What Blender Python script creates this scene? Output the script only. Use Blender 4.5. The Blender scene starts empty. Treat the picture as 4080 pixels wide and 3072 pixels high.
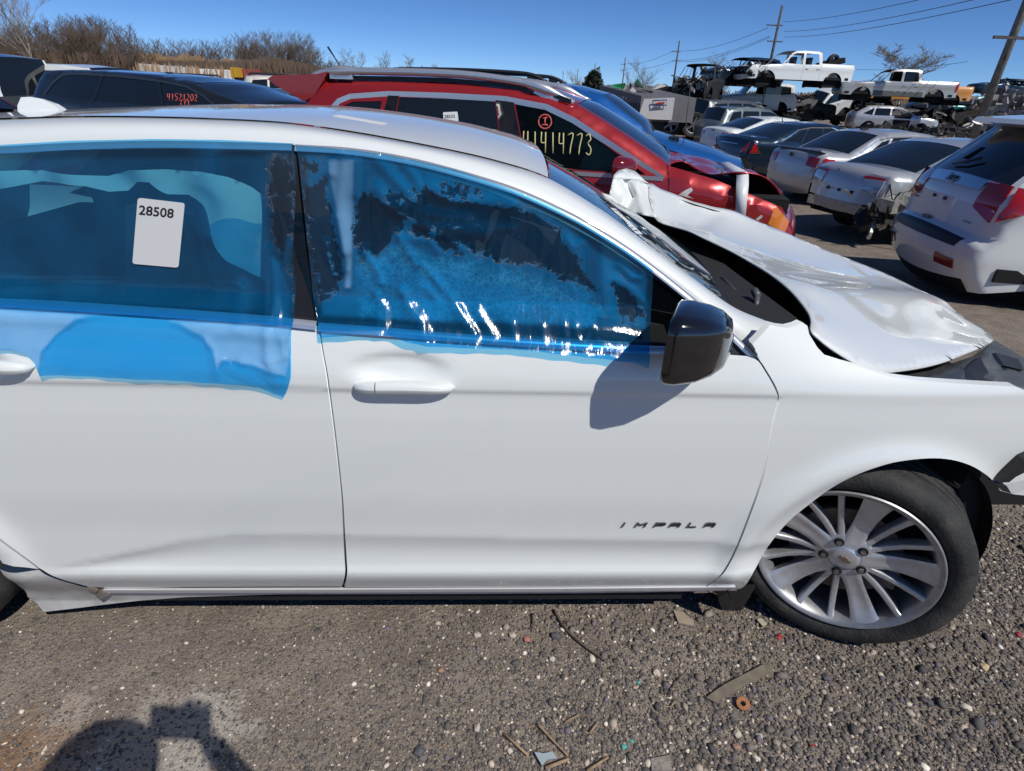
import bpy, bmesh, math, random
import numpy as np
from math import sin, cos, tan, pi, radians, sqrt, exp, atan2
from mathutils import Vector, Matrix
from mathutils.geometry import delaunay_2d_cdt
random.seed(7)
np.random.seed(7)
SC = bpy.context.scene
COL = SC.collection

# ------------------------------------------------------------------ camera
CAMH, FPX, PITCH, ROLL = 1.58, 2300.0, radians(27.2), radians(2.4)
cam_d = bpy.data.cameras.new('camera')
cam_d.sensor_width = 36.0
cam_d.lens = FPX / 4080.0 * 36.0
cam_d.clip_start = 0.02
cam_d.clip_end = 3000.0
cam = bpy.data.objects.new('camera', cam_d)
COL.objects.link(cam)
cam.matrix_world = Matrix.Translation((0, 0, CAMH)) @ Matrix.Rotation(pi / 2 - PITCH, 4, 'X') @ Matrix.Rotation(ROLL, 4, 'Z')
SC.camera = cam

# ------------------------------------------------------------------ daylight
SUN_EL, SUN_AZ = radians(48.6), radians(137.0)      # azimuth clockwise from +Y
SUN_DIR = Vector((sin(SUN_AZ) * cos(SUN_EL), cos(SUN_AZ) * cos(SUN_EL), sin(SUN_EL)))
w = bpy.data.worlds.new('World')
SC.world = w
w.use_nodes = True
nt = w.node_tree
nt.nodes.clear()
wo = nt.nodes.new('ShaderNodeOutputWorld')
bg = nt.nodes.new('ShaderNodeBackground')
sky = nt.nodes.new('ShaderNodeTexSky')
sky.sky_type = 'NISHITA'
sky.sun_disc = False
sky.sun_elevation = SUN_EL
sky.sun_rotation = SUN_AZ
sky.air_density = 0.45
sky.dust_density = 0.0
sky.altitude = 0
sky.ozone_density = 10.0
bg.inputs['Strength'].default_value = 0.1
hs = nt.nodes.new('ShaderNodeHueSaturation')
hs.inputs['Saturation'].default_value = 1.04
nt.links.new(sky.outputs[0], hs.inputs['Color'])
nt.links.new(hs.outputs[0], bg.inputs[0])
nt.links.new(bg.outputs[0], wo.inputs[0])
sun_d = bpy.data.lights.new('sun', 'SUN')
sun_d.energy = 3.4
sun_d.angle = radians(0.53)
sun_d.color = (1.0, 0.97, 0.91)
sun = bpy.data.objects.new('sun', sun_d)
COL.objects.link(sun)
sun.rotation_euler = SUN_DIR.to_track_quat('Z', 'Y').to_euler()
sun.location = (3, -3, 12)
SC.view_settings.view_transform = 'Standard'
SC.view_settings.look = 'None'
SC.view_settings.gamma = 1.0
SC.view_settings.exposure = 0.06
SC.render.film_transparent = False
SC.cycles.max_bounces = 8
SC.cycles.transparent_max_bounces = 12
SC.cycles.caustics_reflective = False
SC.cycles.caustics_refractive = False

# ------------------------------------------------------------------ geometry of the view (used only to find where things stand)
KP = 4080 / 2212.0
_fw = Vector((0, cos(PITCH), -sin(PITCH)))
_r0 = Vector((1, 0, 0))
_u0 = Vector((0, sin(PITCH), cos(PITCH)))
_rt = _r0 * cos(ROLL) + _u0 * sin(ROLL)
_up = -_r0 * sin(ROLL) + _u0 * cos(ROLL)
CAMP = Vector((0, 0, CAMH))


def ray(px, py):
    return _fw + _rt * ((px * KP - 2040) / FPX) + _up * ((1536 - py * KP) / FPX)


def on_ground(px, py, z=0.0):
    d = ray(px, py)
    return CAMP + d * ((z - CAMH) / d.z)


def at_dist(px, py, y):
    d = ray(px, py)
    return CAMP + d * (y / d.y)


# ------------------------------------------------------------------ object helpers
def tag(o, label=None, cat=None, group=None, kind=None):
    if label: o['label'] = label
    if cat: o['category'] = cat
    if group: o['group'] = group
    if kind: o['kind'] = kind
    return o


def empty(name, loc=(0, 0, 0), rz=0.0, rot=None):
    o = bpy.data.objects.new(name, None)
    o.empty_display_size = 0.2
    COL.objects.link(o)
    o.location = loc
    o.rotation_euler = rot if rot else (0, 0, rz)
    return o


def mk(name, verts, faces, mat, parent=None, smooth=True, normals=None, kind=None, auto=None, loc=None):
    me = bpy.data.meshes.new(name)
    me.from_pydata([tuple(v) for v in verts], [], faces)
    if smooth:
        me.polygons.foreach_set('use_smooth', [True] * len(me.polygons))
    mats = mat if isinstance(mat, (list, tuple)) else [mat]
    for m in mats:
        me.materials.append(m)
    if normals is not None:
        me.normals_split_custom_set_from_vertices(normals)
    elif auto:
        me.set_sharp_from_angle(angle=radians(auto))
    me.update()
    o = bpy.data.objects.new(name, me)
    COL.objects.link(o)
    if parent: o.parent = parent
    if kind: o['kind'] = kind
    if loc is not None: o.location = loc
    return o


def bm_obj(name, bm, mat, parent=None, smooth=False, auto=None, kind=None, loc=None):
    me = bpy.data.meshes.new(name)
    bm.normal_update()
    bm.to_mesh(me)
    bm.free()
    if smooth or auto:
        me.polygons.foreach_set('use_smooth', [True] * len(me.polygons))
    if auto:
        me.set_sharp_from_angle(angle=radians(auto))
    for m in (mat if isinstance(mat, (list, tuple)) else [mat]):
        me.materials.append(m)
    o = bpy.data.objects.new(name, me)
    COL.objects.link(o)
    if parent: o.parent = parent
    if kind: o['kind'] = kind
    if loc is not None: o.location = loc
    return o


def share(name, me, parent, loc=(0, 0, 0), rot=(0, 0, 0), scale=(1, 1, 1)):
    o = bpy.data.objects.new(name, me)
    COL.objects.link(o)
    o.parent = parent
    o.location = loc
    o.rotation_euler = rot
    o.scale = scale
    return o


class MB:
    """collects verts/faces for one mesh"""
    def __init__(s): s.v = []; s.f = []
    def add(s, v, f):
        n = len(s.v); s.v += [tuple(a) for a in v]; s.f += [tuple(n + i for i in q) for q in f]
    def box(s, c, d, M=None):
        x, y, z = d[0] / 2, d[1] / 2, d[2] / 2
        v = [Vector((i * x, j * y, k * z)) for i in (-1, 1) for j in (-1, 1) for k in (-1, 1)]
        if M is not None: v = [M @ a for a in v]
        c = Vector(c)
        s.add([a + c for a in v], [(0, 1, 3, 2), (4, 6, 7, 5), (0, 4, 5, 1), (2, 3, 7, 6), (0, 2, 6, 4), (1, 5, 7, 3)])
    def tube(s, pts, rad, n=6, cap=True):
        pts = [Vector(p) for p in pts]
        R = rad if isinstance(rad, (list, tuple)) else [rad] * len(pts)
        rings = []
        base = len(s.v)
        for i, p in enumerate(pts):
            t = (pts[min(i + 1, len(pts) - 1)] - pts[max(i - 1, 0)])
            if t.length < 1e-9: t = Vector((0, 0, 1))
            t.normalize()
            a = t.cross(Vector((0, 0, 1)) if abs(t.z) < .9 else Vector((1, 0, 0))).normalized()
            b = t.cross(a)
            rings.append([p + (a * cos(2 * pi * k / n) + b * sin(2 * pi * k / n)) * R[i] for k in range(n)])
        v = [q for r in rings for q in r]
        f = []
        for i in range(len(pts) - 1):
            for k in range(n):
                f.append((i * n + k, i * n + (k + 1) % n, (i + 1) * n + (k + 1) % n, (i + 1) * n + k))
        if cap:
            f.append(tuple(range(n - 1, -1, -1)))
            f.append(tuple((len(pts) - 1) * n + k for k in range(n)))
        s.add(v, f)
    def obj(s, name, mat, parent=None, **k):
        return mk(name, s.v, s.f, mat, parent, **k)


def resample(pts, n):
    P = [Vector(p) for p in pts]
    L = [0]
    for a, b in zip(P, P[1:]): L.append(L[-1] + (b - a).length)
    out = []
    j = 0
    for i in range(n):
        t = L[-1] * i / (n - 1)
        while j < len(L) - 2 and L[j + 1] < t: j += 1
        u = (t - L[j]) / max(1e-9, L[j + 1] - L[j])
        out.append(P[j].lerp(P[j + 1], min(1, max(0, u))))
    return out


def smooth_poly(pts, n=8, closed=False):
    """Catmull-Rom through 2-D or 3-D points"""
    P = [Vector(p) for p in pts]
    m = len(P)
    out = []
    rng = range(m) if closed else range(m - 1)
    for i in rng:
        p1, p2 = P[i], P[(i + 1) % m]
        p0 = P[(i - 1) % m] if (closed or i > 0) else p1 * 2 - p2
        p3 = P[(i + 2) % m] if (closed or i < m - 2) else p2 * 2 - p1
        for k in range(n):
            t = k / n
            out.append(0.5 * ((2 * p1) + (p2 - p0) * t + (2 * p0 - 5 * p1 + 4 * p2 - p3) * t * t + (3 * p1 - p0 - 3 * p2 + p3) * t ** 3))
    if not closed: out.append(P[-1].copy())
    return out


def loft(rows, closed=False):
    n = len(rows[0])
    v = [p for r in rows for p in r]
    f = []
    for i in range(len(rows) - 1):
        for k in range(n - 1):
            f.append((i * n + k, i * n + k + 1, (i + 1) * n + k + 1, (i + 1) * n + k))
    return v, f


def interp(x, xs, ys):
    return float(np.interp(x, xs, ys))


def pchip(xs, ys):
    """smooth monotone interpolation, vectorised"""
    xs = np.array(xs, float); ys = np.array(ys, float)
    h = np.diff(xs); d = np.diff(ys) / h
    m = np.zeros(len(xs))
    for i in range(1, len(xs) - 1):
        if d[i - 1] * d[i] > 0:
            w1 = 2 * h[i] + h[i - 1]; w2 = h[i] + 2 * h[i - 1]
            m[i] = (w1 + w2) / (w1 / d[i - 1] + w2 / d[i])
    m[0] = d[0]; m[-1] = d[-1]
    def f(x):
        x = np.clip(x, xs[0], xs[-1])
        i = np.clip(np.searchsorted(xs, x) - 1, 0, len(xs) - 2)
        t = (x - xs[i]) / h[i]
        return ((2 * t**3 - 3 * t**2 + 1) * ys[i] + (t**3 - 2 * t**2 + t) * h[i] * m[i] + (-2 * t**3 + 3 * t**2) * ys[i + 1] + (t**3 - t**2) * h[i] * m[i + 1])
    return f


def inside_mask(pts, poly):
    x = pts[:, 0]; y = pts[:, 1]
    c = np.zeros(len(pts), bool)
    n = len(poly)
    for i in range(n):
        x1, y1 = poly[i]; x2, y2 = poly[(i + 1) % n]
        if y1 == y2: continue
        k = ((y1 > y) != (y2 > y)) & (x < (x2 - x1) * (y - y1) / (y2 - y1) + x1)
        c ^= k
    return c


def seg_dist(pts, poly, closed=True):
    d = np.full(len(pts), 1e9)
    n = len(poly)
    for i in range(n if closed else n - 1):
        a = np.array(poly[i], float); b = np.array(poly[(i + 1) % n], float)
        ab = b - a
        L = (ab ** 2).sum()
        if L < 1e-14: continue
        t = np.clip(((pts - a) @ ab) / L, 0, 1)
        q = a + t[:, None] * ab
        d = np.minimum(d, np.sqrt(((pts - q) ** 2).sum(1)))
    return d


def densify(poly, step, closed=True):
    out = []
    n = len(poly)
    for i in range(n if closed else n - 1):
        a = poly[i]; b = poly[(i + 1) % n]
        L = math.hypot(b[0] - a[0], b[1] - a[1])
        k = max(1, int(math.ceil(L / step)))
        for j in range(k):
            t = j / k
            out.append((a[0] + (b[0] - a[0]) * t, a[1] + (b[1] - a[1]) * t))
    if not closed: out.append(tuple(poly[-1]))
    return out


def cdt_fill(outline, step, regions=(), lines=(), grid=None):
    """triangulate a 2-D polygon with inner points. returns pts (n,2), tris, region id per tri (-1 outside all regions)"""
    out = densify(outline, step)
    V = [Vector(p) for p in out]
    E = [(i, (i + 1) % len(out)) for i in range(len(out))]
    extra = []
    for r in regions:
        r2 = densify(r, step)
        b = len(V)
        V += [Vector(p) for p in r2]
        E += [(b + i, b + (i + 1) % len(r2)) for i in range(len(r2))]
        extra.append((r2, True))
    for l in lines:
        l2 = densify(l, step, False)
        b = len(V)
        V += [Vector(p) for p in l2]
        E += [(b + i, b + i + 1) for i in range(len(l2) - 1)]
        extra.append((l2, False))
    A = np.array(out)
    x0, z0 = A.min(0); x1, z1 = A.max(0)
    gx = np.arange(x0 + step / 2, x1, step)
    gz = np.arange(z0 + step / 2, z1, step * .87)
    G = np.array([(x + (step / 2 if j % 2 else 0), z) for j, z in enumerate(gz) for x in gx])
    if len(G):
        m = inside_mask(G, out)
        G = G[m]
    if len(G):
        m = seg_dist(G, out) > step * .45
        for e, c in extra: m &= seg_dist(G, e, c) > step * .45
        G = G[m]
    V += [Vector(p) for p in G]
    v2, e2, f2, _, _, _ = delaunay_2d_cdt(V, E, [], 0, 1e-6)
    P = np.array([tuple(p) for p in v2])
    T = np.array([t for t in f2 if len(t) == 3], int)
    cen = P[T].mean(1)
    k = inside_mask(cen, out)
    T = T[k]; cen = cen[k]
    rid = np.full(len(T), -1)
    for i, r in enumerate(regions):
        rid[inside_mask(cen, densify(r, step))] = i
    return P, T, rid


# ------------------------------------------------------------------ materials
MATS = {}


def node_mat(name):
    m = bpy.data.materials.new(name)
    m.use_nodes = True
    n = m.node_tree
    b = n.nodes['Principled BSDF']
    return m, n, b


def pbr(name, col, rough=.5, metal=0., coat=0., spec=.5, noise=0., nscale=20., bump=0., bscale=60., dirt=None, emis=None, crough=.03):
    if name in MATS: return MATS[name]
    m, n, b = node_mat(name)
    b.inputs['Base Color'].default_value = (*col, 1)
    b.inputs['Roughness'].default_value = rough
    b.inputs['Metallic'].default_value = metal
    b.inputs['Coat Weight'].default_value = coat
    b.inputs['Coat Roughness'].default_value = crough
    b.inputs['Specular IOR Level'].default_value = spec
    tc = n.nodes.new('ShaderNodeTexCoord')
    src = None
    if noise > 0:
        t = n.nodes.new('ShaderNodeTexNoise'); t.inputs['Scale'].default_value = nscale; t.inputs['Detail'].default_value = 6
        n.links.new(tc.outputs['Object'], t.inputs['Vector'])
        r = n.nodes.new('ShaderNodeMapRange')
        r.inputs['From Min'].default_value = .3; r.inputs['From Max'].default_value = .7
        r.inputs['To Min'].default_value = 1 - noise; r.inputs['To Max'].default_value = 1 + noise
        n.links.new(t.outputs[0], r.inputs[0])
        mx = n.nodes.new('ShaderNodeMix'); mx.data_type = 'RGBA'; mx.blend_type = 'MULTIPLY'
        mx.inputs[0].default_value = 1
        mx.inputs[6].default_value = (*col, 1)
        n.links.new(r.outputs[0], mx.inputs[7])
        src = mx.outputs[2]
        n.links.new(src, b.inputs['Base Color'])
        r2 = n.nodes.new('ShaderNodeMapRange')
        r2.inputs['To Min'].default_value = max(0, rough - noise * .3); r2.inputs['To Max'].default_value = min(1, rough + noise * .3)
        n.links.new(t.outputs[0], r2.inputs[0])
        n.links.new(r2.outputs[0], b.inputs['Roughness'])
    if dirt:
        dcol, amount, dsc = dirt
        t = n.nodes.new('ShaderNodeTexNoise'); t.inputs['Scale'].default_value = dsc; t.inputs['Detail'].default_value = 8; t.inputs['Roughness'].default_value = .7
        n.links.new(tc.outputs['Object'], t.inputs['Vector'])
        r = n.nodes.new('ShaderNodeMapRange')
        r.inputs['From Min'].default_value = .45; r.inputs['From Max'].default_value = .75
        r.inputs['To Max'].default_value = amount
        n.links.new(t.outputs[0], r.inputs[0])
        mx = n.nodes.new('ShaderNodeMix'); mx.data_type = 'RGBA'
        n.links.new(r.outputs[0], mx.inputs[0])
        if src: n.links.new(src, mx.inputs[6])
        else: mx.inputs[6].default_value = (*col, 1)
        mx.inputs[7].default_value = (*dcol, 1)
        n.links.new(mx.outputs[2], b.inputs['Base Color'])
    if bump > 0:
        t = n.nodes.new('ShaderNodeTexNoise'); t.inputs['Scale'].default_value = bscale; t.inputs['Detail'].default_value = 5
        n.links.new(tc.outputs['Object'], t.inputs['Vector'])
        bp = n.nodes.new('ShaderNodeBump'); bp.inputs['Strength'].default_value = bump; bp.inputs['Distance'].default_value = .01
        n.links.new(t.outputs[0], bp.inputs['Height'])
        n.links.new(bp.outputs[0], b.inputs['Normal'])
    if emis:
        b.inputs['Emission Color'].default_value = (*emis[0], 1)
        b.inputs['Emission Strength'].default_value = emis[1]
    MATS[name] = m
    return m


def paint(name, col, metal=0.0, rough=.38, dust=.12):
    """clear-coated car paint with a film of road dust"""
    if name in MATS: return MATS[name]
    m, n, b = node_mat(name)
    b.inputs['Metallic'].default_value = metal
    b.inputs['Coat Weight'].default_value = 1.0
    b.inputs['Coat Roughness'].default_value = .04
    tc = n.nodes.new('ShaderNodeTexCoord')
    t = n.nodes.new('ShaderNodeTexNoise'); t.inputs['Scale'].default_value = 2.3; t.inputs['Detail'].default_value = 9; t.inputs['Roughness'].default_value = .65
    n.links.new(tc.outputs['Object'], t.inputs['Vector'])
    sp = n.nodes.new('ShaderNodeSeparateXYZ'); n.links.new(tc.outputs['Object'], sp.inputs[0])
    low = n.nodes.new('ShaderNodeMapRange')
    low.inputs['From Min'].default_value = .15; low.inputs['From Max'].default_value = .75
    low.inputs['To Min'].default_value = dust * 2.2; low.inputs['To Max'].default_value = dust * .5
    n.links.new(sp.outputs[2], low.inputs[0])
    ms = n.nodes.new('ShaderNodeMath'); ms.operation = 'MULTIPLY'
    n.links.new(low.outputs[0], ms.inputs[0]); n.links.new(t.outputs[0], ms.inputs[1])
    mx = n.nodes.new('ShaderNodeMix'); mx.data_type = 'RGBA'
    n.links.new(ms.outputs[0], mx.inputs[0])
    mx.inputs[6].default_value = (*col, 1); mx.inputs[7].default_value = (.30, .26, .21, 1)
    n.links.new(mx.outputs[2], b.inputs['Base Color'])
    ad = n.nodes.new('ShaderNodeMath'); ad.operation = 'MULTIPLY_ADD'
    n.links.new(ms.outputs[0], ad.inputs[0]); ad.inputs[1].default_value = .6; ad.inputs[2].default_value = rough
    n.links.new(ad.outputs[0], b.inputs['Roughness'])
    MATS[name] = m
    return m


WHITE = paint('white_paint', (.805, .825, .80), dust=.04, rough=.42)
BLACKP = pbr('black_plastic', (.018, .018, .02), .45, noise=.15)
GLOSSB = pbr('gloss_black', (.008, .008, .01), .12, coat=1.)
RUBBER = pbr('tyre_rubber', (.022, .022, .022), .75, noise=.25, nscale=15, dirt=((.13, .12, .10), .55, 9.), bump=.3, bscale=120)
ALLOY = pbr('alloy', (.42, .42, .43), .36, metal=.85, noise=.06, nscale=30)
CHROME = pbr('chrome', (.78, .78, .80), .08, metal=1.)
SATIN = pbr('satin_chrome', (.80, .81, .82), .30, metal=.75)
DARKV = pbr('dark_void', (.006, .006, .007), .9)
STEEL = pbr('brake_steel', (.16, .13, .11), .5, metal=.7, noise=.3)
DGLASS = pbr('dark_glass', (.010, .013, .015), .04, coat=.6, spec=.6)
REDL = pbr('red_lens', (.45, .012, .012), .12, coat=1.)
REDP = paint('red_paint', (.40, .018, .02), metal=.35, rough=.32, dust=.05)
# ================================================================== the white sedan in front
IPSI, ID0 = radians(3.3), 1.264
IMP = empty('white_sedan', (0, ID0, 0), IPSI)
tag(IMP, 'large white sedan with buckled hood and blue film taped over its side windows', 'car')
_MI = Matrix.Translation((0, ID0, 0)) @ Matrix.Rotation(IPSI, 4, 'Z')
_MIi = _MI.inverted()
_co = _MIi @ CAMP
_M3 = _MIi.to_3x3()


def onY(px, py, Y):
    d = _M3 @ ray(px, py)
    return _co + d * ((Y - _co.y) / d.y)


_prof = pchip([.10, .16, .20, .229, .303, .33, .45, .60, .72, .82, .875, .897, .912, .935, 1.0, 1.06, 1.12],
              [.085, .065, .045, .030, .003, .006, .006, .000, .000, .0025, .0062, .0072, .0035, .006, .026, .052, .085])


def sstep(x, a, b):
    t = np.clip((x - a) / (b - a), 0, 1)
    return t * t * (3 - 2 * t)


XW = 1.07
HZX, HZZ = -.265, .957


def Ys(x, z, dents=True):
    x = np.asarray(x, float); z = np.asarray(z, float)
    # shoulder line drifts a little along the car
    dz = .0 + .012 * sstep(-x, 0, 1.2)
    zz = np.where(z > .8, z - dz * (z - .8) / .12 * (z < .92) - dz * (z >= .92), z)
    y = _prof(zz)
    # lower scoop
    zc1 = np.interp(x, [-1.45, -1.25, -1.03, -.9, -.765, -.6, -.45, 0, .7, 1.2], [.304, .33, .388, .425, .448, .452, .449, .438, .425, .42])
    t = np.clip((z - .303) / np.maximum(zc1 - .303, .004), 0, 1)
    y = y + .011 * np.sin(pi * t) ** 1.1 * sstep(zc1, .31, .40) * (1 - sstep(x, .75, 1.0))
    # plan taper to the ends
    y = y + .028 * np.clip((x - .95) / .5, 0, 9) ** 2 + .012 * np.clip((-x - 1.3) / .6, 0, 9) ** 2
    # front fender top rolls inwards
    k = sstep(x, .55, 1.0)
    y = y + k * 1.3 * np.clip(z - .90, 0, 1) ** 1.5
    # wheel arch flare
    for xc, s in ((XW, 1.), (XW - 2.837, 1.)):
        r = np.sqrt((x - xc) ** 2 + (z - .335) ** 2)
        y = y - .020 * np.exp(-((r - .385) / .045) ** 2) * (z > .15) * sstep(z, .15, .35)
    if dents:
        # cup behind the door pull
        for hx in (HZX, HZX - 1.03):
            q = ((x - hx + .01) / .105) ** 2 + ((z - HZZ - .004) / .034) ** 2
            y = y + .022 * np.exp(-q ** 2.0)
    return y


def onS(px, py, f=Ys, off=0.):
    Y = .02
    for _ in range(12):
        p = onY(px, py, Y)
        Y = float(f(p.x, p.z)) + off
    return onY(px, py, Y)


def Snorm(x, z, f=Ys):
    e = .003
    gx = (f(x + e, z) - f(x - e, z)) / (2 * e)
    gz = (f(x, z + e) - f(x, z - e)) / (2 * e)
    n = np.stack([gx, -np.ones_like(gx), gz], 1)
    return n / np.linalg.norm(n, axis=1)[:, None]


def side_panel(name, outline_px, mat, step=.02, smooth_n=0, f=Ys, off=0., lip=.026, parent=IMP, lines=(), outline_xz=None):
    ol = outline_xz or [(p.x, p.z) for p in (onS(a, b, f) for a, b in outline_px)]
    P, T, _ = cdt_fill(ol, step, lines=lines)
    y = f(P[:, 0], P[:, 1]) + off
    V = np.stack([P[:, 0], y, P[:, 1]], 1)
    N = Snorm(P[:, 0], P[:, 1], f)
    # orient triangles outward (-y)
    F = []
    for a, b, c in T:
        ar = (P[b, 0] - P[a, 0]) * (P[c, 1] - P[a, 1]) - (P[c, 0] - P[a, 0]) * (P[b, 1] - P[a, 1])
        F.append((a, b, c) if ar > 0 else (a, c, b))
    V = V.tolist(); N = N.tolist()
    if lip:
        cnt = {}
        for t in F:
            for i in range(3):
                e = (t[i], t[(i + 1) % 3])
                k = (min(e), max(e))
                cnt[k] = None if k in cnt else e
        bd = [e for e in cnt.values() if e]
        mp = {}
        cx = np.array(ol).mean(0)
        for e in bd:
            for a in e:
                if a not in mp:
                    mp[a] = (len(V), len(V) + 1)
                    v = V[a]
                    V.append(list(v)); V.append([v[0], v[1] + lip, v[2]])
                    n = Vector((v[0] - cx[0], -.3, v[2] - cx[1])).normalized()
                    N.append(tuple(n)); N.append(tuple(n))
        for a, b in bd:
            F.append((mp[b][0], mp[a][0], mp[a][1], mp[b][1]))
    return mk(name, V, F, mat, parent, normals=[tuple(n) for n in N])


# dark shell behind the panels (shows in the gaps)
shell = [(-260, 640), (0, 650), (690, 700), (1440, 755), (1650, 775), (1690, 860), (1620, 1180), (1560, 1268), (745, 1275), (240, 1275), (120, 1255), (0, 1185), (-200, 1060)]
side_panel('body_shell', shell, DARKV, .06, off=.040, lip=0)

_sB = [tuple(p) for p in smooth_poly([(689, 707), (697, 760), (706, 808), (716, 880), (725, 950), (733, 1020), (739, 1080), (743, 1150), (746.5, 1205), (748, 1232), (746, 1250), (741, 1268)], 4)]
_sF = [tuple(p) for p in smooth_poly([(1640, 780), (1646, 788), (1656, 804), (1668, 824), (1678, 844), (1682, 858), (1679, 874), (1672, 903), (1666, 932), (1658, 975), (1649, 1022), (1635, 1068), (1619, 1112), (1604, 1152), (1588, 1190), (1575, 1216), (1561, 1238), (1545, 1253), (1525, 1267)], 4)]
rear_door = [(-330, 640), (0, 663), (320, 683), (578, 702), (633, 705.5), (685, 710)] + [(a - 2.3, b) for a, b in _sB[1:-1]] + [(738, 1267),
             (600, 1267), (400, 1268), (290, 1271), (235, 1271), (190, 1267), (130, 1250), (85, 1227), (40, 1193), (0, 1163), (-110, 1075), (-210, 960), (-280, 820)]
front_door = [(693, 718), (851, 726), (988, 738), (1185, 750), (1381, 763), (1440, 765), (1540, 772), (1634, 779)] + [(a - 2.2, b) for a, b in _sF[1:]] + [(1300, 1267.5), (1000, 1268), (745, 1268)] + [(a + 2.3, b) for a, b in reversed(_sB[1:-1])]
_zx = [-1.45, -1.25, -1.03, -.9, -.765, -.6, -.45, 0, .7, .9]; _zz = [.304, .33, .388, .425, .448, .452, .449, .438, .425, .422]
c1r = [(x, float(np.interp(x, _zx, _zz))) for x in np.linspace(-1.22, -.475, 40)]
c1f = [(x, float(np.interp(x, _zx, _zz))) for x in np.linspace(-.43, .655, 50)]
c2r = [(x, .303) for x in np.linspace(-1.20, -.47, 30)]
c2f = [(x, .303) for x in np.linspace(-.43, .61, 40)]
door_r = side_panel('rear_door', rear_door, WHITE, .014, lines=[c1r, c2r])
door_f = side_panel('front_door', front_door, WHITE, .014, lines=[c1f, c2f])


def subpanel(parent_part, *a, **k):
    return side_panel(*a, parent=parent_part, **k)


fender_px = [(a + 2.3, b) for a, b in reversed(_sF)] + [(1637, 766), (1626, 742),
             (1664, 701), (1683, 706), (1701, 708), (1718, 704), (1731, 698), (1744, 704), (1748, 722), (1766, 751), (1788, 774), (1827, 786), (1866, 796), (1901, 808), (1928, 815), (1989, 823), (2080, 829), (2194, 835), (2230, 850), (2300, 890),
             (2300, 925), (2212, 990), (2150, 1044)]
arch_px = [(2150, 1044), (2131, 1026), (2098, 1006), (2055, 993), (2006, 990), (1941, 997), (1892, 1010), (1843, 1029), (1795, 1055), (1746, 1091), (1700, 1130), (1658, 1182), (1632, 1228), (1612, 1262), (1598, 1272)]
arch_s = [tuple(p) for p in smooth_poly(arch_px, 4)]
fender = side_panel('front_fender', fender_px + arch_s[1:] + [(1560, 1273)], WHITE, .018)

# quarter panel + rocker (outside / at the left rim of the picture)
XR = XW - 2.837
q_xz = []
for a in np.linspace(radians(-24), radians(205), 26):
    q_xz.append((XR + .375 * cos(a), .335 + .375 * sin(a)))
p0 = onS(0, 1228); p1 = onS(82, 1229); p2 = onS(-4, 1165)
quarter = [(p1.x, p1.z)] + [(onS(a, b).x, onS(a, b).z) for a, b in ((38, 1196), (-4, 1166), (-114, 1078), (-214, 962), (-284, 820), (-334, 640))] + [(-2.3, 1.10), (-2.78, 1.06), (-2.86, .9), (-2.86, .6), (-2.8, .35)]
quarter += [(x, z) for x, z in reversed(q_xz) if z > p1.z + .004]
side_panel('rear_quarter', None, WHITE, .035, outline_xz=quarter)


def rocker_f(x, z):
    return Ys(x, z) + .004


rocker_px = [(0, 1230), (84, 1231), (128, 1253), (188, 1270), (235, 1273.5), (400, 1273), (800, 1272.5), (1200, 1271), (1590, 1268), (1592, 1276), (1300, 1281), (1000, 1283), (600, 1284), (400, 1290), (235, 1305), (95, 1322), (60, 1290), (28, 1256)]
side_panel('rocker_panel', rocker_px, pbr('rocker_paint', (.62, .62, .60), .4, coat=.5, dirt=((.22, .19, .15), .7, 6.)), .02, f=rocker_f, lip=.05)
# chrome strip on the rocker
mb = MB()
rows = [[], [], [], []]
for i in range(60):
    px = 225 + (1588 - 225) * i / 59
    zz = np.interp(px, [225, 400, 800, 1200, 1588], [1273, 1273, 1272, 1270.5, 1267])
    a = onS(px, zz - 1.5); b = onS(px, zz + 3.6)
    rows[0].append(a + Vector((0, .004, 0))); rows[1].append(a + Vector((0, -.006, 0)))
    rows[2].append(b + Vector((0, -.008, 0))); rows[3].append(b + Vector((0, .006, 0)))
v, f_ = loft(rows)
mk('rocker_trim', v, f_, pbr('trim_bright', (.80, .80, .81), .25, metal=.3), IMP, auto=40)
# torn end of the rocker at the rear
mb = MB()
c = onS(222, 1280, off=-.006)
mb.box(c, (.035, .01, .028), Matrix.Rotation(radians(-35), 3, 'Y'))
c = onS(200, 1272, off=-.004)
mb.box(c, (.03, .006, .012), Matrix.Rotation(radians(38), 3, 'Y'))
mb.obj('torn_trim', pbr('rusty_grey', (.2, .16, .13), .6, noise=.3), IMP, smooth=False)

# mud flap behind the front wheel
fl = [onS(1545, 1272, off=.03), onS(1632, 1268, off=.03), onS(1590, 1338, off=.05), onS(1563, 1330, off=.05)]
mb = MB()
q = [p + Vector((0, .012, 0)) for p in fl]
mb.add(fl + q, [(0, 3, 2, 1), (4, 5, 6, 7), (0, 1, 5, 4), (1, 2, 6, 5), (2, 3, 7, 6), (3, 0, 4, 7)])
mb.obj('mud_flap', BLACKP, IMP, smooth=False)

# ---------------------------------------------------------------- upper body
XS = [(-420, 276, .36, 338, .27), (-260, 268, .36, 329, .27), (0, 259, .36, 318, .265), (162, 254, .36, 309, .265), (324, 255, .36, 305, .265), (460, 259, .36, 307, .265), (596, 266, .36, 311.5, .265), (700, 278, .36, 317, .265), (830, 299, .36, 333, .265), (984, 329, .36, 365, .26),
      (1080, 352, .36, 396, .255), (1183, 386, .355, 439, .25), (1300, 455, .33, 497, .235), (1400, 529, .29, 560, .21), (1500, 603, .245, 637, .175), (1590, 668, .205, 711, .13), (1664, 700, .17, 765, .07)]


def up_rows(nsub=10):
    top = [onY(a, b, Y) for a, b, Y, _, _ in XS]
    bot = [onY(a if a < 1200 else a - (a - 1200) * .05, b, Y) for a, _, _, b, Y in XS]
    return top, bot


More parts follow.
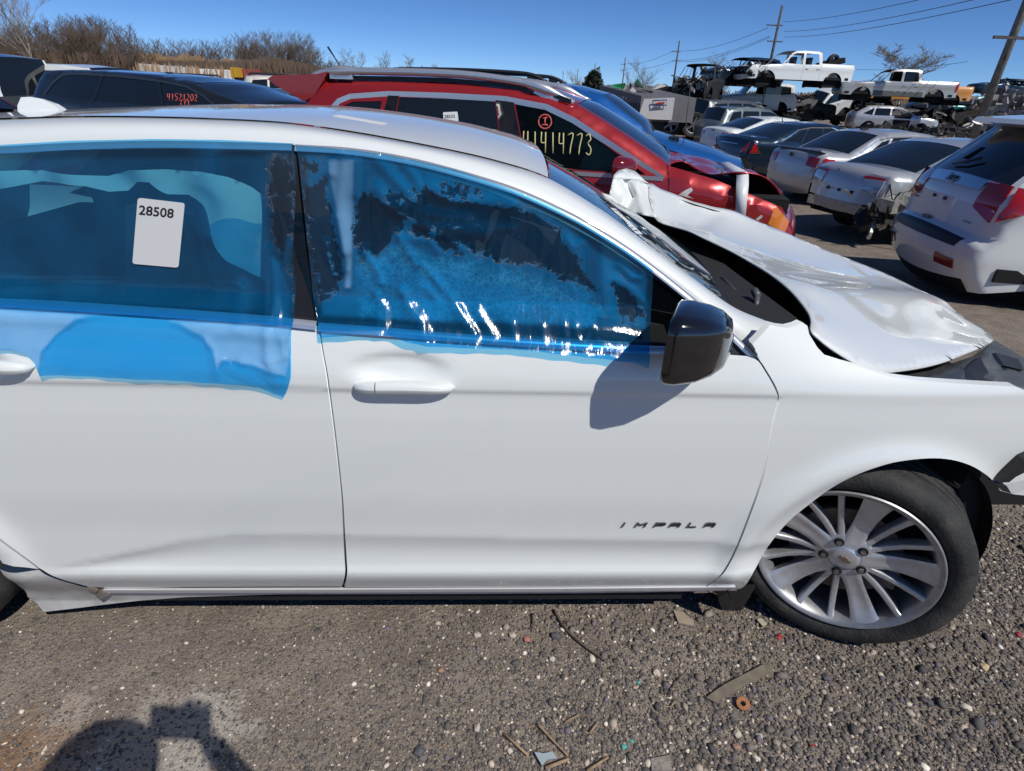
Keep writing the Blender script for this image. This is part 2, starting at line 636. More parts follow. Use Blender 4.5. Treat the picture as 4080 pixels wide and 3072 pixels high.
top, bot = up_rows()
n_ = 140
Tt = resample(smooth_poly(top, 6), n_)
Bt = resample(smooth_poly(bot, 6), n_)
rows = []
for k in range(9):
    t = k / 8
    r = []
    for a, b in zip(Tt, Bt):
        p = a.lerp(b, t)
        p = p + Vector((0, -.018 * sin(pi * t), .010 * sin(pi * t)))
        r.append(p)
    rows.append(r)
rows.append([b + Vector((0, .02, -.002)) for b in Bt])
rows = [[a + Vector((0, .02, .0)) for a in Tt]] + rows
v, f_ = loft(rows)
mk('roof_rail', v, [tuple(reversed(q)) for q in f_], WHITE, IMP, auto=50)

# roof skin: from the ditch to the centre line and mirrored
xs_sil = [(-420, 262, .9), (-260, 255, .9), (0, 247, .85), (160, 239.5, .85), (300, 233.5, .88), (480, 230.5, .9), (620, 231, .88), (715, 238, .85), (795, 247, .8), (880, 260, .75), (952, 275, .7), (1011, 290, .65), (1081, 312, .6), (1140, 338, .52), (1186, 366, .46)]
sil = smooth_poly([onY(a, b, Y) for a, b, Y in xs_sil], 6)
sx = np.array([p.x for p in sil]); sz = np.array([p.z for p in sil]); sy = np.array([p.y for p in sil])
o_ = np.argsort(sx)
dx_ = np.array([p.x for p in Tt]); dz_ = np.array([p.z for p in Tt]); dy_ = np.array([p.y for p in Tt])
o2 = np.argsort(dx_)
NR = 70
stations = []
xfront = onY(1184, 384, .36).x
xc_front = xfront + .015
for i in range(NR):
    t = i / (NR - 1)
    xd = -1.75 + (xfront + 1.75) * t
    xc = -1.75 + (xc_front + 1.75) * t
    zd = np.interp(xd, dx_[o2], dz_[o2]); yd = np.interp(xd, dx_[o2], dy_[o2])
    zs_ = np.interp(xc, sx[o_], sz[o_]); ys_ = np.interp(xc, sx[o_], sy[o_])
    # crown profile g(u)=1-(1-u)^2.4, u from ditch(0) to centre(1)
    u_s = (ys_ - yd) / (.927 - yd)
    g = 1 - (1 - u_s) ** 2.4
    zc = zd + max(.012, (zs_ - zd) / max(g, .3))
    stations.append((xd, xc, yd + .006, zd + .004, zc))
rows = []
for xd, xc, yd, zd, zc in stations:
    r = []
    for k in range(41):
        u = k / 20
        m = u if u <= 1 else 2 - u
        g = 1 - (1 - m) ** 2.4
        y = yd + (.927 - yd) * u
        r.append(Vector((xd + (xc - xd) * g, y, zd + (zc - zd) * g)))
    rows.append(r)
v, f_ = loft(rows)
ROOF = mk('roof', v, f_, WHITE, IMP)
# shark-fin antenna at the rear of the roof
fa = onY(45, 244, .93); fb = onY(146, 238, .93); ft = onY(48, 210, .93); ft2 = onY(66, 209, .93)
mb = MB()
prof = [fb + Vector((.0, 0, -.01)), onY(120, 225, .93), onY(92, 214, .93), ft2, ft, onY(44, 228, .93), fa + Vector((0, 0, -.02))]
n = len(prof)
for s, wd in ((-1, .0), (1, .0)): pass
L_ = [p + Vector((0, -(.022 if i in (0, 6) else .014 if i in (1, 5) else .006), 0)) for i, p in enumerate(prof)]
R_ = [p + Vector((0, (.022 if i in (0, 6) else .014 if i in (1, 5) else .006), 0)) for i, p in enumerate(prof)]
mb.add(L_ + R_, [tuple(range(n - 1, -1, -1)), tuple(range(n, 2 * n))] + [(i, (i + 1) % n, n + (i + 1) % n, n + i) for i in range(n)])
mb.obj('antenna_fin', WHITE, IMP, smooth=False)

# ---------------------------------------------------------------- windows
def Yg(x, z):
    """side glass surface"""
    x = np.asarray(x, float); z = np.asarray(z, float)
    zb = np.interp(x, [-1.3, -.5, .4, .75], [1.09, 1.057, 1.006, .985])
    t = np.clip((z - zb) / .38, -.2, 1.2)
    return .066 + .205 * t + .03 * t * (1 - t) * -1 + .0


glassm, gn, gb = node_mat('side_glass')
gb.inputs['Base Color'].default_value = (.008, .011, .012, 1)
gb.inputs['Roughness'].default_value = .03
gb.inputs['Specular IOR Level'].default_value = .55
tr = gn.nodes.new('ShaderNodeBsdfTransparent'); tr.inputs[0].default_value = (.80, .84, .84, 1)
mxs = gn.nodes.new('ShaderNodeMixShader'); mxs.inputs[0].default_value = .86
gn.links.new(gb.outputs[0], mxs.inputs[1]); gn.links.new(tr.outputs[0], mxs.inputs[2])
gn.links.new(mxs.outputs[0], gn.nodes['Material Output'].inputs[0])
TRIMB = pbr('black_trim', (.012, .012, .013), .35, noise=.2, nscale=8)

# window areas in picture coordinates
rear_win = [(-300, 343), (0, 333), (150, 325), (330, 320), (575, 325), (577, 676), (320, 657), (0, 638), (-300, 618)]
front_win = [(700, 336), (760, 341), (900, 366), (1050, 408), (1200, 470), (1300, 524), (1400, 590), (1478, 645), (1480, 745), (1380, 740), (1184, 728), (988, 714), (831, 700), (742, 692), (722, 560), (706, 420)]
pillar = [(575, 318), (640, 318), (700, 330), (706, 420), (722, 560), (742, 697), (687, 694), (633, 688), (577, 682)]


def gpanel(name, pts, mat, off, step=.025, parent=IMP, lip=.006, f=Yg):
    return side_panel(name, pts, mat, step, f=f, off=off, lip=lip, parent=parent)


win_r = gpanel('rear_window', rear_win, glassm, .004)
win_f = gpanel('front_window', front_win, glassm, .004)
gpanel('pillar_cover', [(575, 316), (637, 317), (646, 400), (662, 540), (684, 694), (633, 688), (577, 681)], TRIMB, -.004)
gpanel('pillar_cover', [(643, 319), (704, 330), (708, 420), (724, 560), (744, 697), (690, 693), (667, 540), (651, 400)], TRIMB, -.004)
# frame of the windows (black) all round
gpanel('window_seal', [(-320, 332), (0, 319), (330, 306), (635, 313), (635, 322), (330, 321), (0, 334), (-320, 345)], TRIMB, -.002, .03)
gpanel('window_seal', [(640, 314), (760, 322), (900, 345), (1050, 386), (1200, 446), (1300, 502), (1400, 568), (1500, 648), (1560, 697), (1625, 768), (1630, 790), (1600, 782), (1480, 765), (1480, 742), (1545, 742), (1482, 650), (1400, 592), (1300, 526), (1200, 472), (1050, 410), (900, 368), (760, 343), (640, 326)], TRIMB, -.002, .02)
# corner (sail) glass in front of the film
gpanel('quarter_glass', [(1484, 652), (1548, 712), (1550, 742), (1484, 742)], DGLASS, .0, .02)
# chrome strips
ctop = [(1170, 431), (1240, 465), (1300, 500), (1350, 532), (1400, 568), (1450, 607), (1500, 648), (1560, 700), (1608, 748), (1640, 778)]


def strip(name, pts, wpx, f, off, mat, th=.007, par=IMP):
    c = [onS(a, b, f) for a, b in pts]
    c = resample(smooth_poly(c, 5), 50)
    up = []
    r = [[], [], [], [], []]
    for i, p in enumerate(c):
        t = (c[min(i + 1, 49)] - c[max(i - 1, 0)]).normalized()
        s = Vector((-t.z, 0, t.x)); s.normalize()
        w_ = wpx
        for k, (u, h) in enumerate(((-1, 0), (-.7, -1), (0, -1.25), (.7, -1), (1, 0))):
            x = p + s * u * w_
            r[k].append(Vector((x.x, float(f(x.x, x.z)) + off + h * th, x.z)))
    v, f_ = loft(r)
    return mk(name, v, f_, mat, par, auto=50)


strip('window_chrome', [(640, 319), (760, 327), (900, 351), (1050, 392), (1140, 424)] + [(a, b + 6) for a, b in ctop[1:]], .0085, Yg, -.006, SATIN)
strip('window_chrome', [(-320, 338), (0, 325), (150, 317), (330, 312), (480, 314), (634, 318)], .0085, Yg, -.006, SATIN)
def Yb(x, z): return np.interp(np.asarray(z, float), [.9, 1.2], [.035, .065])
strip('belt_chrome', [(-320, 636), (0, 652), (320, 672), (578, 691), (633, 697), (685, 702.5)], .0100, Ys, -.003, SATIN)
strip('belt_chrome', [(689, 705.5), (831, 716), (988, 729), (1184, 742), (1380, 754), (1443, 756.5)], .0100, Ys, -.003, SATIN)
strip('belt_seal', [(-320, 624), (0, 640), (320, 660), (578, 679), (633, 686), (688, 692)], .009, Yg, -.006, TRIMB, .004)
strip('belt_seal', [(689, 694), (831, 703), (988, 717), (1184, 731), (1380, 743), (1480, 750)], .009, Yg, -.006, TRIMB, .004)

# interior: dark cabin, seats, airbag curtain
mb = MB()
mb.box((-.6, .98, .66), (2.9, 1.5, .7))
mb.obj('cabin_floor', pbr('cabin', (.02, .02, .022), .8), IMP, smooth=False)
CURT = pbr('airbag_cloth', (.62, .66, .58), .8, noise=.08, nscale=6, bump=.25, bscale=18)
cur = [(-120, 372), (60, 372), (150, 382), (200, 388), (250, 374), (330, 372), (420, 375), (470, 390), (520, 415), (566, 445), (570, 640), (520, 610), (478, 570), (450, 530), (425, 490), (405, 455), (380, 430), (345, 425), (300, 400), (262, 402), (235, 424), (200, 424), (165, 408), (110, 400), (60, 398), (-60, 420), (-120, 470)]
ol = [(onS(a, b, Yg).x, onS(a, b, Yg).z) for a, b in cur]
P, T, _ = cdt_fill(ol, .012)
def cloth_y(x, z):
    return Yg(x, z) + .045 + .014 * np.sin(x * 38 + z * 21 + 2 * np.sin(z * 13)) + .016 * np.sin(z * 26 - x * 17 + 1.5 * np.sin(x * 11)) + .010 * np.abs(np.sin(x * 9 + z * 24))
mk('airbag_curtain', [(x, float(cloth_y(x, z)), z) for x, z in P], [tuple(t) for t in T.tolist()], CURT, IMP)
mb = MB()
for x_ in (-.95, .02):
    for y_ in (.5, 1.35):
        mb = MB(); mb.box((x_, y_, 1.12), (.13, .46, .30), Matrix.Rotation(radians(14), 3, 'Y'))
        st_ = mb.obj('seat_back', pbr('seat_cloth', (.03, .03, .034), .85), IMP, smooth=False)
        mb = MB(); mb.box((x_ - .05, y_, 1.33), (.09, .26, .10), Matrix.Rotation(radians(10), 3, 'Y'))
        mb.obj('head_rest', MATS['seat_cloth'], st_, smooth=False)

# windshield
nw = 24
bl0 = [onY(a, b, Y) + Vector((0, .015, -.004)) for a, b, Y in ((1186, 389, .375), (1300, 461, .345), (1400, 536, .305), (1500, 611, .26), (1570, 660, .23))]
edge = resample(smooth_poly(bl0, 5), nw)
rows = []
for i, p in enumerate(edge):
    t = i / (nw - 1)
    r = []
    for k in range(25):
        u = k / 24 * 2 - 1
        y = .927 + (.927 - p.y) * u
        bow = .035 + .05 * t
        r.append(Vector((p.x + bow * (1 - u * u) , y, p.z + (.010 + .0 * t) * (1 - u * u))))
    rows.append(r)
v, f_ = loft(rows)
WSG = pbr('windshield_glass', (.02, .035, .045), .03, coat=.5, spec=.6)
WS = mk('windshield', v, f_, WSG, IMP)
# cowl: black plastic tray between windshield and hood, then engine bay
cb = rows[-1]
c2_ = [p + Vector((.10, 0, -.10)) for p in cb]
c3_ = [p + Vector((.5, 0, -.36)) for p in cb]
c4_ = [Vector((1.95, p.y, .48)) for p in cb]
v, f_ = loft([cb, c2_, c3_, c4_])
mk('engine_bay', v, f_, pbr('bay_black', (.009, .009, .010), .6), IMP)
mb = MB()
w0 = onY(1636, 640, .45); w1 = onY(1632, 668, .42)
mb.tube([w0, w1 + Vector((0, 0, .0))], .009, 8)
mb.tube([w0 + Vector((.0, .03, .01)), w0], .012, 8)
mb.tube([onY(1560, 600, .7), onY(1650, 690, .34)], .006, 6)
mb.obj('wiper_arm', pbr('wiper', (.10, .10, .11), .4), IMP)

# ---------------------------------------------------------------- hood (buckled)
hood_b = [(1751, 715, .17), (1770, 736, .155), (1805, 762, .14), (1850, 789, .13), (1880, 803, .135), (1901, 806, .145), (1928, 805, .18), (1989, 796, .30), (2040, 783, .40), (2076, 769, .50), (2120, 751, .64), (2140, 740, .74),
          (2145, 733, .80), (2140, 724, .90), (2120, 709, 1.02), (2091, 693, 1.12), (2058, 669, 1.22), (2038, 650, 1.28), (1990, 629, 1.36), (1908, 590, 1.46), (1817, 554, 1.52), (1746, 525, 1.55), (1688, 500, 1.58), (1633, 478, 1.6), (1589, 458, 1.6), (1545, 447, 1.6), (1500, 434, 1.6), (1465, 422, 1.6), (1428, 410, 1.6), (1401, 399, 1.58), (1388, 392, 1.56),
          (1324, 386, 1.50), (1316, 420, 1.47), (1313, 440, 1.45), (1320, 465, 1.43), (1345, 459, 1.40), (1379, 463, 1.36), (1414, 470, 1.31), (1456, 483, 1.22), (1511, 511, 1.07), (1578, 543, .90), (1622, 568, .78), (1661, 592, .64), (1705, 627, .47), (1740, 668, .31), (1751, 692, .23)]
hB = np.array(hood_b)
def tps_fit(c, v, lam=1e-3, sc=100.0):
    n = len(c)
    c = c / sc
    d = np.sqrt(((c[:, None] - c[None]) ** 2).sum(2)); K = np.where(d > 0, d * d * np.log(d + 1e-12), 0) + lam * np.eye(n)
    Pm = np.c_[np.ones(n), c]
    A = np.block([[K, Pm], [Pm.T, np.zeros((3, 3))]])
    s = np.linalg.solve(A, np.r_[v, 0, 0, 0])
    def f(q):
        q = q / sc
        d = np.sqrt(((q[:, None] - c[None]) ** 2).sum(2)); K = np.where(d > 0, d * d * np.log(d + 1e-12), 0)
        return K @ s[:n] + np.c_[np.ones(len(q)), q] @ s[n:]
    return f


# the main sheet is a smooth surface over its plan; the folded-up far corner is a sheet of its own
k0 = [i for i, p in enumerate(hood_b) if p[:2] == (1401, 399)][0]
k1 = [i for i, p in enumerate(hood_b) if p[:2] == (1414, 470)][0]
main_b = hood_b[:k0 + 1] + hood_b[k1:]
B3 = [onY(a, b, Y) for a, b, Y in main_b]
B3s = smooth_poly(B3, 4, True)
pl = [(p.x, p.y) for p in B3s]
_pl = np.array(pl); _pz = np.array([p.z for p in B3s])
_ic = [onY(a, b, Y) for a, b, Y in ((1700, 560, 1.08), (1850, 625, .98), (1600, 520, 1.22), (1850, 700, .42), (1960, 700, .62))]
_fp = np.concatenate([_pl, np.array([(p.x, p.y) for p in _ic for _ in range(5)])]); _fz = np.concatenate([_pz, np.array([p.z for p in _ic for _ in range(5)])])
def _basis(q):
    x, y = q[:, 0] - 1.2, q[:, 1] - .9
    return np.stack([np.ones_like(x), x, y, x * x, x * y, y * y, x**3, x * x * y, x * y * y, y**3], 1)
_cf = np.linalg.lstsq(_basis(_fp), _fz, rcond=None)[0]
_rs = tps_fit(_pl, _pz - _basis(_pl) @ _cf, 1e-3, 1.0)
def zf(q):
    return _basis(q) @ _cf + _rs(q) * np.exp(-(seg_dist(q, pl) / .10) ** 1.5)
c_l = [onY(a, b, Y) for a, b, Y in ((1735, 622, .55), (1790, 636, .60), (1843, 641, .72), (1910, 642, .88), (1973, 641, 1.05), (2010, 644, 1.2))]
c_l = [(p.x, p.y) for p in c_l]
P, T, _ = cdt_fill(pl, .03, lines=[c_l])
hz = zf(P)
db = seg_dist(P, pl)
d = seg_dist(P, c_l, False)
hz = hz + np.clip(db / .12, 0, 1) * (.020 * np.exp(-(d / .11) ** 2))
for (a, b, Y), (a2, b2, Y2), dp, wd in (((1500, 436, 1.55), (1450, 490, 1.2), -.02, .05), ((1545, 450, 1.55), (1505, 480, 1.3), -.02, .035), ((1900, 690, .6), (2050, 715, .9), -.012, .09)):
    q = [onY(a, b, Y), onY(a2, b2, Y2)]
    d = seg_dist(P, [(p.x, p.y) for p in q], False)
    hz = hz + dp * .7 * np.exp(-(d / (wd * 1.3)) ** 2)
# turned-down front rim
hz = hz - .015 * np.exp(-(db / .02) ** 2) * 0
hood = mk('hood', [(x, y, z) for (x, y), z in zip(P, hz)], [tuple(t) for t in T.tolist()], WHITE, IMP)
s_ = hood.modifiers.new('thickness', 'SOLIDIFY'); s_.thickness = .006; s_.offset = 0
fl_b = [(1403, 399, 1.58), (1388, 392, 1.56), (1355, 388, 1.53), (1324, 386, 1.50), (1316, 420, 1.47), (1313, 440, 1.45), (1320, 465, 1.43), (1345, 459, 1.40), (1379, 463, 1.36), (1416, 470, 1.31), (1414, 435, 1.45)]
P, T, _ = cdt_fill([(p[0], p[1]) for p in fl_b], 6.)
ff = tps_fit(np.array([(a, b) for a, b, _ in fl_b], float), np.array([c for _, _, c in fl_b]), 1e-2)
fy = ff(P) + .035 * np.exp(-(seg_dist(P, [(1352, 395), (1366, 425), (1352, 455)], False) / 7) ** 2) - .02 * np.exp(-(seg_dist(P, [(1375, 400), (1390, 460)], False) / 9) ** 2)
fo_ = mk('hood_corner', [onY(a, b, float(y)) for (a, b), y in zip(P, fy)], [tuple(t) for t in T.tolist()], WHITE, hood)
s_ = fo_.modifiers.new('thickness', 'SOLIDIFY'); s_.thickness = .005; s_.offset = 0
# fold of sheet metal on top of the flap
fl = [(1324, 386, 1.50), (1325, 380, 1.50), (1335, 370, 1.5), (1353, 366, 1.5), (1371, 372, 1.52), (1390, 389, 1.56), (1401, 396, 1.58), (1388, 393, 1.56), (1360, 388, 1.53)]
P2, T2, _ = cdt_fill([(a, b) for a, b, _ in fl], 8.)
o3 = mk('hood_flap', [onY(a, b, 1.50 + .10 * max(0, (386 - b)) / 20 * .8 + (a - 1324) / 77 * .07) for a, b in P2], [tuple(t) for t in T2.tolist()], WHITE, hood)
s_ = o3.modifiers.new('thickness', 'SOLIDIFY'); s_.thickness = .006
# torn bits along the back edge of the hood
for pts in ([(1465, 421), (1482, 410), (1493, 405), (1497, 411), (1485, 422), (1499, 430)], [(1632, 474), (1645, 464), (1648, 468), (1638, 477)]):
    mb = MB()
    tri = [onY(a, b, 1.62) for a, b in pts]
    mb.add(tri, [tuple(range(len(tri)))])
    mb.obj('torn_flange', pbr('torn_metal', (.45, .44, .42), .5, metal=.3, noise=.3), hood, smooth=False)

m2 = MB(); m2.box((1.1, 1.70, .52), (1.3, .03, .5)); m2.obj('far_inner_shade', DARKV, IMP, smooth=False)  # black panel added so the gap under the hood stays dark
_fe = [onY(a, b, Y) for a, b, Y in hood_b if Y > 1.3 and b > 392 and (b < 560 or a > 1780)]
_fe = sorted([p for p in _fe if p.y > 1.42], key=lambda p: p.x)
v, f_ = loft([[p + Vector((0, -.03, -.012)) for p in _fe], [Vector((p.x, 1.60, .40)) for p in _fe]])
mk('far_fender_shade', v, f_, DARKV, IMP)  # black wall hung from the hood edge, stands in for under-hood shade
v, f_ = loft([[Vector((.40, 1.5, 1.12)), _fe[0] + Vector((0, -.03, -.02))], [Vector((.40, 1.62, .5)), Vector((_fe[0].x, 1.6, .4))]])
mk('far_cowl_shade', v, f_, DARKV, IMP)  # black end sheet, closes the shaded gap behind the hood
m2 = MB(); m2.box((-.38, .115, .155), (1.95, .05, .11)); m2.obj('sill_shade_flange', DARKV, IMP, smooth=False)  # pinch-weld strip in black, added to thicken the shadow band under the sill
m2 = MB(); m2.box((1.2, 1.0, .52), (1.2, 1.5, .3)); m2.obj('engine', DARKV, IMP, smooth=False)
# parts seen under the lifted hood edge at the nose
mb = MB()
lp = [(1930, 815, .22), (2010, 800, .35), (2100, 770, .55), (2150, 735, .8), (2240, 790, .62), (2330, 850, .45), (2200, 836, .19), (2060, 828, .17)]
P3, T3, _ = cdt_fill([(a, b) for a, b, _ in lp], 14.)
lf = tps_fit(np.array([(a, b) for a, b, _ in lp], float), np.array([c for _, _, c in lp]), 1e-2)
yy = lf(P3)
rr = np.random.RandomState(3)
V = [onY(a, b, float(y) + .04 + .015 * sin(a * .13) * cos(b * .2)) for (a, b), y in zip(P3, yy)]
mk('nose_support', V, [tuple(t) for t in T3.tolist()], pbr('nose_plastic', (.05, .055, .06), .3, noise=.3, nscale=14), IMP, auto=25)
for pts in ([(2092, 795), (2118, 772), (2135, 805), (2110, 825)], [(2150, 762), (2200, 775), (2212, 800), (2170, 790)], [(2070, 822), (2120, 828), (2180, 832), (2120, 815)]):
    tri = [onY(a, b, float(lf(np.array([[a, b]], float))[0]) + .005) for a, b in pts]
    tri2 = [p + Vector((0, .03, -.02)) for p in tri]
    m2 = MB(); n = len(tri)
    m2.add(tri + tri2, [tuple(range(n)), tuple(range(2 * n - 1, n - 1, -1))] + [(i, (i + 1) % n, n + (i + 1) % n, n + i) for i in range(n)])
    m2.obj('bracket', BLACKP, IMP, smooth=False)
# bumper remains
m2 = MB()
bp = [onY(a, b, Y) for a, b, Y in ((2155, 1050, .03), (2300, 945, .05), (2330, 1010, .06), (2260, 1075, .06), (2190, 1068, .05), (2160, 1060, .04))]
n = len(bp)
m2.add(bp + [p + Vector((.03, .05, -.01)) for p in bp], [tuple(range(n - 1, -1, -1)), tuple(range(n, 2 * n))] + [(i, (i + 1) % n, n + (i + 1) % n, n + i) for i in range(n)])
m2.obj('front_bumper', WHITE, IMP, smooth=False)
m2 = MB()
for a in ([(2158, 1043), (2185, 1020), (2215, 995), (2240, 985), (2215, 1020), (2195, 1030), (2180, 1042)], [(2150, 1046), (2175, 1050), (2185, 1066), (2165, 1060)]):
    tri = [onY(x, y, -.005) for x, y in a]; n = len(tri)
    m2.add(tri + [p + Vector((0, .03, 0)) for p in tri], [tuple(range(n - 1, -1, -1)), tuple(range(n, 2 * n))] + [(i, (i + 1) % n, n + (i + 1) % n, n + i) for i in range(n)])
m2.obj('torn_bracket', BLACKP, IMP, smooth=False)

# inner wheel housing
mb = MB()
rows = []
for yy in (.03, .10, .35, .55):
    rr_ = .40 if yy < .2 else .39
    rows.append([Vector((XW + .015 + rr_ * cos(a), yy, .34 + rr_ * sin(a))) for a in np.linspace(radians(-35), radians(215), 40)])
v, f_ = loft(rows)
mk('wheel_housing', v, f_, DARKV, IMP)
m2 = MB(); m2.box((XW, .60, .42), (.95, .06, .8)); m2.obj('inner_fender', DARKV, IMP, smooth=False)
m2 = MB(); m2.box((-.9, .95, .20), (3.6, 1.55, .14)); m2.box((XW + .2, 1.15, .35), (1.3, 1.0, .2)); m2.obj('underbody', DARKV, IMP, smooth=False)
# black liner sticking out in front of the tyre
lin = [(2131, 1020), (2150, 1044), (2156, 1100), (2148, 1145), (2128, 1192), (2110, 1150), (2100, 1080)]
side_panel('wheel_liner', lin, DARKV, .04, off=.055, lip=.12)
# far side of the car closes the body
far = []
def Yfar(x, z): return 1.854 - np.asarray(Ys(x, z, False))
fo = [(-2.86, .35), (XR - .38, .3), (XR - .3, .6), (XR, .72), (XR + .3, .6), (XR + .38, .22), (XW - .38, .22), (XW - .3, .6), (XW, .72), (XW + .3, .6), (XW + .38, .35), (1.8, .45), (1.75, .8), (1.1, .9), (.7, 1.0), (-2.3, 1.08), (-2.86, .95)]
P4, T4, _ = cdt_fill(fo, .09)
mk('far_side', [(x, float(Yfar(x, z)), z) for x, z in P4], [tuple(t) for t in T4.tolist()], WHITE, IMP)
# far greenhouse: pillars + dark glass
P5, T5, r5 = cdt_fill([(-2.1, 1.09), (.25, 1.0), (.22, 1.16), (.08, 1.28), (-.3, 1.38), (-1.2, 1.40), (-1.75, 1.32)], .08, regions=[[(-1.7, 1.12), (-.62, 1.09), (-.62, 1.35), (-1.2, 1.35), (-1.55, 1.30)], [(-.52, 1.085), (.2, 1.04), (.1, 1.24), (-.2, 1.33), (-.52, 1.34)]])
V5 = [(x, 1.854 - float(Yg(x, z)), z) for x, z in P5]
mk('far_pillars', V5, [tuple(t) for t, r in zip(T5.tolist(), r5) if r < 0], WHITE, IMP)
mk('far_windows', V5, [tuple(t) for t, r in zip(T5.tolist(), r5) if r >= 0], DGLASS, IMP)
mk('cabin_shade_liner', [(x, y - .03, z) for x, y, z in V5], [tuple(t) for t in T5.tolist()], DARKV, IMP)  # black sheet painting cabin shade over the lit far pillars and windows
m2 = MB(); m2.box((-.75, 1.62, .90), (2.3, .04, .42)); m2.obj('far_door_lining', DARKV, IMP, smooth=False)
# rear screen and boot lid
rows = [[Vector((-1.75, y, np.interp(abs(y - .927), [0, .57], [1.46, 1.42]))) for y in np.linspace(.36, 1.494, 9)],
        [Vector((-2.25, y, 1.14)) for y in np.linspace(.24, 1.61, 9)]]
v, f_ = loft(rows); mk('rear_screen', v, f_, DGLASS, IMP)
rows = [[Vector((-2.25, y, 1.14)) for y in np.linspace(.1, 1.75, 9)], [Vector((-2.84, y, 1.08)) for y in np.linspace(.1, 1.75, 9)], [Vector((-2.92, y, .5)) for y in np.linspace(.06, 1.79, 9)]]
v, f_ = loft(rows); mk('trunk_lid', v, f_, WHITE, IMP)

# ---------------------------------------------------------------- badge letters on the front door
def stroke_glyphs(word):
    G = {'I': [[(0.3, 0), (0.3, 1)]], 'M': [[(0, 0), (0, 1), (.5, .45), (1, 1), (1, 0)]], 'P': [[(0, 0), (0, 1), (.85, 1), (1, .85), (1, .6), (.85, .45), (0, .45)]],
         'A': [[(0, 0), (0, .8), (.2, 1), (.8, 1), (1, .8), (1, 0)], [(0, .4), (1, .4)]], 'L': [[(0, 1), (0, 0), (.9, 0)]]}
    return [G[c] for c in word]


px_c = [1350, 1384, 1425, 1458, 1497, 1533]
for g, c in zip(stroke_glyphs('IMPALA'), px_c):
    o = onS(c, 1133)
    m2 = MB()
    wd, hg = .026, .014
    for st in g:
        for a, b in zip(st, st[1:]):
            A = Vector(((a[0] - .5) * wd + (a[1] - .5) * .006 + o.x, 0, o.z + (a[1] - .5) * hg))
            B = Vector(((b[0] - .5) * wd + (b[1] - .5) * .006 + o.x, 0, o.z + (b[1] - .5) * hg))
            t = (B - A)
            L = t.length
            if L < 1e-6: continue
            t.normalize()
            s = Vector((-t.z, 0, t.x)) * .0021
            A -= t * .0018; B += t * .0018
            q = [A - s, B - s, B + s, A + s]
            v = []
            for yy in (.001, -.004):
                for p in q:
                    v.append((p.x, float(Ys(p.x, p.z)) + yy, p.z))
            m2.add(v, [(4, 5, 6, 7), (0, 1, 5, 4), (1, 2, 6, 5), (2, 3, 7, 6), (3, 0, 4, 7)])
    m2.obj('badge_letter', pbr('dark_chrome', (.30, .31, .33), .12, metal=1.), door_f, smooth=False)

# ---------------------------------------------------------------- door pulls
def door_pull(par, x0, x1, z0, h, split):
    """long rounded grip standing off the door"""
    for part, (a, b) in (('handle_cap', (0, split - .006)), ('handle_grip', (split + .006, 1))):
        rows = []
        ns = 18
        for i in range(ns + 1):
            t = a + (b - a) * i / ns
            x = x0 + (x1 - x0) * t
            hh = h * (1 - abs(2 * t - 1) ** 5) ** .5 * (1 if t < .5 else 1 - .10 * (2 * t - 1))
            zc = z0 + .0015 - .006 * (abs(2 * t - 1)) ** 2 + .002
            out = .034 * (1 - abs(2 * t - 1) ** 4) ** .5
            hh = max(hh, .0006)
            r = []
            for k in range(15):
                an = 2 * pi * k / 14
                zz = zc + hh * sin(an)
                yy = -out * .5 + -(out * .5 + .001) * cos(an)
                r.append(Vector((x, .006 + yy, zz)))
            rows.append(r)
        v, f_ = loft(rows)
        n = 15
        f_ += [tuple(range(n - 1)), tuple(len(v) - n + k for k in range(n - 1))]
        mk(part, v, f_, WHITE, par, auto=60)


door_pull(door_f, onS(763, 828).x, onS(984, 828).x, onS(875, 831).z, .0165, .23)
h1 = onS(76, 785).x
door_pull(door_r, h1 - .225, h1, onS(60, 785).z - .004, .0185, .23)

# ---------------------------------------------------------------- door mirror
def ell(cx, cy, cz, ry, rz, n, tilt=0, sq=5.0):
    out = []
    for k in range(n):
        a = 2 * pi * k / n
        c_, s_ = cos(a), sin(a)
        yy = ry * abs(c_) ** (2 / sq) * (1 if c_ >= 0 else -1)
        zz = rz * abs(s_) ** (2 / sq) * (1 if s_ >= 0 else -1)
        out.append(Vector((cx + tilt * yy, cy + yy, cz + zz)))
    return out


mc = onY(1508, 738, -.055)
mirror = empty('door_mirror', mc)
mirror.parent = IMP
NM = 32
rows = []
for dx, ry, rz, cy, cz in ((-.050, .070, .072, 0, 0), (-.056, .080, .083, 0, 0), (-.048, .089, .092, 0, 0), (-.03, .091, .093, 0, -.001), (.01, .086, .084, .002, -.003), (.04, .074, .072, .010, -.006), (.064, .052, .055, .018, -.010), (.076, .024, .03, .026, -.012)):
    rows.append(ell(dx * 1.22, cy, cz, ry, rz * .89, NM, tilt=.42))
rows = [r + [r[0]] for r in rows]
v, f_ = loft(rows)
n = NM + 1
f_.append(tuple(len(v) - n + k for k in range(NM)))
mk('mirror_housing', v, [tuple(reversed(q)) for q in f_], GLOSSB, mirror, auto=70)
r0 = ell(-.056, 0, 0, .084, .064, NM, tilt=.42)
mk('mirror_glass', r0, [tuple(range(NM))], CHROME, mirror, smooth=False)
m2 = MB()
m2.tube([(.02, .05, -.06), (.05, .11, -.065), (.09, .165, -.055)], [.030, .026, .035], 10)
m2.obj('mirror_arm', BLACKP, mirror)
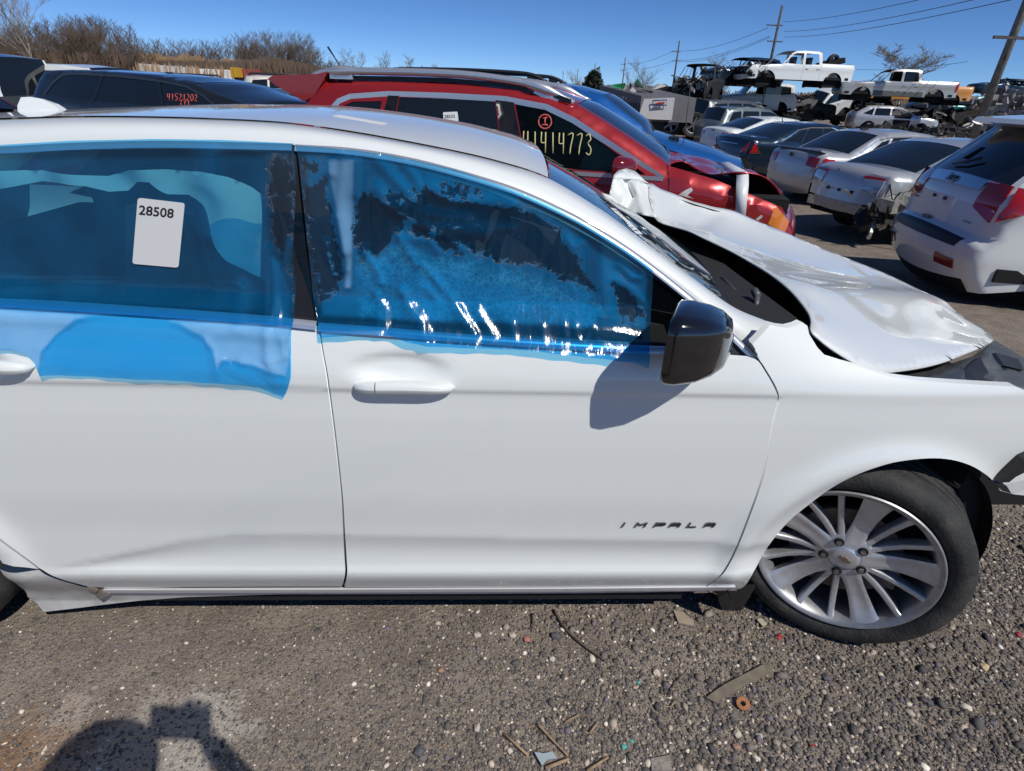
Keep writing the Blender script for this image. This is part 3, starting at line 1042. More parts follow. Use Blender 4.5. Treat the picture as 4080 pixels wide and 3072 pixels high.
# ---------------------------------------------------------------- alloy wheels of the sedan
def revolve(profile, n=64, closed=False):
    """profile list of (r, y) around the Y axis"""
    v = []; f = []
    m = len(profile)
    for k in range(n):
        a = 2 * pi * k / n
        for r, y in profile: v.append((r * cos(a), y, r * sin(a)))
    for k in range(n):
        for j in range(m - 1):
            a = k * m + j; b = ((k + 1) % n) * m + j
            f.append((a, b, b + 1, a + 1))
    return v, f


_alloy_cache = {}


def alloy_wheel(parent, loc, steer, spin, R=.331, RL=.253):
    wh = empty('wheel', loc, steer)
    wh.parent = parent
    if not _alloy_cache:
        tp = [(RL - .012, -.085), (RL + .001, -.108), (RL + .012, -.118), (RL + .035, -.124), (R - .030, -.120), (R - .012, -.108), (R - .003, -.092), (R, -.07), (R, -.045), (R - .009, -.043), (R - .009, -.036), (R, -.034), (R, -.004), (R - .009, -.002), (R - .009, .006), (R, .008), (R, .036), (R - .009, .038), (R - .009, .045), (R, .047), (R, .08), (R - .012, .10), (R - .04, .115), (RL, .10)]
        v, f = revolve(tp, 96)
        me = bpy.data.meshes.new('tyre'); me.from_pydata(v, [], f); me.polygons.foreach_set('use_smooth', [True] * len(f)); me.set_sharp_from_angle(angle=radians(40)); me.materials.append(RUBBER)
        _alloy_cache['tyre'] = me
        rp = [(RL - .004, -.110), (RL + .001, -.116), (RL - .003, -.120), (RL - .010, -.119), (RL - .020, -.108), (RL - .026, -.085), (RL - .030, -.03), (RL - .035, .09)]
        v, f = revolve(rp, 96)
        me = bpy.data.meshes.new('rim'); me.from_pydata(v, [], f); me.polygons.foreach_set('use_smooth', [True] * len(f)); me.set_sharp_from_angle(angle=radians(50))
        RIMM = pbr('rim_alloy', (.42, .42, .43), .45, metal=.7, noise=.1, nscale=40, dirt=((.10, .085, .07), .35, 25.))
        me.materials.append(RIMM)
        _alloy_cache['rim'] = me
        def spoke(pts):
            """pts: (r, lateral centre, half width, y face, depth, groove)"""
            n = 9; rows = []
            for r, l, hw, y, dp, gr in pts:
                row = [Vector((r, y + dp, l - hw * .8))]
                for k in range(n):
                    u = k / (n - 1) * 2 - 1
                    yy = y + gr * (1 - u * u) + .007 * abs(u) ** 6
                    row.append(Vector((r, yy, l + hw * u)))
                row.append(Vector((r, y + dp, l + hw * .8)))
                rows.append(row)
            v, f = loft(rows)
            return [tuple(p) for p in v], f
        SPM = pbr('spoke_alloy', (.66, .66, .67), .40, metal=.65, noise=.07, nscale=30, dirt=((.16, .14, .12), .3, 16.))
        # broad spoke
        P = [(.045, 0, .034, -.094, .05, .000), (.075, 0, .028, -.092, .05, .003), (.11, 0, .026, -.088, .045, .006), (.15, 0, .028, -.090, .04, .008), (.19, 0, .033, -.097, .04, .008), (.22, 0, .038, -.106, .035, .004), (.237, 0, .044, -.112, .03, .0), (.246, 0, .056, -.114, .03, .0)]
        v, f = spoke(P); v = [(x, y, z) for x, y, z in v]
        me = bpy.data.meshes.new('broad_spoke'); me.from_pydata(v, [], f); me.polygons.foreach_set('use_smooth', [True] * len(f)); me.set_sharp_from_angle(angle=radians(40)); me.materials.append(SPM)
        _alloy_cache['broad'] = me
        # one leg of the V
        for nm, sg in (('leg_a', 1), ('leg_b', -1)):
            P = []
            for r in (.055, .085, .12, .16, .20, .225, .243):
                t = (r - .055) / .187
                l = sg * (.007 + .046 * t ** 1.15)
                P.append((r, l, .0108 - .001 * t + (.008 if r > .235 else 0) + (.004 if r < .07 else 0), -.090 - .024 * t ** 1.6 + .012 * sin(pi * min(1, t)), .035, .0))
            v, f = spoke(P)
            me = bpy.data.meshes.new('thin_spoke'); me.from_pydata(v, [], f); me.polygons.foreach_set('use_smooth', [True] * len(f)); me.set_sharp_from_angle(angle=radians(40)); me.materials.append(SPM)
            _alloy_cache[nm] = me
        hp = [(.0, -.100), (.032, -.100), (.036, -.098), (.040, -.094), (.066, -.091), (.080, -.086), (.086, -.070), (.086, .0)]
        v, f = revolve(hp, 48)
        me = bpy.data.meshes.new('hub'); me.from_pydata(v, [], f); me.polygons.foreach_set('use_smooth', [True] * len(f)); me.set_sharp_from_angle(angle=radians(40)); me.materials.append(SPM)
        _alloy_cache['hub'] = me
        v, f = revolve([(.0, -.0985), (.013, -.0985), (.0145, -.094)], 20)
        me = bpy.data.meshes.new('nut_well'); me.from_pydata(v, [], f); me.materials.append(DARKV); _alloy_cache['well'] = me
        v, f = revolve([(.0, -.104), (.008, -.104), (.0095, -.100), (.0095, -.09)], 6)
        me = bpy.data.meshes.new('wheel_nut'); me.from_pydata(v, [], f); me.materials.append(pbr('nut_chrome', (.5, .5, .5), .25, metal=1.)); _alloy_cache['nut'] = me
        v, f = revolve([(.0, -.055), (.155, -.055), (.158, -.045), (.158, -.03)], 40)
        me = bpy.data.meshes.new('brake_disc'); me.from_pydata(v, [], f); me.materials.append(STEEL); _alloy_cache['disc'] = me
        v, f = revolve([(.0, .02), (.222, .02)], 40)
        me = bpy.data.meshes.new('wheel_back'); me.from_pydata(v, [], f); me.materials.append(DARKV); _alloy_cache['back'] = me
        m2 = MB(); m2.box((0, -.055, 0), (.055, .075, .13)); me = bpy.data.meshes.new('brake_caliper'); me.from_pydata(m2.v, [], m2.f); me.materials.append(STEEL); _alloy_cache['cal'] = me
        # bowtie badge
        b = [(-.021, -.006), (-.008, -.006), (-.008, -.010), (.006, -.010), (.006, -.006), (.021, -.006), (.023, .006), (.008, .006), (.008, .010), (-.006, .010), (-.006, .006), (-.019, .006)]
        n = len(b)
        me = bpy.data.meshes.new('cap_emblem'); me.from_pydata([(x, -.1035, z) for x, z in b] + [(x, -.099, z) for x, z in b], [], [tuple(range(n)), *[(i, (i + 1) % n, n + (i + 1) % n, n + i) for i in range(n)]])
        me.materials.append(pbr('gold_badge', (.26, .20, .13), .4, metal=.6)); _alloy_cache['emblem'] = me
    C_ = _alloy_cache
    share('tyre', C_['tyre'], wh); share('rim', C_['rim'], wh); share('hub', C_['hub'], wh)
    share('brake_disc', C_['disc'], wh); share('wheel_back', C_['back'], wh)
    share('brake_caliper', C_['cal'], wh, loc=(.13, .03, -.02), rot=(0, 0, 0))
    share('cap_emblem', C_['emblem'], wh, rot=(0, radians(20), 0), scale=(.8, 1, .8))
    for k in range(5):
        a = spin + 2 * pi * k / 5
        share('broad_spoke', C_['broad'], wh, rot=(0, -a, 0))
        b = a + pi / 5
        share('thin_spoke', C_['leg_a'], wh, rot=(0, -b, 0))
        share('thin_spoke', C_['leg_b'], wh, rot=(0, -b, 0))
        # recess floor between a broad spoke and its neighbours carries the nut
        nx, nz = .058 * cos(b), .058 * sin(b)
        share('nut_well', C_['well'], wh, loc=(nx, .001, nz))
        share('wheel_nut', C_['nut'], wh, loc=(nx, .002, nz))
    return wh


hubp = onY(1846, 1200, .05)
alloy_wheel(IMP, (XW + .026, .118, .332), radians(-29), radians(83))
alloy_wheel(IMP, (XR, .13, .336), 0, radians(20))
for xx in (XW, XR):
    o = share('wheel', _alloy_cache['tyre'], IMP, (xx, 1.73, .336), (0, 0, pi))
# ================================================================== ground
def ground_mat():
    m, n, b = node_mat('gravel_ground')
    L = n.links
    tc = n.nodes.new('ShaderNodeTexCoord')
    def tex(kind, scale, **kw):
        t = n.nodes.new(kind)
        t.inputs['Scale'].default_value = scale
        for k, v in kw.items():
            if k in t.inputs: t.inputs[k].default_value = v
        L.new(tc.outputs['Object'], t.inputs['Vector'])
        return t
    n1 = tex('ShaderNodeTexNoise', .9, Detail=6., Roughness=.6)
    n2 = tex('ShaderNodeTexNoise', 6., Detail=8., Roughness=.7)
    n3 = tex('ShaderNodeTexNoise', 90., Detail=6., Roughness=.8)
    v1 = tex('ShaderNodeTexVoronoi', 130.)
    v2 = tex('ShaderNodeTexVoronoi', 60.)
    v3 = tex('ShaderNodeTexVoronoi', 260.)
    ramp = n.nodes.new('ShaderNodeValToRGB')
    e = ramp.color_ramp.elements
    e[0].position = .30; e[0].color = (.165, .132, .104, 1)
    e[1].position = .70; e[1].color = (.32, .265, .212, 1)
    L.new(n2.outputs[0], ramp.inputs[0])
    def mix(a, bcol, fac, blend='MIX'):
        x = n.nodes.new('ShaderNodeMix'); x.data_type = 'RGBA'; x.blend_type = blend
        if isinstance(fac, float): x.inputs[0].default_value = fac
        else: L.new(fac, x.inputs[0])
        L.new(a, x.inputs[6])
        if isinstance(bcol, tuple): x.inputs[7].default_value = (*bcol, 1)
        else: L.new(bcol, x.inputs[7])
        return x.outputs[2]
    # stones printed fine: random grey per cell
    def stones(v, lo, hi, p0, p1):
        r = n.nodes.new('ShaderNodeValToRGB')
        ee = r.color_ramp.elements
        ee[0].position = p0; ee[0].color = (*lo, 1); ee[1].position = p1; ee[1].color = (*hi, 1)
        s = n.nodes.new('ShaderNodeSeparateColor'); L.new(v.outputs['Color'], s.inputs[0])
        L.new(s.outputs[0], r.inputs[0])
        dm = n.nodes.new('ShaderNodeMapRange'); L.new(v.outputs['Distance'], dm.inputs[0])
        dm.inputs['From Min'].default_value = .25; dm.inputs['From Max'].default_value = .42; dm.inputs['To Min'].default_value = 1; dm.inputs['To Max'].default_value = 0
        gt = n.nodes.new('ShaderNodeMath'); gt.operation = 'GREATER_THAN'; L.new(s.outputs[1], gt.inputs[0]); gt.inputs[1].default_value = .45
        mm = n.nodes.new('ShaderNodeMath'); mm.operation = 'MULTIPLY'; L.new(dm.outputs[0], mm.inputs[0]); L.new(gt.outputs[0], mm.inputs[1])
        return r.outputs[0], mm.outputs[0]
    c1, f1 = stones(v1, (.06, .055, .052), (.36, .31, .26), .2, .95)
    c2, f2 = stones(v3, (.05, .045, .04), (.42, .37, .31), .3, .95)
    col = mix(ramp.outputs[0], c2, f2)
    col = mix(col, c1, f1)
    big = n.nodes.new('ShaderNodeMapRange'); L.new(n1.outputs[0], big.inputs[0])
    big.inputs['From Min'].default_value = .3; big.inputs['From Max'].default_value = .7; big.inputs['To Min'].default_value = .75; big.inputs['To Max'].default_value = 1.25
    col = mix(col, big.outputs[0], 1.0, 'MULTIPLY')
    # pale dried silt and a rusty stain near the bottom left corner of the yard
    def blob(cx, cy, r, soft=.5, amp=.12, sc=9.):
        geo = n.nodes.new('ShaderNodeNewGeometry')
        sub = n.nodes.new('ShaderNodeVectorMath'); sub.operation = 'DISTANCE'; L.new(geo.outputs['Position'], sub.inputs[0]); sub.inputs[1].default_value = (cx, cy, 0)
        nn = n.nodes.new('ShaderNodeTexNoise'); nn.inputs['Scale'].default_value = sc; nn.inputs['Detail'].default_value = 8; nn.inputs['Roughness'].default_value = .75
        L.new(tc.outputs['Object'], nn.inputs['Vector'])
        a = n.nodes.new('ShaderNodeMath'); a.operation = 'MULTIPLY_ADD'; L.new(nn.outputs[0], a.inputs[0]); a.inputs[1].default_value = amp * 4; a.inputs[2].default_value = -amp * 2
        s = n.nodes.new('ShaderNodeMath'); s.operation = 'ADD'; L.new(sub.outputs['Value'], s.inputs[0]); L.new(a.outputs[0], s.inputs[1])
        mr = n.nodes.new('ShaderNodeMapRange'); L.new(s.outputs[0], mr.inputs[0]); mr.inputs['From Min'].default_value = r * (1 - soft * .5); mr.inputs['From Max'].default_value = r * (1 + soft * .1)
        mr.inputs['To Min'].default_value = 1; mr.inputs['To Max'].default_value = 0
        return mr.outputs[0]
    for px, py, r, c_ in ((330, 1620, .17, (.40, .35, .30)), (130, 1560, .07, (.42, .37, .32)), (430, 1600, .13, (.42, .38, .33)), (250, 1680, .15, (.36, .31, .26))):
        p = on_ground(px, py)
        bl = blob(p.x, p.y, r)
        ms = n.nodes.new('ShaderNodeMath'); ms.operation = 'MULTIPLY'; L.new(bl, ms.inputs[0]); ms.inputs[1].default_value = .8
        col = mix(col, c_, ms.outputs[0])
    p = on_ground(20, 1640)
    bl = blob(p.x, p.y, .16, 1.2)
    ms = n.nodes.new('ShaderNodeMath'); ms.operation = 'MULTIPLY'; L.new(bl, ms.inputs[0]); ms.inputs[1].default_value = .6
    col = mix(col, (.26, .13, .05), ms.outputs[0])
    L.new(col, b.inputs['Base Color'])
    b.inputs['Roughness'].default_value = .88
    b.inputs['Specular IOR Level'].default_value = .25
    # relief
    hs = []
    for t, w_ in ((v1.outputs['Distance'], -.5), (v2.outputs['Distance'], -.5), (n3.outputs[0], .5), (v3.outputs['Distance'], -.25)):
        q = n.nodes.new('ShaderNodeMath'); q.operation = 'MULTIPLY'; L.new(t, q.inputs[0]); q.inputs[1].default_value = w_
        hs.append(q.outputs[0])
    s = hs[0]
    for h in hs[1:]:
        q = n.nodes.new('ShaderNodeMath'); q.operation = 'ADD'; L.new(s, q.inputs[0]); L.new(h, q.inputs[1]); s = q.outputs[0]
    bp = n.nodes.new('ShaderNodeBump'); bp.inputs['Strength'].default_value = .8; bp.inputs['Distance'].default_value = .008
    L.new(s, bp.inputs['Height']); L.new(bp.outputs[0], b.inputs['Normal'])
    return m


GMAT = ground_mat()
# one sheet: fine near the car, coarse to the horizon; the yard falls slightly away from the row
def gz(x, y):
    def st(v, a, b):
        t = min(1, max(0, (v - a) / (b - a))); return t * t * (3 - 2 * t)
    return -.36 * st(y, 3.0, 10.0) * (1 - st(y, 22, 40)) * st(x, -7, 1) - .10 * st(y, 3, 8) * (1 - st(x, -7, 1))
xs = sorted(set([-1500, -700, -300, -150, -80, -50, -35] + [round(-25 + i * 1.25, 3) for i in range(41)] + [35, 50, 80, 150, 300, 700, 1500]))
ys = sorted(set([-60, -20, -8] + [round(-4 + i * .8, 3) for i in range(50)] + [42, 55, 80, 120, 200, 400, 900, 2200]))
V = [(x, y, gz(x, y)) for y in ys for x in xs]
nx = len(xs)
F = [(j * nx + i, j * nx + i + 1, (j + 1) * nx + i + 1, (j + 1) * nx + i) for j in range(len(ys) - 1) for i in range(nx - 1)]
g = mk('ground', V, F, GMAT)
g['kind'] = 'structure'

# loose stones: real geometry
STM, sn, sb = node_mat('stones')
oi = sn.nodes.new('ShaderNodeAttribute'); oi.attribute_name = 'stone_colour'
sn.links.new(oi.outputs['Color'], sb.inputs['Base Color'])
sb.inputs['Roughness'].default_value = .8
sb.inputs['Specular IOR Level'].default_value = .3
tn = sn.nodes.new('ShaderNodeTexNoise'); tn.inputs['Scale'].default_value = 300
bpn = sn.nodes.new('ShaderNodeBump'); bpn.inputs['Strength'].default_value = .4; bpn.inputs['Distance'].default_value = .002
tcn = sn.nodes.new('ShaderNodeTexCoord'); sn.links.new(tcn.outputs['Object'], tn.inputs['Vector']); sn.links.new(tn.outputs[0], bpn.inputs['Height']); sn.links.new(bpn.outputs[0], sb.inputs['Normal'])


def ico():
    bm = bmesh.new(); bmesh.ops.create_icosphere(bm, subdivisions=1, radius=1)
    v = np.array([tuple(a.co) for a in bm.verts]); f = np.array([[a.index for a in q.verts] for q in bm.faces]); bm.free()
    return v, f


def gravel(name, N, pos_fn, size_fn, sink=.3):
    rng = np.random.RandomState(11)
    bv, bf = ico()
    nv, nf = len(bv), len(bf)
    pos = pos_fn(rng, N)
    N = len(pos)
    sz = size_fn(rng, N, pos)
    var = [bv * (1 + rng.uniform(-.28, .28, (nv, 1))) for _ in range(12)]
    var = np.array(var)
    vi = rng.randint(0, 12, N)
    V = var[vi]
    V = V * np.stack([rng.uniform(.7, 1.25, N), rng.uniform(.6, 1.1, N), rng.uniform(.4, .8, N)], 1)[:, None, :]
    a = rng.uniform(0, 2 * pi, N); ca, sa = np.cos(a), np.sin(a)
    tl = rng.uniform(-.5, .5, N); ct, st = np.cos(tl), np.sin(tl)
    x, y, z = V[..., 0], V[..., 1], V[..., 2]
    y, z = y * ct[:, None] - z * st[:, None], y * st[:, None] + z * ct[:, None]
    x, y = x * ca[:, None] - y * sa[:, None], x * sa[:, None] + y * ca[:, None]
    V = np.stack([x, y, z], 2) * sz[:, None, None]
    V[..., 0] += pos[:, 0, None]; V[..., 1] += pos[:, 1, None]; V[..., 2] += pos[:, 2, None] + (sz * (.5 - sink))[:, None]
    V = V.reshape(-1, 3)
    F = (bf[None] + (np.arange(N) * nv)[:, None, None]).reshape(-1, 3)
    me = bpy.data.meshes.new(name)
    me.vertices.add(len(V)); me.vertices.foreach_set('co', V.astype(np.float32).ravel())
    me.loops.add(len(F) * 3); me.loops.foreach_set('vertex_index', F.astype(np.int32).ravel())
    me.polygons.add(len(F)); me.polygons.foreach_set('loop_start', np.arange(0, len(F) * 3, 3, dtype=np.int32)); me.polygons.foreach_set('loop_total', np.full(len(F), 3, np.int32))
    me.update()
    pal = np.array([(.055, .05, .048), (.085, .075, .068), (.12, .10, .088), (.17, .14, .115), (.26, .215, .17), (.40, .34, .27), (.52, .47, .40), (.10, .085, .10), (.20, .11, .07), (.07, .06, .055)])
    pr = np.array([.22, .22, .20, .14, .07, .035, .010, .05, .006, .05]); pr /= pr.sum()
    pal = pal * 1.6 + .01
    c = pal[rng.choice(len(pal), N, p=pr)] * rng.uniform(.8, 1.2, (N, 1))
    c = np.concatenate([c, np.ones((N, 1))], 1)
    at = me.color_attributes.new('stone_colour', 'FLOAT_COLOR', 'POINT')
    at.data.foreach_set('color', np.repeat(c, nv, 0).astype(np.float32).ravel())
    me.materials.append(STM)
    o = bpy.data.objects.new(name, me); COL.objects.link(o); o['kind'] = 'stuff'
    return o


def vis_pos(rng, N):
    # scatter over the strip of yard between the photographer and the car, plus the ground ahead of the wheel
    out = []
    q = rng.uniform(0, 1, (N * 2, 3))
    px = q[:, 0] * 2500 - 150
    py = 1220 + q[:, 1] * 560
    px2 = 2060 + rng.uniform(0, 1, N // 5) * 400; py2 = 1000 + rng.uniform(0, 1, N // 5) ** .5 * 330
    for a, b_ in zip(px2, py2):
        p = on_ground(a, b_); out.append((p.x, p.y, 0))
    for a, b_, c in zip(px, py, q[:, 2]):
        p = on_ground(a, b_)
        k = .40 + .6 * min(1, max(0, (a - 400) / 900))
        if c < k: out.append((p.x, p.y, 0))
        if len(out) >= N: break
    return np.array(out)


def wide_pos(rng, N):
    p = rng.normal(0, 1, (N, 2)) * [2.4, 1.1] + [1.0, .5]
    p = p[(np.abs(p[:, 0]) < 8) & (p[:, 1] > -4) & (p[:, 1] < 1.6)]
    return np.concatenate([p, np.zeros((len(p), 1))], 1)


def vis_size(rng, N, pos):
    s = rng.lognormal(math.log(.0036), .46, N)
    s = np.clip(s, .0018, .016)
    right = np.clip((pos[:, 0] + .5) / 1.2, 0, 1)
    return s * (.72 + .35 * right)


gravel('gravel', 50000, vis_pos, vis_size)
gravel('gravel', 14000, wide_pos, vis_size)
# ---------------------------------------------------------------- blue crash film over the side windows
def Yfilm(x, z):
    a = Yg(x, z) - .019
    b = Ys(x, z, False) - .009
    k = .012
    zb = np.interp(x, [-1.3, -.5, .4, .75], [1.09, 1.057, 1.006, .985]) - .012
    b = b - .014 * np.exp(-((z - zb) / .024) ** 2)
    h = np.clip(.5 + .5 * (b - a) / k, 0, 1)
    return b * (1 - h) + a * h - k * h * (1 - h)


def film_mat():
    m, n, b = node_mat('blue_film')
    L = n.links
    out = n.nodes['Material Output']
    at = n.nodes.new('ShaderNodeAttribute'); at.attribute_name = 'cling_and_glare'
    sp = n.nodes.new('ShaderNodeSeparateColor'); L.new(at.outputs['Color'], sp.inputs[0])
    tc = n.nodes.new('ShaderNodeTexCoord')
    nz = n.nodes.new('ShaderNodeTexNoise'); nz.inputs['Scale'].default_value = 55; nz.inputs['Detail'].default_value = 7; nz.inputs['Roughness'].default_value = .7
    L.new(tc.outputs['Object'], nz.inputs['Vector'])
    # contact mask with a ragged edge
    a1 = n.nodes.new('ShaderNodeMath'); a1.operation = 'MULTIPLY_ADD'; L.new(nz.outputs[0], a1.inputs[0]); a1.inputs[1].default_value = 1.1; L.new(sp.outputs[0], a1.inputs[2])
    cm = n.nodes.new('ShaderNodeMapRange'); L.new(a1.outputs[0], cm.inputs[0]); cm.inputs['From Min'].default_value = 1.02; cm.inputs['From Max'].default_value = 1.10
    # droplets inside the contact area
    vo = n.nodes.new('ShaderNodeTexVoronoi'); vo.inputs['Scale'].default_value = 130; L.new(tc.outputs['Object'], vo.inputs['Vector'])
    vg = n.nodes.new('ShaderNodeSeparateColor'); L.new(vo.outputs['Color'], vg.inputs[0])
    v1 = n.nodes.new('ShaderNodeMath'); v1.operation = 'LESS_THAN'; L.new(vo.outputs['Distance'], v1.inputs[0]); v1.inputs[1].default_value = .16
    v2 = n.nodes.new('ShaderNodeMath'); v2.operation = 'GREATER_THAN'; L.new(vg.outputs[0], v2.inputs[0]); v2.inputs[1].default_value = .72
    v3 = n.nodes.new('ShaderNodeMath'); v3.operation = 'MULTIPLY'; L.new(v1.outputs[0], v3.inputs[0]); L.new(v2.outputs[0], v3.inputs[1])
    nz2 = n.nodes.new('ShaderNodeTexNoise'); nz2.inputs['Scale'].default_value = 9; nz2.inputs['Detail'].default_value = 5; L.new(tc.outputs['Object'], nz2.inputs['Vector'])
    v4 = n.nodes.new('ShaderNodeMapRange'); L.new(nz2.outputs[0], v4.inputs[0]); v4.inputs['From Min'].default_value = .48; v4.inputs['From Max'].default_value = .58
    v5 = n.nodes.new('ShaderNodeMath'); v5.operation = 'MULTIPLY'; L.new(v3.outputs[0], v5.inputs[0]); L.new(v4.outputs[0], v5.inputs[1])
    c2 = n.nodes.new('ShaderNodeMath'); c2.operation = 'SUBTRACT'; c2.use_clamp = True; L.new(cm.outputs[0], c2.inputs[0]); L.new(v5.outputs[0], c2.inputs[1])
    contact = c2.outputs[0]
    tr = n.nodes.new('ShaderNodeBsdfTransparent')
    mt = n.nodes.new('ShaderNodeMix'); mt.data_type = 'RGBA'; L.new(contact, mt.inputs[0])
    mt.inputs[6].default_value = (.20, .68, 1.0, 1); mt.inputs[7].default_value = (.55, .72, .86, 1)
    L.new(mt.outputs[2], tr.inputs[0])
    df = n.nodes.new('ShaderNodeBsdfDiffuse')
    md = n.nodes.new('ShaderNodeMix'); md.data_type = 'RGBA'; L.new(sp.outputs[1], md.inputs[0])
    md.inputs[6].default_value = (.01, .33, .78, 1); md.inputs[7].default_value = (.50, .78, 1.0, 1)
    L.new(md.outputs[2], df.inputs[0])
    # diffuse share: thin haze and painted ridge glare, more where loose, none where it sticks
    f1 = n.nodes.new('ShaderNodeMath'); f1.operation = 'MULTIPLY_ADD'; L.new(sp.outputs[1], f1.inputs[0]); f1.inputs[1].default_value = .45; f1.inputs[2].default_value = .09
    fb = n.nodes.new('ShaderNodeMath'); fb.operation = 'MULTIPLY_ADD'; L.new(sp.outputs[2], fb.inputs[0]); fb.inputs[1].default_value = .55; L.new(f1.outputs[0], fb.inputs[2])
    nl = n.nodes.new('ShaderNodeMath'); nl.operation = 'MULTIPLY_ADD'; L.new(nz2.outputs[0], nl.inputs[0]); nl.inputs[1].default_value = 1.1; nl.inputs[2].default_value = .45
    fb2 = n.nodes.new('ShaderNodeMath'); fb2.operation = 'MULTIPLY'; L.new(fb.outputs[0], fb2.inputs[0]); L.new(nl.outputs[0], fb2.inputs[1])
    iv = n.nodes.new('ShaderNodeMath'); iv.operation = 'MULTIPLY_ADD'; L.new(contact, iv.inputs[0]); iv.inputs[1].default_value = -.80; iv.inputs[2].default_value = 1.
    f2 = n.nodes.new('ShaderNodeMath'); f2.operation = 'MULTIPLY'; L.new(fb2.outputs[0], f2.inputs[0]); L.new(iv.outputs[0], f2.inputs[1])
    s1 = n.nodes.new('ShaderNodeMixShader'); L.new(f2.outputs[0], s1.inputs[0]); L.new(tr.outputs[0], s1.inputs[1]); L.new(df.outputs[0], s1.inputs[2])
    gl = n.nodes.new('ShaderNodeBsdfGlossy'); gl.inputs['Roughness'].default_value = .17
    lw = n.nodes.new('ShaderNodeLayerWeight'); lw.inputs['Blend'].default_value = .5
    fp = n.nodes.new('ShaderNodeMath'); fp.operation = 'POWER'; L.new(lw.outputs['Facing'], fp.inputs[0]); fp.inputs[1].default_value = 4.
    fr = n.nodes.new('ShaderNodeMath'); fr.operation = 'MULTIPLY_ADD'; L.new(fp.outputs[0], fr.inputs[0]); fr.inputs[1].default_value = .7; fr.inputs[2].default_value = .05
    bp = n.nodes.new('ShaderNodeBump'); bp.inputs['Strength'].default_value = .55; bp.inputs['Distance'].default_value = .006
    nb = n.nodes.new('ShaderNodeTexNoise'); nb.inputs['Scale'].default_value = 22; nb.inputs['Detail'].default_value = 4
    mpn = n.nodes.new('ShaderNodeMapping'); mpn.inputs['Rotation'].default_value = (0, radians(-35), 0); mpn.inputs['Scale'].default_value = (2.2, 1, .45); L.new(tc.outputs['Object'], mpn.inputs['Vector']); L.new(mpn.outputs[0], nb.inputs['Vector'])
    hb = n.nodes.new('ShaderNodeMath'); hb.operation = 'MULTIPLY_ADD'; L.new(contact, hb.inputs[0]); hb.inputs[1].default_value = -.35; L.new(nb.outputs[0], hb.inputs[2])
    L.new(hb.outputs[0], bp.inputs['Height'])
    L.new(bp.outputs[0], gl.inputs['Normal']); L.new(bp.outputs[0], lw.inputs['Normal'])
    s2 = n.nodes.new('ShaderNodeMixShader'); L.new(fr.outputs[0], s2.inputs[0]); L.new(s1.outputs[0], s2.inputs[1]); L.new(gl.outputs[0], s2.inputs[2])
    L.new(s2.outputs[0], out.inputs[0])
    return m


FILM = film_mat()


def film(name, outline, contacts, loose, hazes, ridges, step=.0055):
    ol = [(p.x, p.z) for p in (onS(a, b, Yfilm) for a, b in outline)]
    P, T, _ = cdt_fill(ol, step)
    y = Yfilm(P[:, 0], P[:, 1])
    def toxz(pl): return [(p.x, p.z) for p in (onS(a, b, Yfilm) for a, b in pl)]
    y = y - .0022 * np.sin(P[:, 0] * 23 + 3 * P[:, 1]) * np.sin(P[:, 1] * 17 + P[:, 0] * 9)
    ridge = np.zeros(len(P))
    for pl, w_, h in ridges:
        c = toxz([tuple(q) for q in smooth_poly(pl, 4)])
        d = seg_dist(P, c, False)
        wm = w_ * .00125
        h = .46 * wm * min(1.15, max(.55, h / .0060))
        ridge = np.maximum(ridge, np.exp(-(d / (wm * 1.0)) ** 2))
        y = y - 1.3 * h * np.exp(-(d / wm) ** 2)
    cm = np.zeros(len(P)); lm = np.zeros(len(P)); hm = np.zeros(len(P))
    for pl in contacts:
        q = toxz(pl); ins = inside_mask(P, q); d = seg_dist(P, q)
        cm = np.maximum(cm, np.where(ins, .47 + .53 * np.clip(d / .05, 0, 1), .47 - .47 * np.clip(d / .030, 0, 1)))
    for pl, v in loose:
        q = toxz(pl); ins = inside_mask(P, q); d = seg_dist(P, q)
        lm = np.maximum(lm, v * np.where(ins, np.clip(d / .006, 0, 1), 0))
    for pl, v, sft in hazes:
        q = toxz(pl); ins = inside_mask(P, q); d = seg_dist(P, q)
        hm = np.maximum(hm, v * np.where(ins, np.clip(d / sft, 0, 1), 0))
    hm = np.clip(hm + .10 * ridge, 0, 1)  # pale glare painted along the wrinkle ridges
    cm = cm * (1 - .35 * ridge)
    # little folds along the free edge
    de = seg_dist(P, ol)
    y = y - .002 * np.exp(-(de / .012) ** 2) * (1 + np.sin(P[:, 0] * 90 + P[:, 1] * 60)) * .5
    V = [(a, float(c), b) for (a, b), c in zip(P, y)]
    F = []
    for a, b, c in T:
        ar = (P[b, 0] - P[a, 0]) * (P[c, 1] - P[a, 1]) - (P[c, 0] - P[a, 0]) * (P[b, 1] - P[a, 1])
        F.append((a, b, c) if ar > 0 else (a, c, b))
    o = mk(name, V, [tuple(int(i) for i in t) for t in F], FILM, IMP)
    at = o.data.color_attributes.new('cling_and_glare', 'FLOAT_COLOR', 'POINT')
    at.data.foreach_set('color', np.stack([cm, lm, hm, np.ones(len(P))], 1).astype(np.float32).ravel())
    return o


def zF(*p): return [(596.4 + a * .39215, 271.1 + b * .39215) for a, b in p]
def zR(*p): return [(a * .39046, 271.1 + b * .39046) for a, b in p]


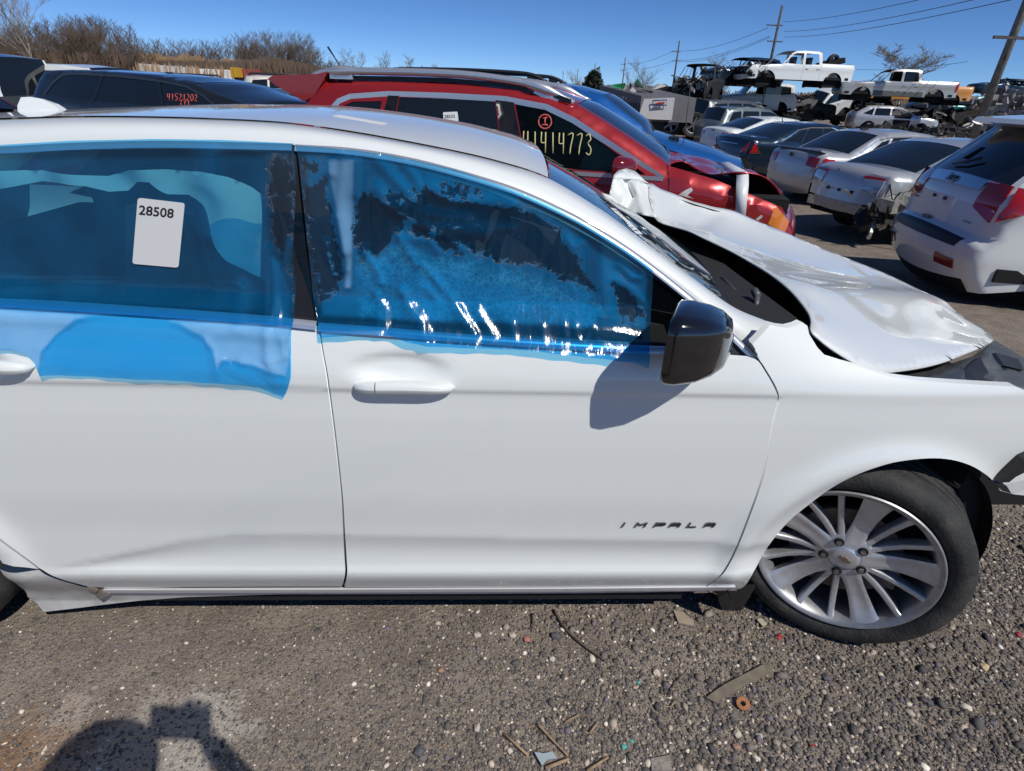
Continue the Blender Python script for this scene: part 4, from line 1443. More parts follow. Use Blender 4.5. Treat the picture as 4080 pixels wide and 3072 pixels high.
film('window_film',
     [(638, 314), (700, 318), (760, 324), (830, 333), (900, 347), (980, 366), (1050, 389), (1130, 418), (1200, 449), (1300, 505), (1410, 578)] + [(1409, 640), (1404, 740), (1401, 796), (1370, 784), (1310, 776), (1270, 772), (1200, 764), (1140, 756), (1000, 752), (930, 748), (885, 740), (850, 727), (800, 722), (760, 724), (720, 728), (692, 730), (688, 715), (684, 690), (676, 640), (668, 560), (660, 480), (652, 400), (646, 350)],
     contacts=[zF((440, 400), (470, 360), (560, 350), (680, 350), (780, 330), (860, 315), (980, 320), (1120, 350), (1200, 400), (1330, 430), (1440, 470), (1530, 540), (1600, 630), (1680, 720), (1690, 800), (1780, 850), (1790, 960), (1700, 900), (1560, 850), (1480, 800), (1380, 770), (1250, 770), (1180, 730), (1050, 710), (930, 710), (830, 650), (760, 660), (720, 580), (660, 640), (560, 740), (470, 760), (420, 640), (420, 520)),
               zF((140, 340), (200, 290), (280, 270), (310, 420), (350, 600), (380, 790), (370, 880), (300, 960), (235, 980), (190, 760), (160, 560)),
               zF((140, 180), (260, 180), (255, 230), (200, 270), (135, 285)),
               zF((1820, 850), (1880, 820), (1960, 850), (2020, 960), (2030, 1040), (1980, 1080), (1900, 1070), (1850, 980), (1815, 900))],
     loose=[(zF((230, 1130), (600, 1120), (640, 1170), (560, 1160), (240, 1165)), .5), (zF((280, 180), (440, 180), (430, 520), (420, 900), (370, 900), (385, 760), (330, 470), (290, 270)), .45)],  # second patch: pale vertical band, whitish glare put into the colour
     hazes=[(zF((440, 760), (560, 740), (660, 640), (760, 660), (930, 700), (1180, 720), (1380, 770), (1560, 850), (1790, 960), (1830, 1060), (1700, 1120), (1300, 1100), (900, 1090), (500, 1060), (430, 900)), .46, .03),
            (zF((150, 150), (560, 170), (1200, 320), (1600, 540), (1800, 700), (2050, 840), (2050, 1130), (240, 1060), (180, 600)), .42, .01)],
     ridges=[(zF((360, 145), (325, 200), (310, 260)), 9, .0055), (zF((385, 190), (370, 330), (355, 440), (375, 560), (385, 690)), 11, .0085), (zF((440, 190), (443, 280), (440, 380)), 8, .006), (zF((330, 500), (365, 650), (385, 790)), 8, .005),
             (zF((395, 890), (425, 865), (445, 820)), 7, .005), (zF((680, 600), (720, 680), (775, 765)), 9, .006), (zF((820, 770), (870, 830), (912, 890)), 9, .007), (zF((490, 690), (520, 745), (560, 800), (580, 860)), 9, .0065),
             (zF((560, 930), (605, 1010), (600, 1100)), 7, .005), (zF((555, 930), (570, 1000), (565, 1130)), 7, .005), (zF((700, 910), (740, 1000), (790, 1060), (805, 1110), (825, 1185)), 11, .009), (zF((840, 900), (865, 930), (895, 965)), 9, .005),
             (zF((960, 940), (1010, 1020), (1050, 1080), (1092, 1142)), 10, .008), (zF((1110, 1020), (1150, 1090), (1190, 1150)), 9, .006), (zF((1300, 1100), (1310, 1165)), 8, .004), (zF((1470, 1110), (1475, 1175)), 7, .004),
             (zF((1590, 1110), (1600, 1160)), 7, .004), (zF((1650, 1110), (1660, 1165), (1700, 1190), (1740, 1110), (1775, 1185)), 7, .006), (zF((1790, 1130), (1900, 1145), (2010, 1170)), 7, .005), (zF((1880, 755), (1920, 790), (1960, 830), (2005, 835)), 8, .006),
             (zF((570, 350), (620, 430), (720, 500), (850, 560), (1000, 585), (1170, 600)), 12, .0045), (zF((690, 430), (850, 490), (1040, 510)), 10, .004), (zF((870, 350), (970, 400), (1150, 412), (1300, 432)), 12, .004), (zF((930, 545), (1100, 560), (1300, 570)), 9, .0035),
             (zF((740, 620), (850, 640), (900, 700)), 8, .004), (zF((850, 590), (960, 620), (1040, 680)), 8, .003), (zF((1600, 620), (1640, 665), (1690, 640)), 7, .004), (zF((1790, 600), (1800, 800), (1812, 1000)), 22, .005), (zF((1870, 840), (1950, 900), (2040, 985)), 9, .0045),
             (zF((560, 190), (640, 280), (760, 400)), 12, .004), (zF((700, 210), (760, 280), (790, 340)), 9, .004), (zF((280, 640), (290, 720), (320, 820)), 7, .004), (zF((650, 1150), (700, 1185), (850, 1190)), 6, .003)])

film('window_film',
     [(-300, 324), (-150, 322), (0, 313), (150, 304), (330, 300), (480, 302), (560, 306), (634, 310), (636, 340), (640, 400), (637, 470), (634, 560), (634, 690), (630, 750), (629, 815), (622, 840), (612, 858), (590, 850), (560, 838), (520, 832), (470, 829), (420, 826), (360, 821), (300, 819), (230, 816), (160, 812), (90, 810), (84, 795), (76, 775), (60, 764), (30, 758), (0, 756), (-150, 760), (-300, 740)],
     contacts=[zR((1480, 165), (1618, 165), (1645, 330), (1630, 700), (1620, 980), (1600, 900), (1570, 740), (1520, 700), (1500, 600), (1482, 400))],
     loose=[(zR((-700, 985), (0, 1005), (700, 1050), (860, 1060), (560, 1050), (420, 1080), (310, 1170), (245, 1250), (225, 1380), (180, 1300), (80, 1260), (0, 1245), (-700, 1240)), .75),
            (zR((870, 1060), (1470, 1095), (1620, 1110), (1610, 1280), (1590, 1400), (1400, 1330), (1240, 1300), (1205, 1360), (1175, 1240), (1120, 1170), (1000, 1110)), .75),
            (zR((0, 120), (700, 90), (1500, 105), (1620, 125), (1620, 150), (1400, 150), (700, 130), (0, 175)), .12)],
     hazes=[(zR((-700, 180), (1480, 160), (1500, 1040), (-700, 940)), .17, .01), (zR((1490, 700), (1530, 720), (1580, 800), (1615, 980), (1610, 1100), (1490, 1090)), .28, .01)],
     ridges=[(zR((1500, 690), (1490, 780), (1488, 1000), (1480, 1230), (1505, 1330)), 10, .006), (zR((1605, 650), (1580, 750), (1590, 900), (1618, 1000)), 9, .006), (zR((1530, 780), (1532, 1100)), 9, .004), (zR((1205, 1360), (1185, 1280), (1150, 1190)), 9, .006),
             (zR((1235, 1300), (1300, 1350), (1390, 1385)), 9, .007), (zR((1340, 1310), (1450, 1350), (1550, 1425)), 9, .007), (zR((1470, 1300), (1530, 1365)), 8, .005), (zR((1560, 1180), (1575, 1250), (1600, 1225)), 7, .005), (zR((1515, 1300), (1560, 1278), (1605, 1278)), 7, .005),
             (zR((1210, 1360), (1190, 1375)), 7, .004), (zR((235, 1255), (200, 1310), (225, 1380)), 10, .004), (zR((1350, 900), (1330, 1000), (1320, 1090)), 16, .003), (zR((1150, 170), (1140, 400), (1160, 600)), 20, .002)])

# ---------------------------------------------------------------- shattered laminate under the film
def shatter_mat():
    m, n, b = node_mat('shattered_glass')
    L = n.links
    tc = n.nodes.new('ShaderNodeTexCoord')
    at = n.nodes.new('ShaderNodeAttribute'); at.attribute_name = 'damage'
    ns = n.nodes.new('ShaderNodeTexNoise'); ns.inputs['Scale'].default_value = 14; ns.inputs['Detail'].default_value = 9; ns.inputs['Roughness'].default_value = .72; L.new(tc.outputs['Object'], ns.inputs['Vector'])
    cr = n.nodes.new('ShaderNodeTexVoronoi'); cr.feature = 'DISTANCE_TO_EDGE'; cr.inputs['Scale'].default_value = 75
    ds = n.nodes.new('ShaderNodeVectorMath'); ds.operation = 'MULTIPLY_ADD'; L.new(ns.outputs['Color'], ds.inputs[0]); ds.inputs[1].default_value = (.05, .05, .05); L.new(tc.outputs['Object'], ds.inputs[2])
    L.new(ds.outputs[0], cr.inputs['Vector'])
    ln = n.nodes.new('ShaderNodeMapRange'); L.new(cr.outputs[0], ln.inputs[0]); ln.inputs['From Min'].default_value = .02; ln.inputs['From Max'].default_value = .12; ln.inputs['To Min'].default_value = .5; ln.inputs['To Max'].default_value = .0
    cl = n.nodes.new('ShaderNodeMapRange'); L.new(ns.outputs[0], cl.inputs[0]); cl.inputs['From Min'].default_value = .35; cl.inputs['From Max'].default_value = .7; cl.inputs['To Max'].default_value = .75
    sm = n.nodes.new('ShaderNodeMath'); sm.operation = 'ADD'; sm.use_clamp = True; L.new(ln.outputs[0], sm.inputs[0]); L.new(cl.outputs[0], sm.inputs[1])
    msk = n.nodes.new('ShaderNodeMath'); msk.operation = 'MULTIPLY_ADD'; L.new(ns.outputs[0], msk.inputs[0]); msk.inputs[1].default_value = 1.4; L.new(at.outputs['Fac'], msk.inputs[2])
    mr = n.nodes.new('ShaderNodeMapRange'); L.new(msk.outputs[0], mr.inputs[0]); mr.inputs['From Min'].default_value = 1.0; mr.inputs['From Max'].default_value = 1.35
    f = n.nodes.new('ShaderNodeMath'); f.operation = 'MULTIPLY'; L.new(mr.outputs[0], f.inputs[0]); L.new(sm.outputs[0], f.inputs[1])
    b.inputs['Base Color'].default_value = (.26, .44, .44, 1); b.inputs['Roughness'].default_value = .3
    tr = n.nodes.new('ShaderNodeBsdfTransparent')
    s = n.nodes.new('ShaderNodeMixShader'); L.new(f.outputs[0], s.inputs[0]); L.new(tr.outputs[0], s.inputs[1]); L.new(b.outputs[0], s.inputs[2])
    L.new(s.outputs[0], n.nodes['Material Output'].inputs[0])
    return m


SHAT = shatter_mat()
area = zF((400, 400), (700, 370), (1100, 400), (1500, 560), (1750, 800), (1830, 1060), (1700, 1125), (900, 1100), (420, 1070))
ol = [(onS(a, b, Yg).x, onS(a, b, Yg).z) for a, b in area]
P, T, _ = cdt_fill(ol, .016)
core = [(onS(a, b, Yg).x, onS(a, b, Yg).z) for a, b in zF((450, 790), (600, 720), (680, 600), (740, 690), (930, 740), (1180, 760), (1380, 800), (1560, 880), (1790, 990), (1810, 1060), (1700, 1110), (900, 1090), (450, 1050))]
dcore = seg_dist(P, core) * np.where(inside_mask(P, core), 1, -1)
dam = np.clip(.45 + dcore / .14, .10, .95)
dam = np.minimum(dam, .2 + seg_dist(P, ol) / .02)
V = [(a, float(Yg(a, b)) - .0005, b) for a, b in P]
o = mk('shattered_pane', V, [tuple(t) for t in T.tolist()], SHAT, IMP)
at = o.data.color_attributes.new('damage', 'FLOAT_COLOR', 'POINT')
at.data.foreach_set('color', np.repeat(dam[:, None], 4, 1).astype(np.float32).ravel())


# ---------------------------------------------------------------- printed labels (flat things)
def bilin(c, u, v):
    a = c[0].lerp(c[1], u); b = c[3].lerp(c[2], u)
    return a.lerp(b, v)                                    # v: 0 top, 1 bottom


def label_sheet(name, corners, parent, texts=(), mat=None, th=.0012, lines=()):
    """corners tl,tr,br,bl in the parent's space; texts (string, u0, v_base, height_v, aspect, bold)"""
    c = [Vector(p) for p in corners]
    nrm = (c[1] - c[0]).cross(c[3] - c[0]).normalized()
    mt = mat or pbr('label_white', (.78, .78, .76), .45)
    n = 6
    mbx = MB()
    # rounded rectangle
    pts = []
    r = .06
    W_ = (c[1] - c[0]).length; H_ = (c[3] - c[0]).length
    ru = r; rv = r * W_ / H_
    for cu, cv, a0 in ((1 - ru, rv, -90), (1 - ru, 1 - rv, 0), (ru, 1 - rv, 90), (ru, rv, 180)):
        for k in range(5):
            a = radians(a0 + 22.5 * k)
            pts.append(bilin(c, cu + ru * cos(a), cv + rv * sin(a)))
    m_ = len(pts)
    mbx.add(pts + [p + nrm * th for p in pts], [tuple(range(m_)), tuple(range(2 * m_ - 1, m_ - 1, -1))] + [(i, m_ + i, m_ + (i + 1) % m_, (i + 1) % m_) for i in range(m_)])
    sh = mbx.obj(name, mt, parent, smooth=False)
    ink = pbr('label_ink', (.015, .015, .02), .5)
    for s, u0, vb, hv, asp, bold in texts:
        cu = bpy.data.curves.new('t', 'FONT'); cu.body = s; cu.size = 1; cu.offset = bold; cu.resolution_u = 3
        to = bpy.data.objects.new('t', cu); COL.objects.link(to)
        bpy.context.view_layer.update()
        me = bpy.data.meshes.new_from_object(to)
        bpy.data.objects.remove(to)
        for v in me.vertices:
            p = bilin(c, u0 + v.co.x * hv * asp * H_ / W_, vb - v.co.y * hv)
            v.co = p - nrm * .0006
        me.materials.clear(); me.materials.append(ink)
        o = bpy.data.objects.new('printed_number', me); COL.objects.link(o); o.parent = sh
    return sh


cs = [onS(a, b, Yfilm, -.003) for a, b in ((297.5, 427.3), (399, 439), (385.4, 578.4), (285.8, 569.8))]
label_sheet('number_label', cs, IMP, [('28508', .045, .235, .19, 1.0, .018)])
# label on the roof beside the ditch
from mathutils.bvhtree import BVHTree
_bvr = BVHTree.FromPolygons([tuple(v.co) for v in ROOF.data.vertices], [tuple(p.vertices) for p in ROOF.data.polygons])
def on_roof(px, py):
    d = (_M3 @ ray(px, py)).normalized()
    h = _bvr.ray_cast(_co, d)
    return (h[0] + Vector((0, 0, .0015))) if h[0] is not None else onY(px, py, .5)
_rq = [on_roof(a, b) for a, b in ((715, 251), (734, 249), (838, 267.5), (826, 270))]
rl_ = label_sheet('roof_label', [_rq[0], _rq[3], _rq[2], _rq[1]], IMP, [('28508', .10, .85, .62, .8, .02)], th=-.0008)
# printed sheet at the foot of the windshield
_bv = BVHTree.FromPolygons([tuple(v.co) for v in WS.data.vertices], [tuple(p.vertices) for p in WS.data.polygons])
def on_ws(px, py, lift=.004):
    d = (_M3 @ ray(px, py)).normalized()
    h = _bv.ray_cast(_co, d)
    return (h[0] - d * lift) if h[0] is not None else onY(px, py, .45)
cs = [on_ws(a, b) for a, b in ((1318, 448), (1330, 451), (1389, 506), (1375, 505))]
cs = [cs[0], cs[1], cs[2], cs[3]]
ws = mk('windshield_sheet', cs, [(0, 1, 2, 3)], MATS['label_white'], IMP, smooth=False)
m2 = MB()
for k in range(8):
    v0 = .08 + k * .11
    q = [bilin(cs, a, b) + (_co - cs[0]).normalized() * .001 for a, b in ((.15, v0), (.85, v0), (.85, v0 + .04), (.15, v0 + .04))]
    m2.add(q, [(0, 1, 2, 3)])
m2.obj('printed_lines', MATS['label_ink'], ws, smooth=False, kind='stuff')
# ================================================================== the other vehicles of the yard
TYRE_ME = {}


def simple_wheel(parent, x, y, z, r, side, rim=None, wd=.22, flat=False):
    key = (round(r, 3), rim.name if rim else 'alloy')
    if key not in TYRE_ME:
        rl = r * .66
        v, f = revolve([(rl, -wd / 2 + .01), (rl + .012, -wd / 2), (r - .03, -wd / 2), (r, -wd / 2 + .03), (r, wd / 2 - .03), (r - .03, wd / 2), (rl, wd / 2)], 28)
        me = bpy.data.meshes.new('tyre'); me.from_pydata(v, [], f); me.polygons.foreach_set('use_smooth', [True] * len(f)); me.set_sharp_from_angle(angle=radians(45)); me.materials.append(RUBBER)
        m2 = MB()
        v, f = revolve([(rl, -wd / 2 + .004), (rl - .025, -wd / 2 + .012), (rl - .03, -wd / 2 + .06)], 28); m2.add(v, f)
        v, f = revolve([(0, -wd / 2 + .012), (rl * .26, -wd / 2 + .014), (rl * .3, -wd / 2 + .05)], 14); m2.add(v, f)
        for k in range(5):
            M = Matrix.Rotation(2 * pi * k / 5, 3, 'Y')
            m2.box(M @ Vector((rl * .6, -wd / 2 + .03, 0)), (rl * .8, .03, rl * .26), M)
        rme = bpy.data.meshes.new('rim'); rme.from_pydata(m2.v, [], m2.f); rme.materials.append(rim or ALLOY)
        v, f = revolve([(0, -wd / 2 + .07), (rl - .02, -wd / 2 + .07)], 20)
        bme = bpy.data.meshes.new('wheel_back'); bme.from_pydata(v, [], f); bme.materials.append(DARKV)
        TYRE_ME[key] = (me, rme, bme)
    t, rm, bk = TYRE_ME[key]
    o = share('wheel', t, parent, (x, y, z), (0, 0, 0 if side < 0 else pi))
    share('rim', rm, o); share('wheel_back', bk, o)
    return o


class Car:
    def __init__(s, name, label, cat, M, pmat, W, top, belt, windows=(), wheels=(1.35, -1.35, .34), sill=.22, tum=.36, step=.085, group=None,
                 open_win=False, seams=(), lamps=(), rr=.07, has_wheels=True, arches=True, handles=(), floor=True, taper=.10, glassmat=None, lower=None, crown=None, open_ws=False, missing=()):
        """M: world matrix (Matrix 4x4) of the car. top: [(x, z, tag)]"""
        s.root = empty(name, (0, 0, 0)); s.root.matrix_world = M
        tag(s.root, label, cat, group)
        s.W, s.belt, s.tum, s.rr, s.taper, s.sill = W, belt, tum, rr, taper, sill
        s.top = top
        s.xs = [p[0] for p in top]; s.L2 = (max(s.xs) - min(s.xs)) / 2; s.xm = (max(s.xs) + min(s.xs)) / 2
        xf, xr_, wr = wheels
        pts = []; tags = []
        for (a, b) in zip(top, top[1:]):
            L = math.hypot(a[0] - b[0], a[1] - b[1]); k = max(1, int(math.ceil(L / step)))
            for j in range(k):
                t = j / k; pts.append((a[0] + (b[0] - a[0]) * t, a[1] + (b[1] - a[1]) * t)); tags.append(a[2])
        pts.append(top[-1][:2])
        s.tpts = pts; s.ttags = tags
        bottom = []
        ra = wr * 1.17
        for xc in ((xr_, xf) if arches else ()):
            z0 = sill
            a0 = math.asin(max(-.9, min(.9, (z0 - wr) / ra)))
            arc = [(xc + ra * cos(a), wr + ra * sin(a)) for a in np.linspace(pi - a0, a0, 13)]
            bottom += arc
        outline = pts + bottom
        P, T, rid = cdt_fill(outline, step, regions=[w_ for w_ in windows] + [l[0] for l in lamps])
        s.edge = pts
        y = s.width(P[:, 0], P[:, 1], True)
        nW = len(windows)
        G = glassmat or DGLASS
        zs = [p[1] for p in pts]
        # deck
        nt_ = 9
        ts = np.linspace(-1, 1, nt_)
        E = np.array(pts)
        yw = s.width(E[:, 0], E[:, 1], True)
        cdef = {'paint': .045, 'wind': .06, 'rear': .06, 'bump': .12, 'roof': .03, 'grille': .11, 'tail': .10, 'hood': .05, 'trunk': .04, 'bed': .0, 'none': 0}
        if crown: cdef.update(crown)
        cr = np.array([cdef.get(t, .05) for t in tags] + [cdef.get(tags[-1], .05)])
        for _ in range(2): cr = np.convolve(np.r_[cr[0], cr, cr[-1]], [.25, .5, .25], 'valid')
        d = np.gradient(E, axis=0); nrm = np.stack([d[:, 1], -d[:, 0]], 1)
        nrm /= np.linalg.norm(nrm, axis=1)[:, None] + 1e-9
        # outward: outline runs front->top->rear, i.e. counter-clockwise seen from -y ... choose sign from centre
        cen = np.array([s.xm, .6])
        sg = np.sign(((E - cen) * nrm).sum(1)); sg[sg == 0] = 1
        for _ in range(1): nrm = nrm * np.where(sg < 0, -1, 1)[:, None]
        for _ in range(3): nrm = np.stack([np.convolve(np.r_[nrm[0, k], nrm[:, k], nrm[-1, k]], [.25, .5, .25], 'valid') for k in (0, 1)], 1)
        nrm /= np.linalg.norm(nrm, axis=1)[:, None] + 1e-9
        s.E, s.yw, s.cr, s.nrm = E, yw, cr, nrm
        deck = np.zeros((len(E), nt_, 3))
        for j, t in enumerate(ts):
            c = cr * (1 - t ** 2)
            deck[:, j, 0] = E[:, 0] + nrm[:, 0] * c
            deck[:, j, 1] = t * yw
            deck[:, j, 2] = E[:, 1] + nrm[:, 1] * c
        s.deck = deck
        # body mesh
        bm = bmesh.new()
        paints = ('paint', 'roof', 'hood', 'trunk', 'bump', 'tail')
        for sd in (-1, 1):
            vs = [bm.verts.new((p[0], sd * yy, p[1])) for p, yy in zip(P, y)]
            for t, r in zip(T, rid):
                if r < 0:
                    a, b, c = t
                    ar = (P[b, 0] - P[a, 0]) * (P[c, 1] - P[a, 1]) - (P[c, 0] - P[a, 0]) * (P[b, 1] - P[a, 1])
                    q = (a, b, c) if (ar > 0) == (sd < 0) else (a, c, b)
                    try: bm.faces.new([vs[i] for i in q])
                    except ValueError: pass
        dv = [[bm.verts.new(deck[i, j]) for j in range(nt_)] for i in range(len(E))]
        for i in range(len(E) - 1):
            if tags[i] in paints and tags[i] not in missing:
                for j in range(nt_ - 1):
                    bm.faces.new((dv[i][j], dv[i + 1][j], dv[i + 1][j + 1], dv[i][j + 1]))
        bmesh.ops.remove_doubles(bm, verts=bm.verts, dist=.0008)
        loose = [v for v in bm.verts if not v.link_faces]
        bmesh.ops.delete(bm, geom=loose, context='VERTS')
        bmesh.ops.recalc_face_normals(bm, faces=bm.faces)
        s.body = bm_obj('body', bm, pmat, s.root, auto=42)
        # glass
        for i in range(nW):
            if open_win and (open_win is True or i in open_win): continue
            idx = [t for t, r in zip(T, rid) if r == i]
            if not idx: continue
            used = sorted(set(k for t in idx for k in t)); mp = {k: n for n, k in enumerate(used)}
            for sd in (-1, 1):
                V = [(P[k, 0], sd * (y[k] - .006), P[k, 1]) for k in used]
                mk('side_window', V, [tuple(mp[k] for k in t) for t in idx], G, s.root)
        for i, l in enumerate(lamps):
            idx = [t for t, r in zip(T, rid) if r == nW + i]
            if not idx: continue
            used = sorted(set(k for t in idx for k in t)); mp = {k: n for n, k in enumerate(used)}
            for sd in (-1, 1):
                V = [(P[k, 0], sd * (y[k] + .003), P[k, 1]) for k in used]
                mk(l[1], V, [tuple(mp[k] for k in t) for t in idx], l[2], s.root)
        for tg, nm, mt in (('wind', 'windshield', G), ('rear', 'rear_window', G), ('grille', 'grille', BLACKP), ('bumpb', 'bumper', BLACKP)):
            if tg in missing: continue
            if tg == 'wind' and open_ws: continue
            ii = [i for i in range(len(E) - 1) if tags[i] == tg]
            if ii:
                a, b = ii[0], ii[-1] + 1
                rows = [[Vector(deck[i, j]) - Vector((nrm[i, 0], 0, nrm[i, 1])) * .004 for j in range(nt_)] for i in range(a, b + 1)]
                if tg in ('wind', 'rear'):
                    # glass stops short of the pillars: paint strips at both edges
                    v, f = loft([r[:2] for r in rows]); v2, f2 = loft([r[-2:] for r in rows])
                    kk = .35
                    e1 = [[r[0], r[0].lerp(r[1], kk)] for r in rows]; e2 = [[r[-1].lerp(r[-2], kk), r[-1]] for r in rows]
                    for e in (e1, e2):
                        v, f = loft([[p + Vector((nrm[a, 0], 0, nrm[a, 1])) * .006 for p in r] for r in e]); mk('pillar', v, f, pmat, s.root)
                v, f = loft(rows)
                mk(nm, v, f, mt, s.root)
        # inner darkness
        x0, x1 = min(s.xs) + .25, max(s.xs) - .25
        if floor:
            m2 = MB()
            m2.box(((x0 + x1) / 2, 0, sill + .12), (x1 - x0, W * 2 - .14, .12))
            zb = sum(belt) / 2
            m2.obj('floor_pan', DARKV, s.root, smooth=False)
            m2 = MB(); m2.box((xf + .1, 0, .52), (wr * 2.6, W * 2 - .5, .5)); m2.obj('engine', DARKV, s.root, smooth=False)
            m2 = MB(); m2.box((xr_, 0, .5), (wr * 2.4, W * 2 - .5, .4)); m2.obj('rear_axle', DARKV, s.root, smooth=False)
        if has_wheels:
            for i, xx in enumerate((xf, xr_)):
                if has_wheels is not True and i not in has_wheels: continue
                for sd in (-1, 1):
                    simple_wheel(s.root, xx, sd * (W - .13), wr, wr, sd)
        # inner arch liners
        if arches:
            for xx in (xf, xr_):
                for sd in (-1, 1):
                    rows = [[Vector((xx + ra * cos(a), sd * yy, wr + ra * sin(a))) for a in np.linspace(radians(-20), radians(200), 14)] for yy in (W - .03, W - .32)]
                    v, f = loft(rows)
                    mk('wheel_arch', v, f, DARKV, s.root)
        for sm in seams:
            for sd in (-1, 1): s.ribbon('door_seam', sm, .006, DARKV, sd, .002)
        for hx, hz in handles:
            for sd in (-1, 1):
                m2 = MB()
                yy = float(s.width(np.array([hx]), np.array([hz]), True)[0])
                m2.tube([(hx - .09, sd * (yy - .005), hz), (hx - .06, sd * (yy + .03), hz + .004), (hx + .06, sd * (yy + .03), hz + .004), (hx + .09, sd * (yy - .005), hz)], .013, 6)
                m2.obj('door_handle', pmat, s.root)

    def width(s, x, z, edge=False):
        x = np.asarray(x, float); z = np.asarray(z, float)
        u = (x - s.xm) / s.L2
        w = s.W - s.taper * np.abs(u) ** 4 - .02
        w = w - .05 * np.clip((.62 - z) / .5, 0, 1) ** 2
        # shoulder and flank modelling
        zb = s.belt[1] + (s.belt[0] - s.belt[1]) * np.clip((x - min(s.xs)) / (2 * s.L2), 0, 1)
        w = w + .020 * np.exp(-((z - (zb - .13)) / .09) ** 2) - .008 * np.exp(-((z - .42) / .06) ** 2)
        up = np.clip(z - zb, 0, 3)
        w = w - s.tum * up - .02 * (1 - np.exp(-up / .03))
        if edge:
            q = np.stack([np.atleast_1d(x), np.atleast_1d(z)], 1)
            d = seg_dist(q, s.edge, False)
            t = np.clip(1 - d / s.rr, 0, 1)
            w = w - s.rr * .8 * (1 - np.sqrt(np.clip(1 - t * t, 0, 1)))
        return w

    def ribbon(s, name, pts, wd, mat, sd, off, par=None, kind=None):
        c = densify(pts, .06, False)
        n = len(c); rows = [[], []]
        X = np.array(c); yy = s.width(X[:, 0], X[:, 1], True)
        for i in range(n):
            a = Vector(c[max(i - 1, 0)]); b = Vector(c[min(i + 1, n - 1)])
            t = (b - a).normalized(); nn = Vector((-t.y, t.x)) * wd / 2
            rows[0].append(Vector((c[i][0] + nn.x, sd * (yy[i] + off), c[i][1] + nn.y)))
            rows[1].append(Vector((c[i][0] - nn.x, sd * (yy[i] + off), c[i][1] - nn.y)))
        v, f = loft(rows)
        return mk(name, v, f, mat, par or s.root, smooth=False)

    def side_poly(s, name, poly, mat, sides=(-1,), off=.004, step=.08, par=None):
        P, T, _ = cdt_fill(poly, step)
        y = s.width(P[:, 0], P[:, 1], True)
        for sd in sides:
            V = [(p[0], sd * (yy + off), p[1]) for p, yy in zip(P, y)]
            o = mk(name, V, [tuple(t) for t in T.tolist()], mat, par or s.root)
        return o

    def deck_pt(s, x=None, z=None, t=0., end='rear', off=.0):
        """point on the deck: by z on the front/rear end, or by x on the top"""
        E = s.E
        n = len(E)
        if z is not None:
            rng = range(n - 1, 0, -1) if end == 'rear' else range(0, n - 1)
            k = None
            for i in rng:
                j = i - 1 if end == 'rear' else i + 1
                if (E[i, 1] - z) * (E[j, 1] - z) <= 0: k = (i, j); break
        else:
            k = None
            for i in range(n - 1):
                if (E[i, 0] - x) * (E[i + 1, 0] - x) <= 0 and (k is None or E[i, 1] > E[k[0], 1]): k = (i, i + 1)
        if k is None: k = (n - 1, n - 2)
        i, j = k
        if z is not None: u = (z - E[i, 1]) / (E[j, 1] - E[i, 1] + 1e-9)
        else: u = (x - E[i, 0]) / (E[j, 0] - E[i, 0] + 1e-9)
        e = E[i] * (1 - u) + E[j] * u; yw = s.yw[i] * (1 - u) + s.yw[j] * u; c = s.cr[i] * (1 - u) + s.cr[j] * u; nn = s.nrm[i] * (1 - u) + s.nrm[j] * u
        c = c * (1 - t * t) + off
        return Vector((e[0] + nn[0] * c, t * yw, e[1] + nn[1] * c))

    def end_patch(s, name, quad, mat, end='rear', off=.008, nu=6, nv=4, par=None, th=True):
        """quad: 4 corners (t, z) clockwise; patch on the nose or tail"""
        rows = []
        for i in range(nv + 1):
            v = i / nv
            r = []
            for j in range(nu + 1):
                u = j / nu
                a = Vector(quad[0]).lerp(Vector(quad[1]), u); b = Vector(quad[3]).lerp(Vector(quad[2]), u)
                c = a.lerp(b, v)
                r.append(s.deck_pt(z=c.y, t=c.x, end=end, off=off))
            rows.append(r)
        if th:
            dx = Vector((.02 if end == 'rear' else -.02, 0, 0))
            rows = [[p + dx for p in rows[0]]] + rows + [[p + dx for p in rows[-1]]]
            rows = [[r[0] + dx] + r + [r[-1] + dx] for r in rows]
        v, f = loft(rows)
        return mk(name, v, f, mat, par or s.root, auto=50)


def carM(x, y, z, yaw, pitch=0, roll=0):
    return Matrix.Translation((x, y, z)) @ Matrix.Rotation(radians(yaw), 4, 'Z') @ Matrix.Rotation(radians(pitch), 4, 'Y') @ Matrix.Rotation(radians(roll), 4, 'X')


def px_on(M, px, py, ylat):
    """picture point -> (x, z) on the plane y=ylat of a car"""
    Mi = M.inverted(); o = Mi @ CAMP; d = Mi.to_3x3() @ ray(px, py)
    p = o + d * ((ylat - o.y) / d.y)
    return (p.x, p.z)


def marker_strokes(name, strokes, pt, wd, mat, par):
    """hand-written marks: strokes in (u, v), pt maps them to 3-D"""
    m2 = MB()
    for st in strokes:
        q = smooth_poly([Vector(p) for p in st], 4) if len(st) > 2 else [Vector(p) for p in st]
        m2.tube([pt(p.x, p.y) for p in q], wd, 4)
    return m2.obj(name, mat, par, kind='stuff' if len(strokes) > 1 else None)


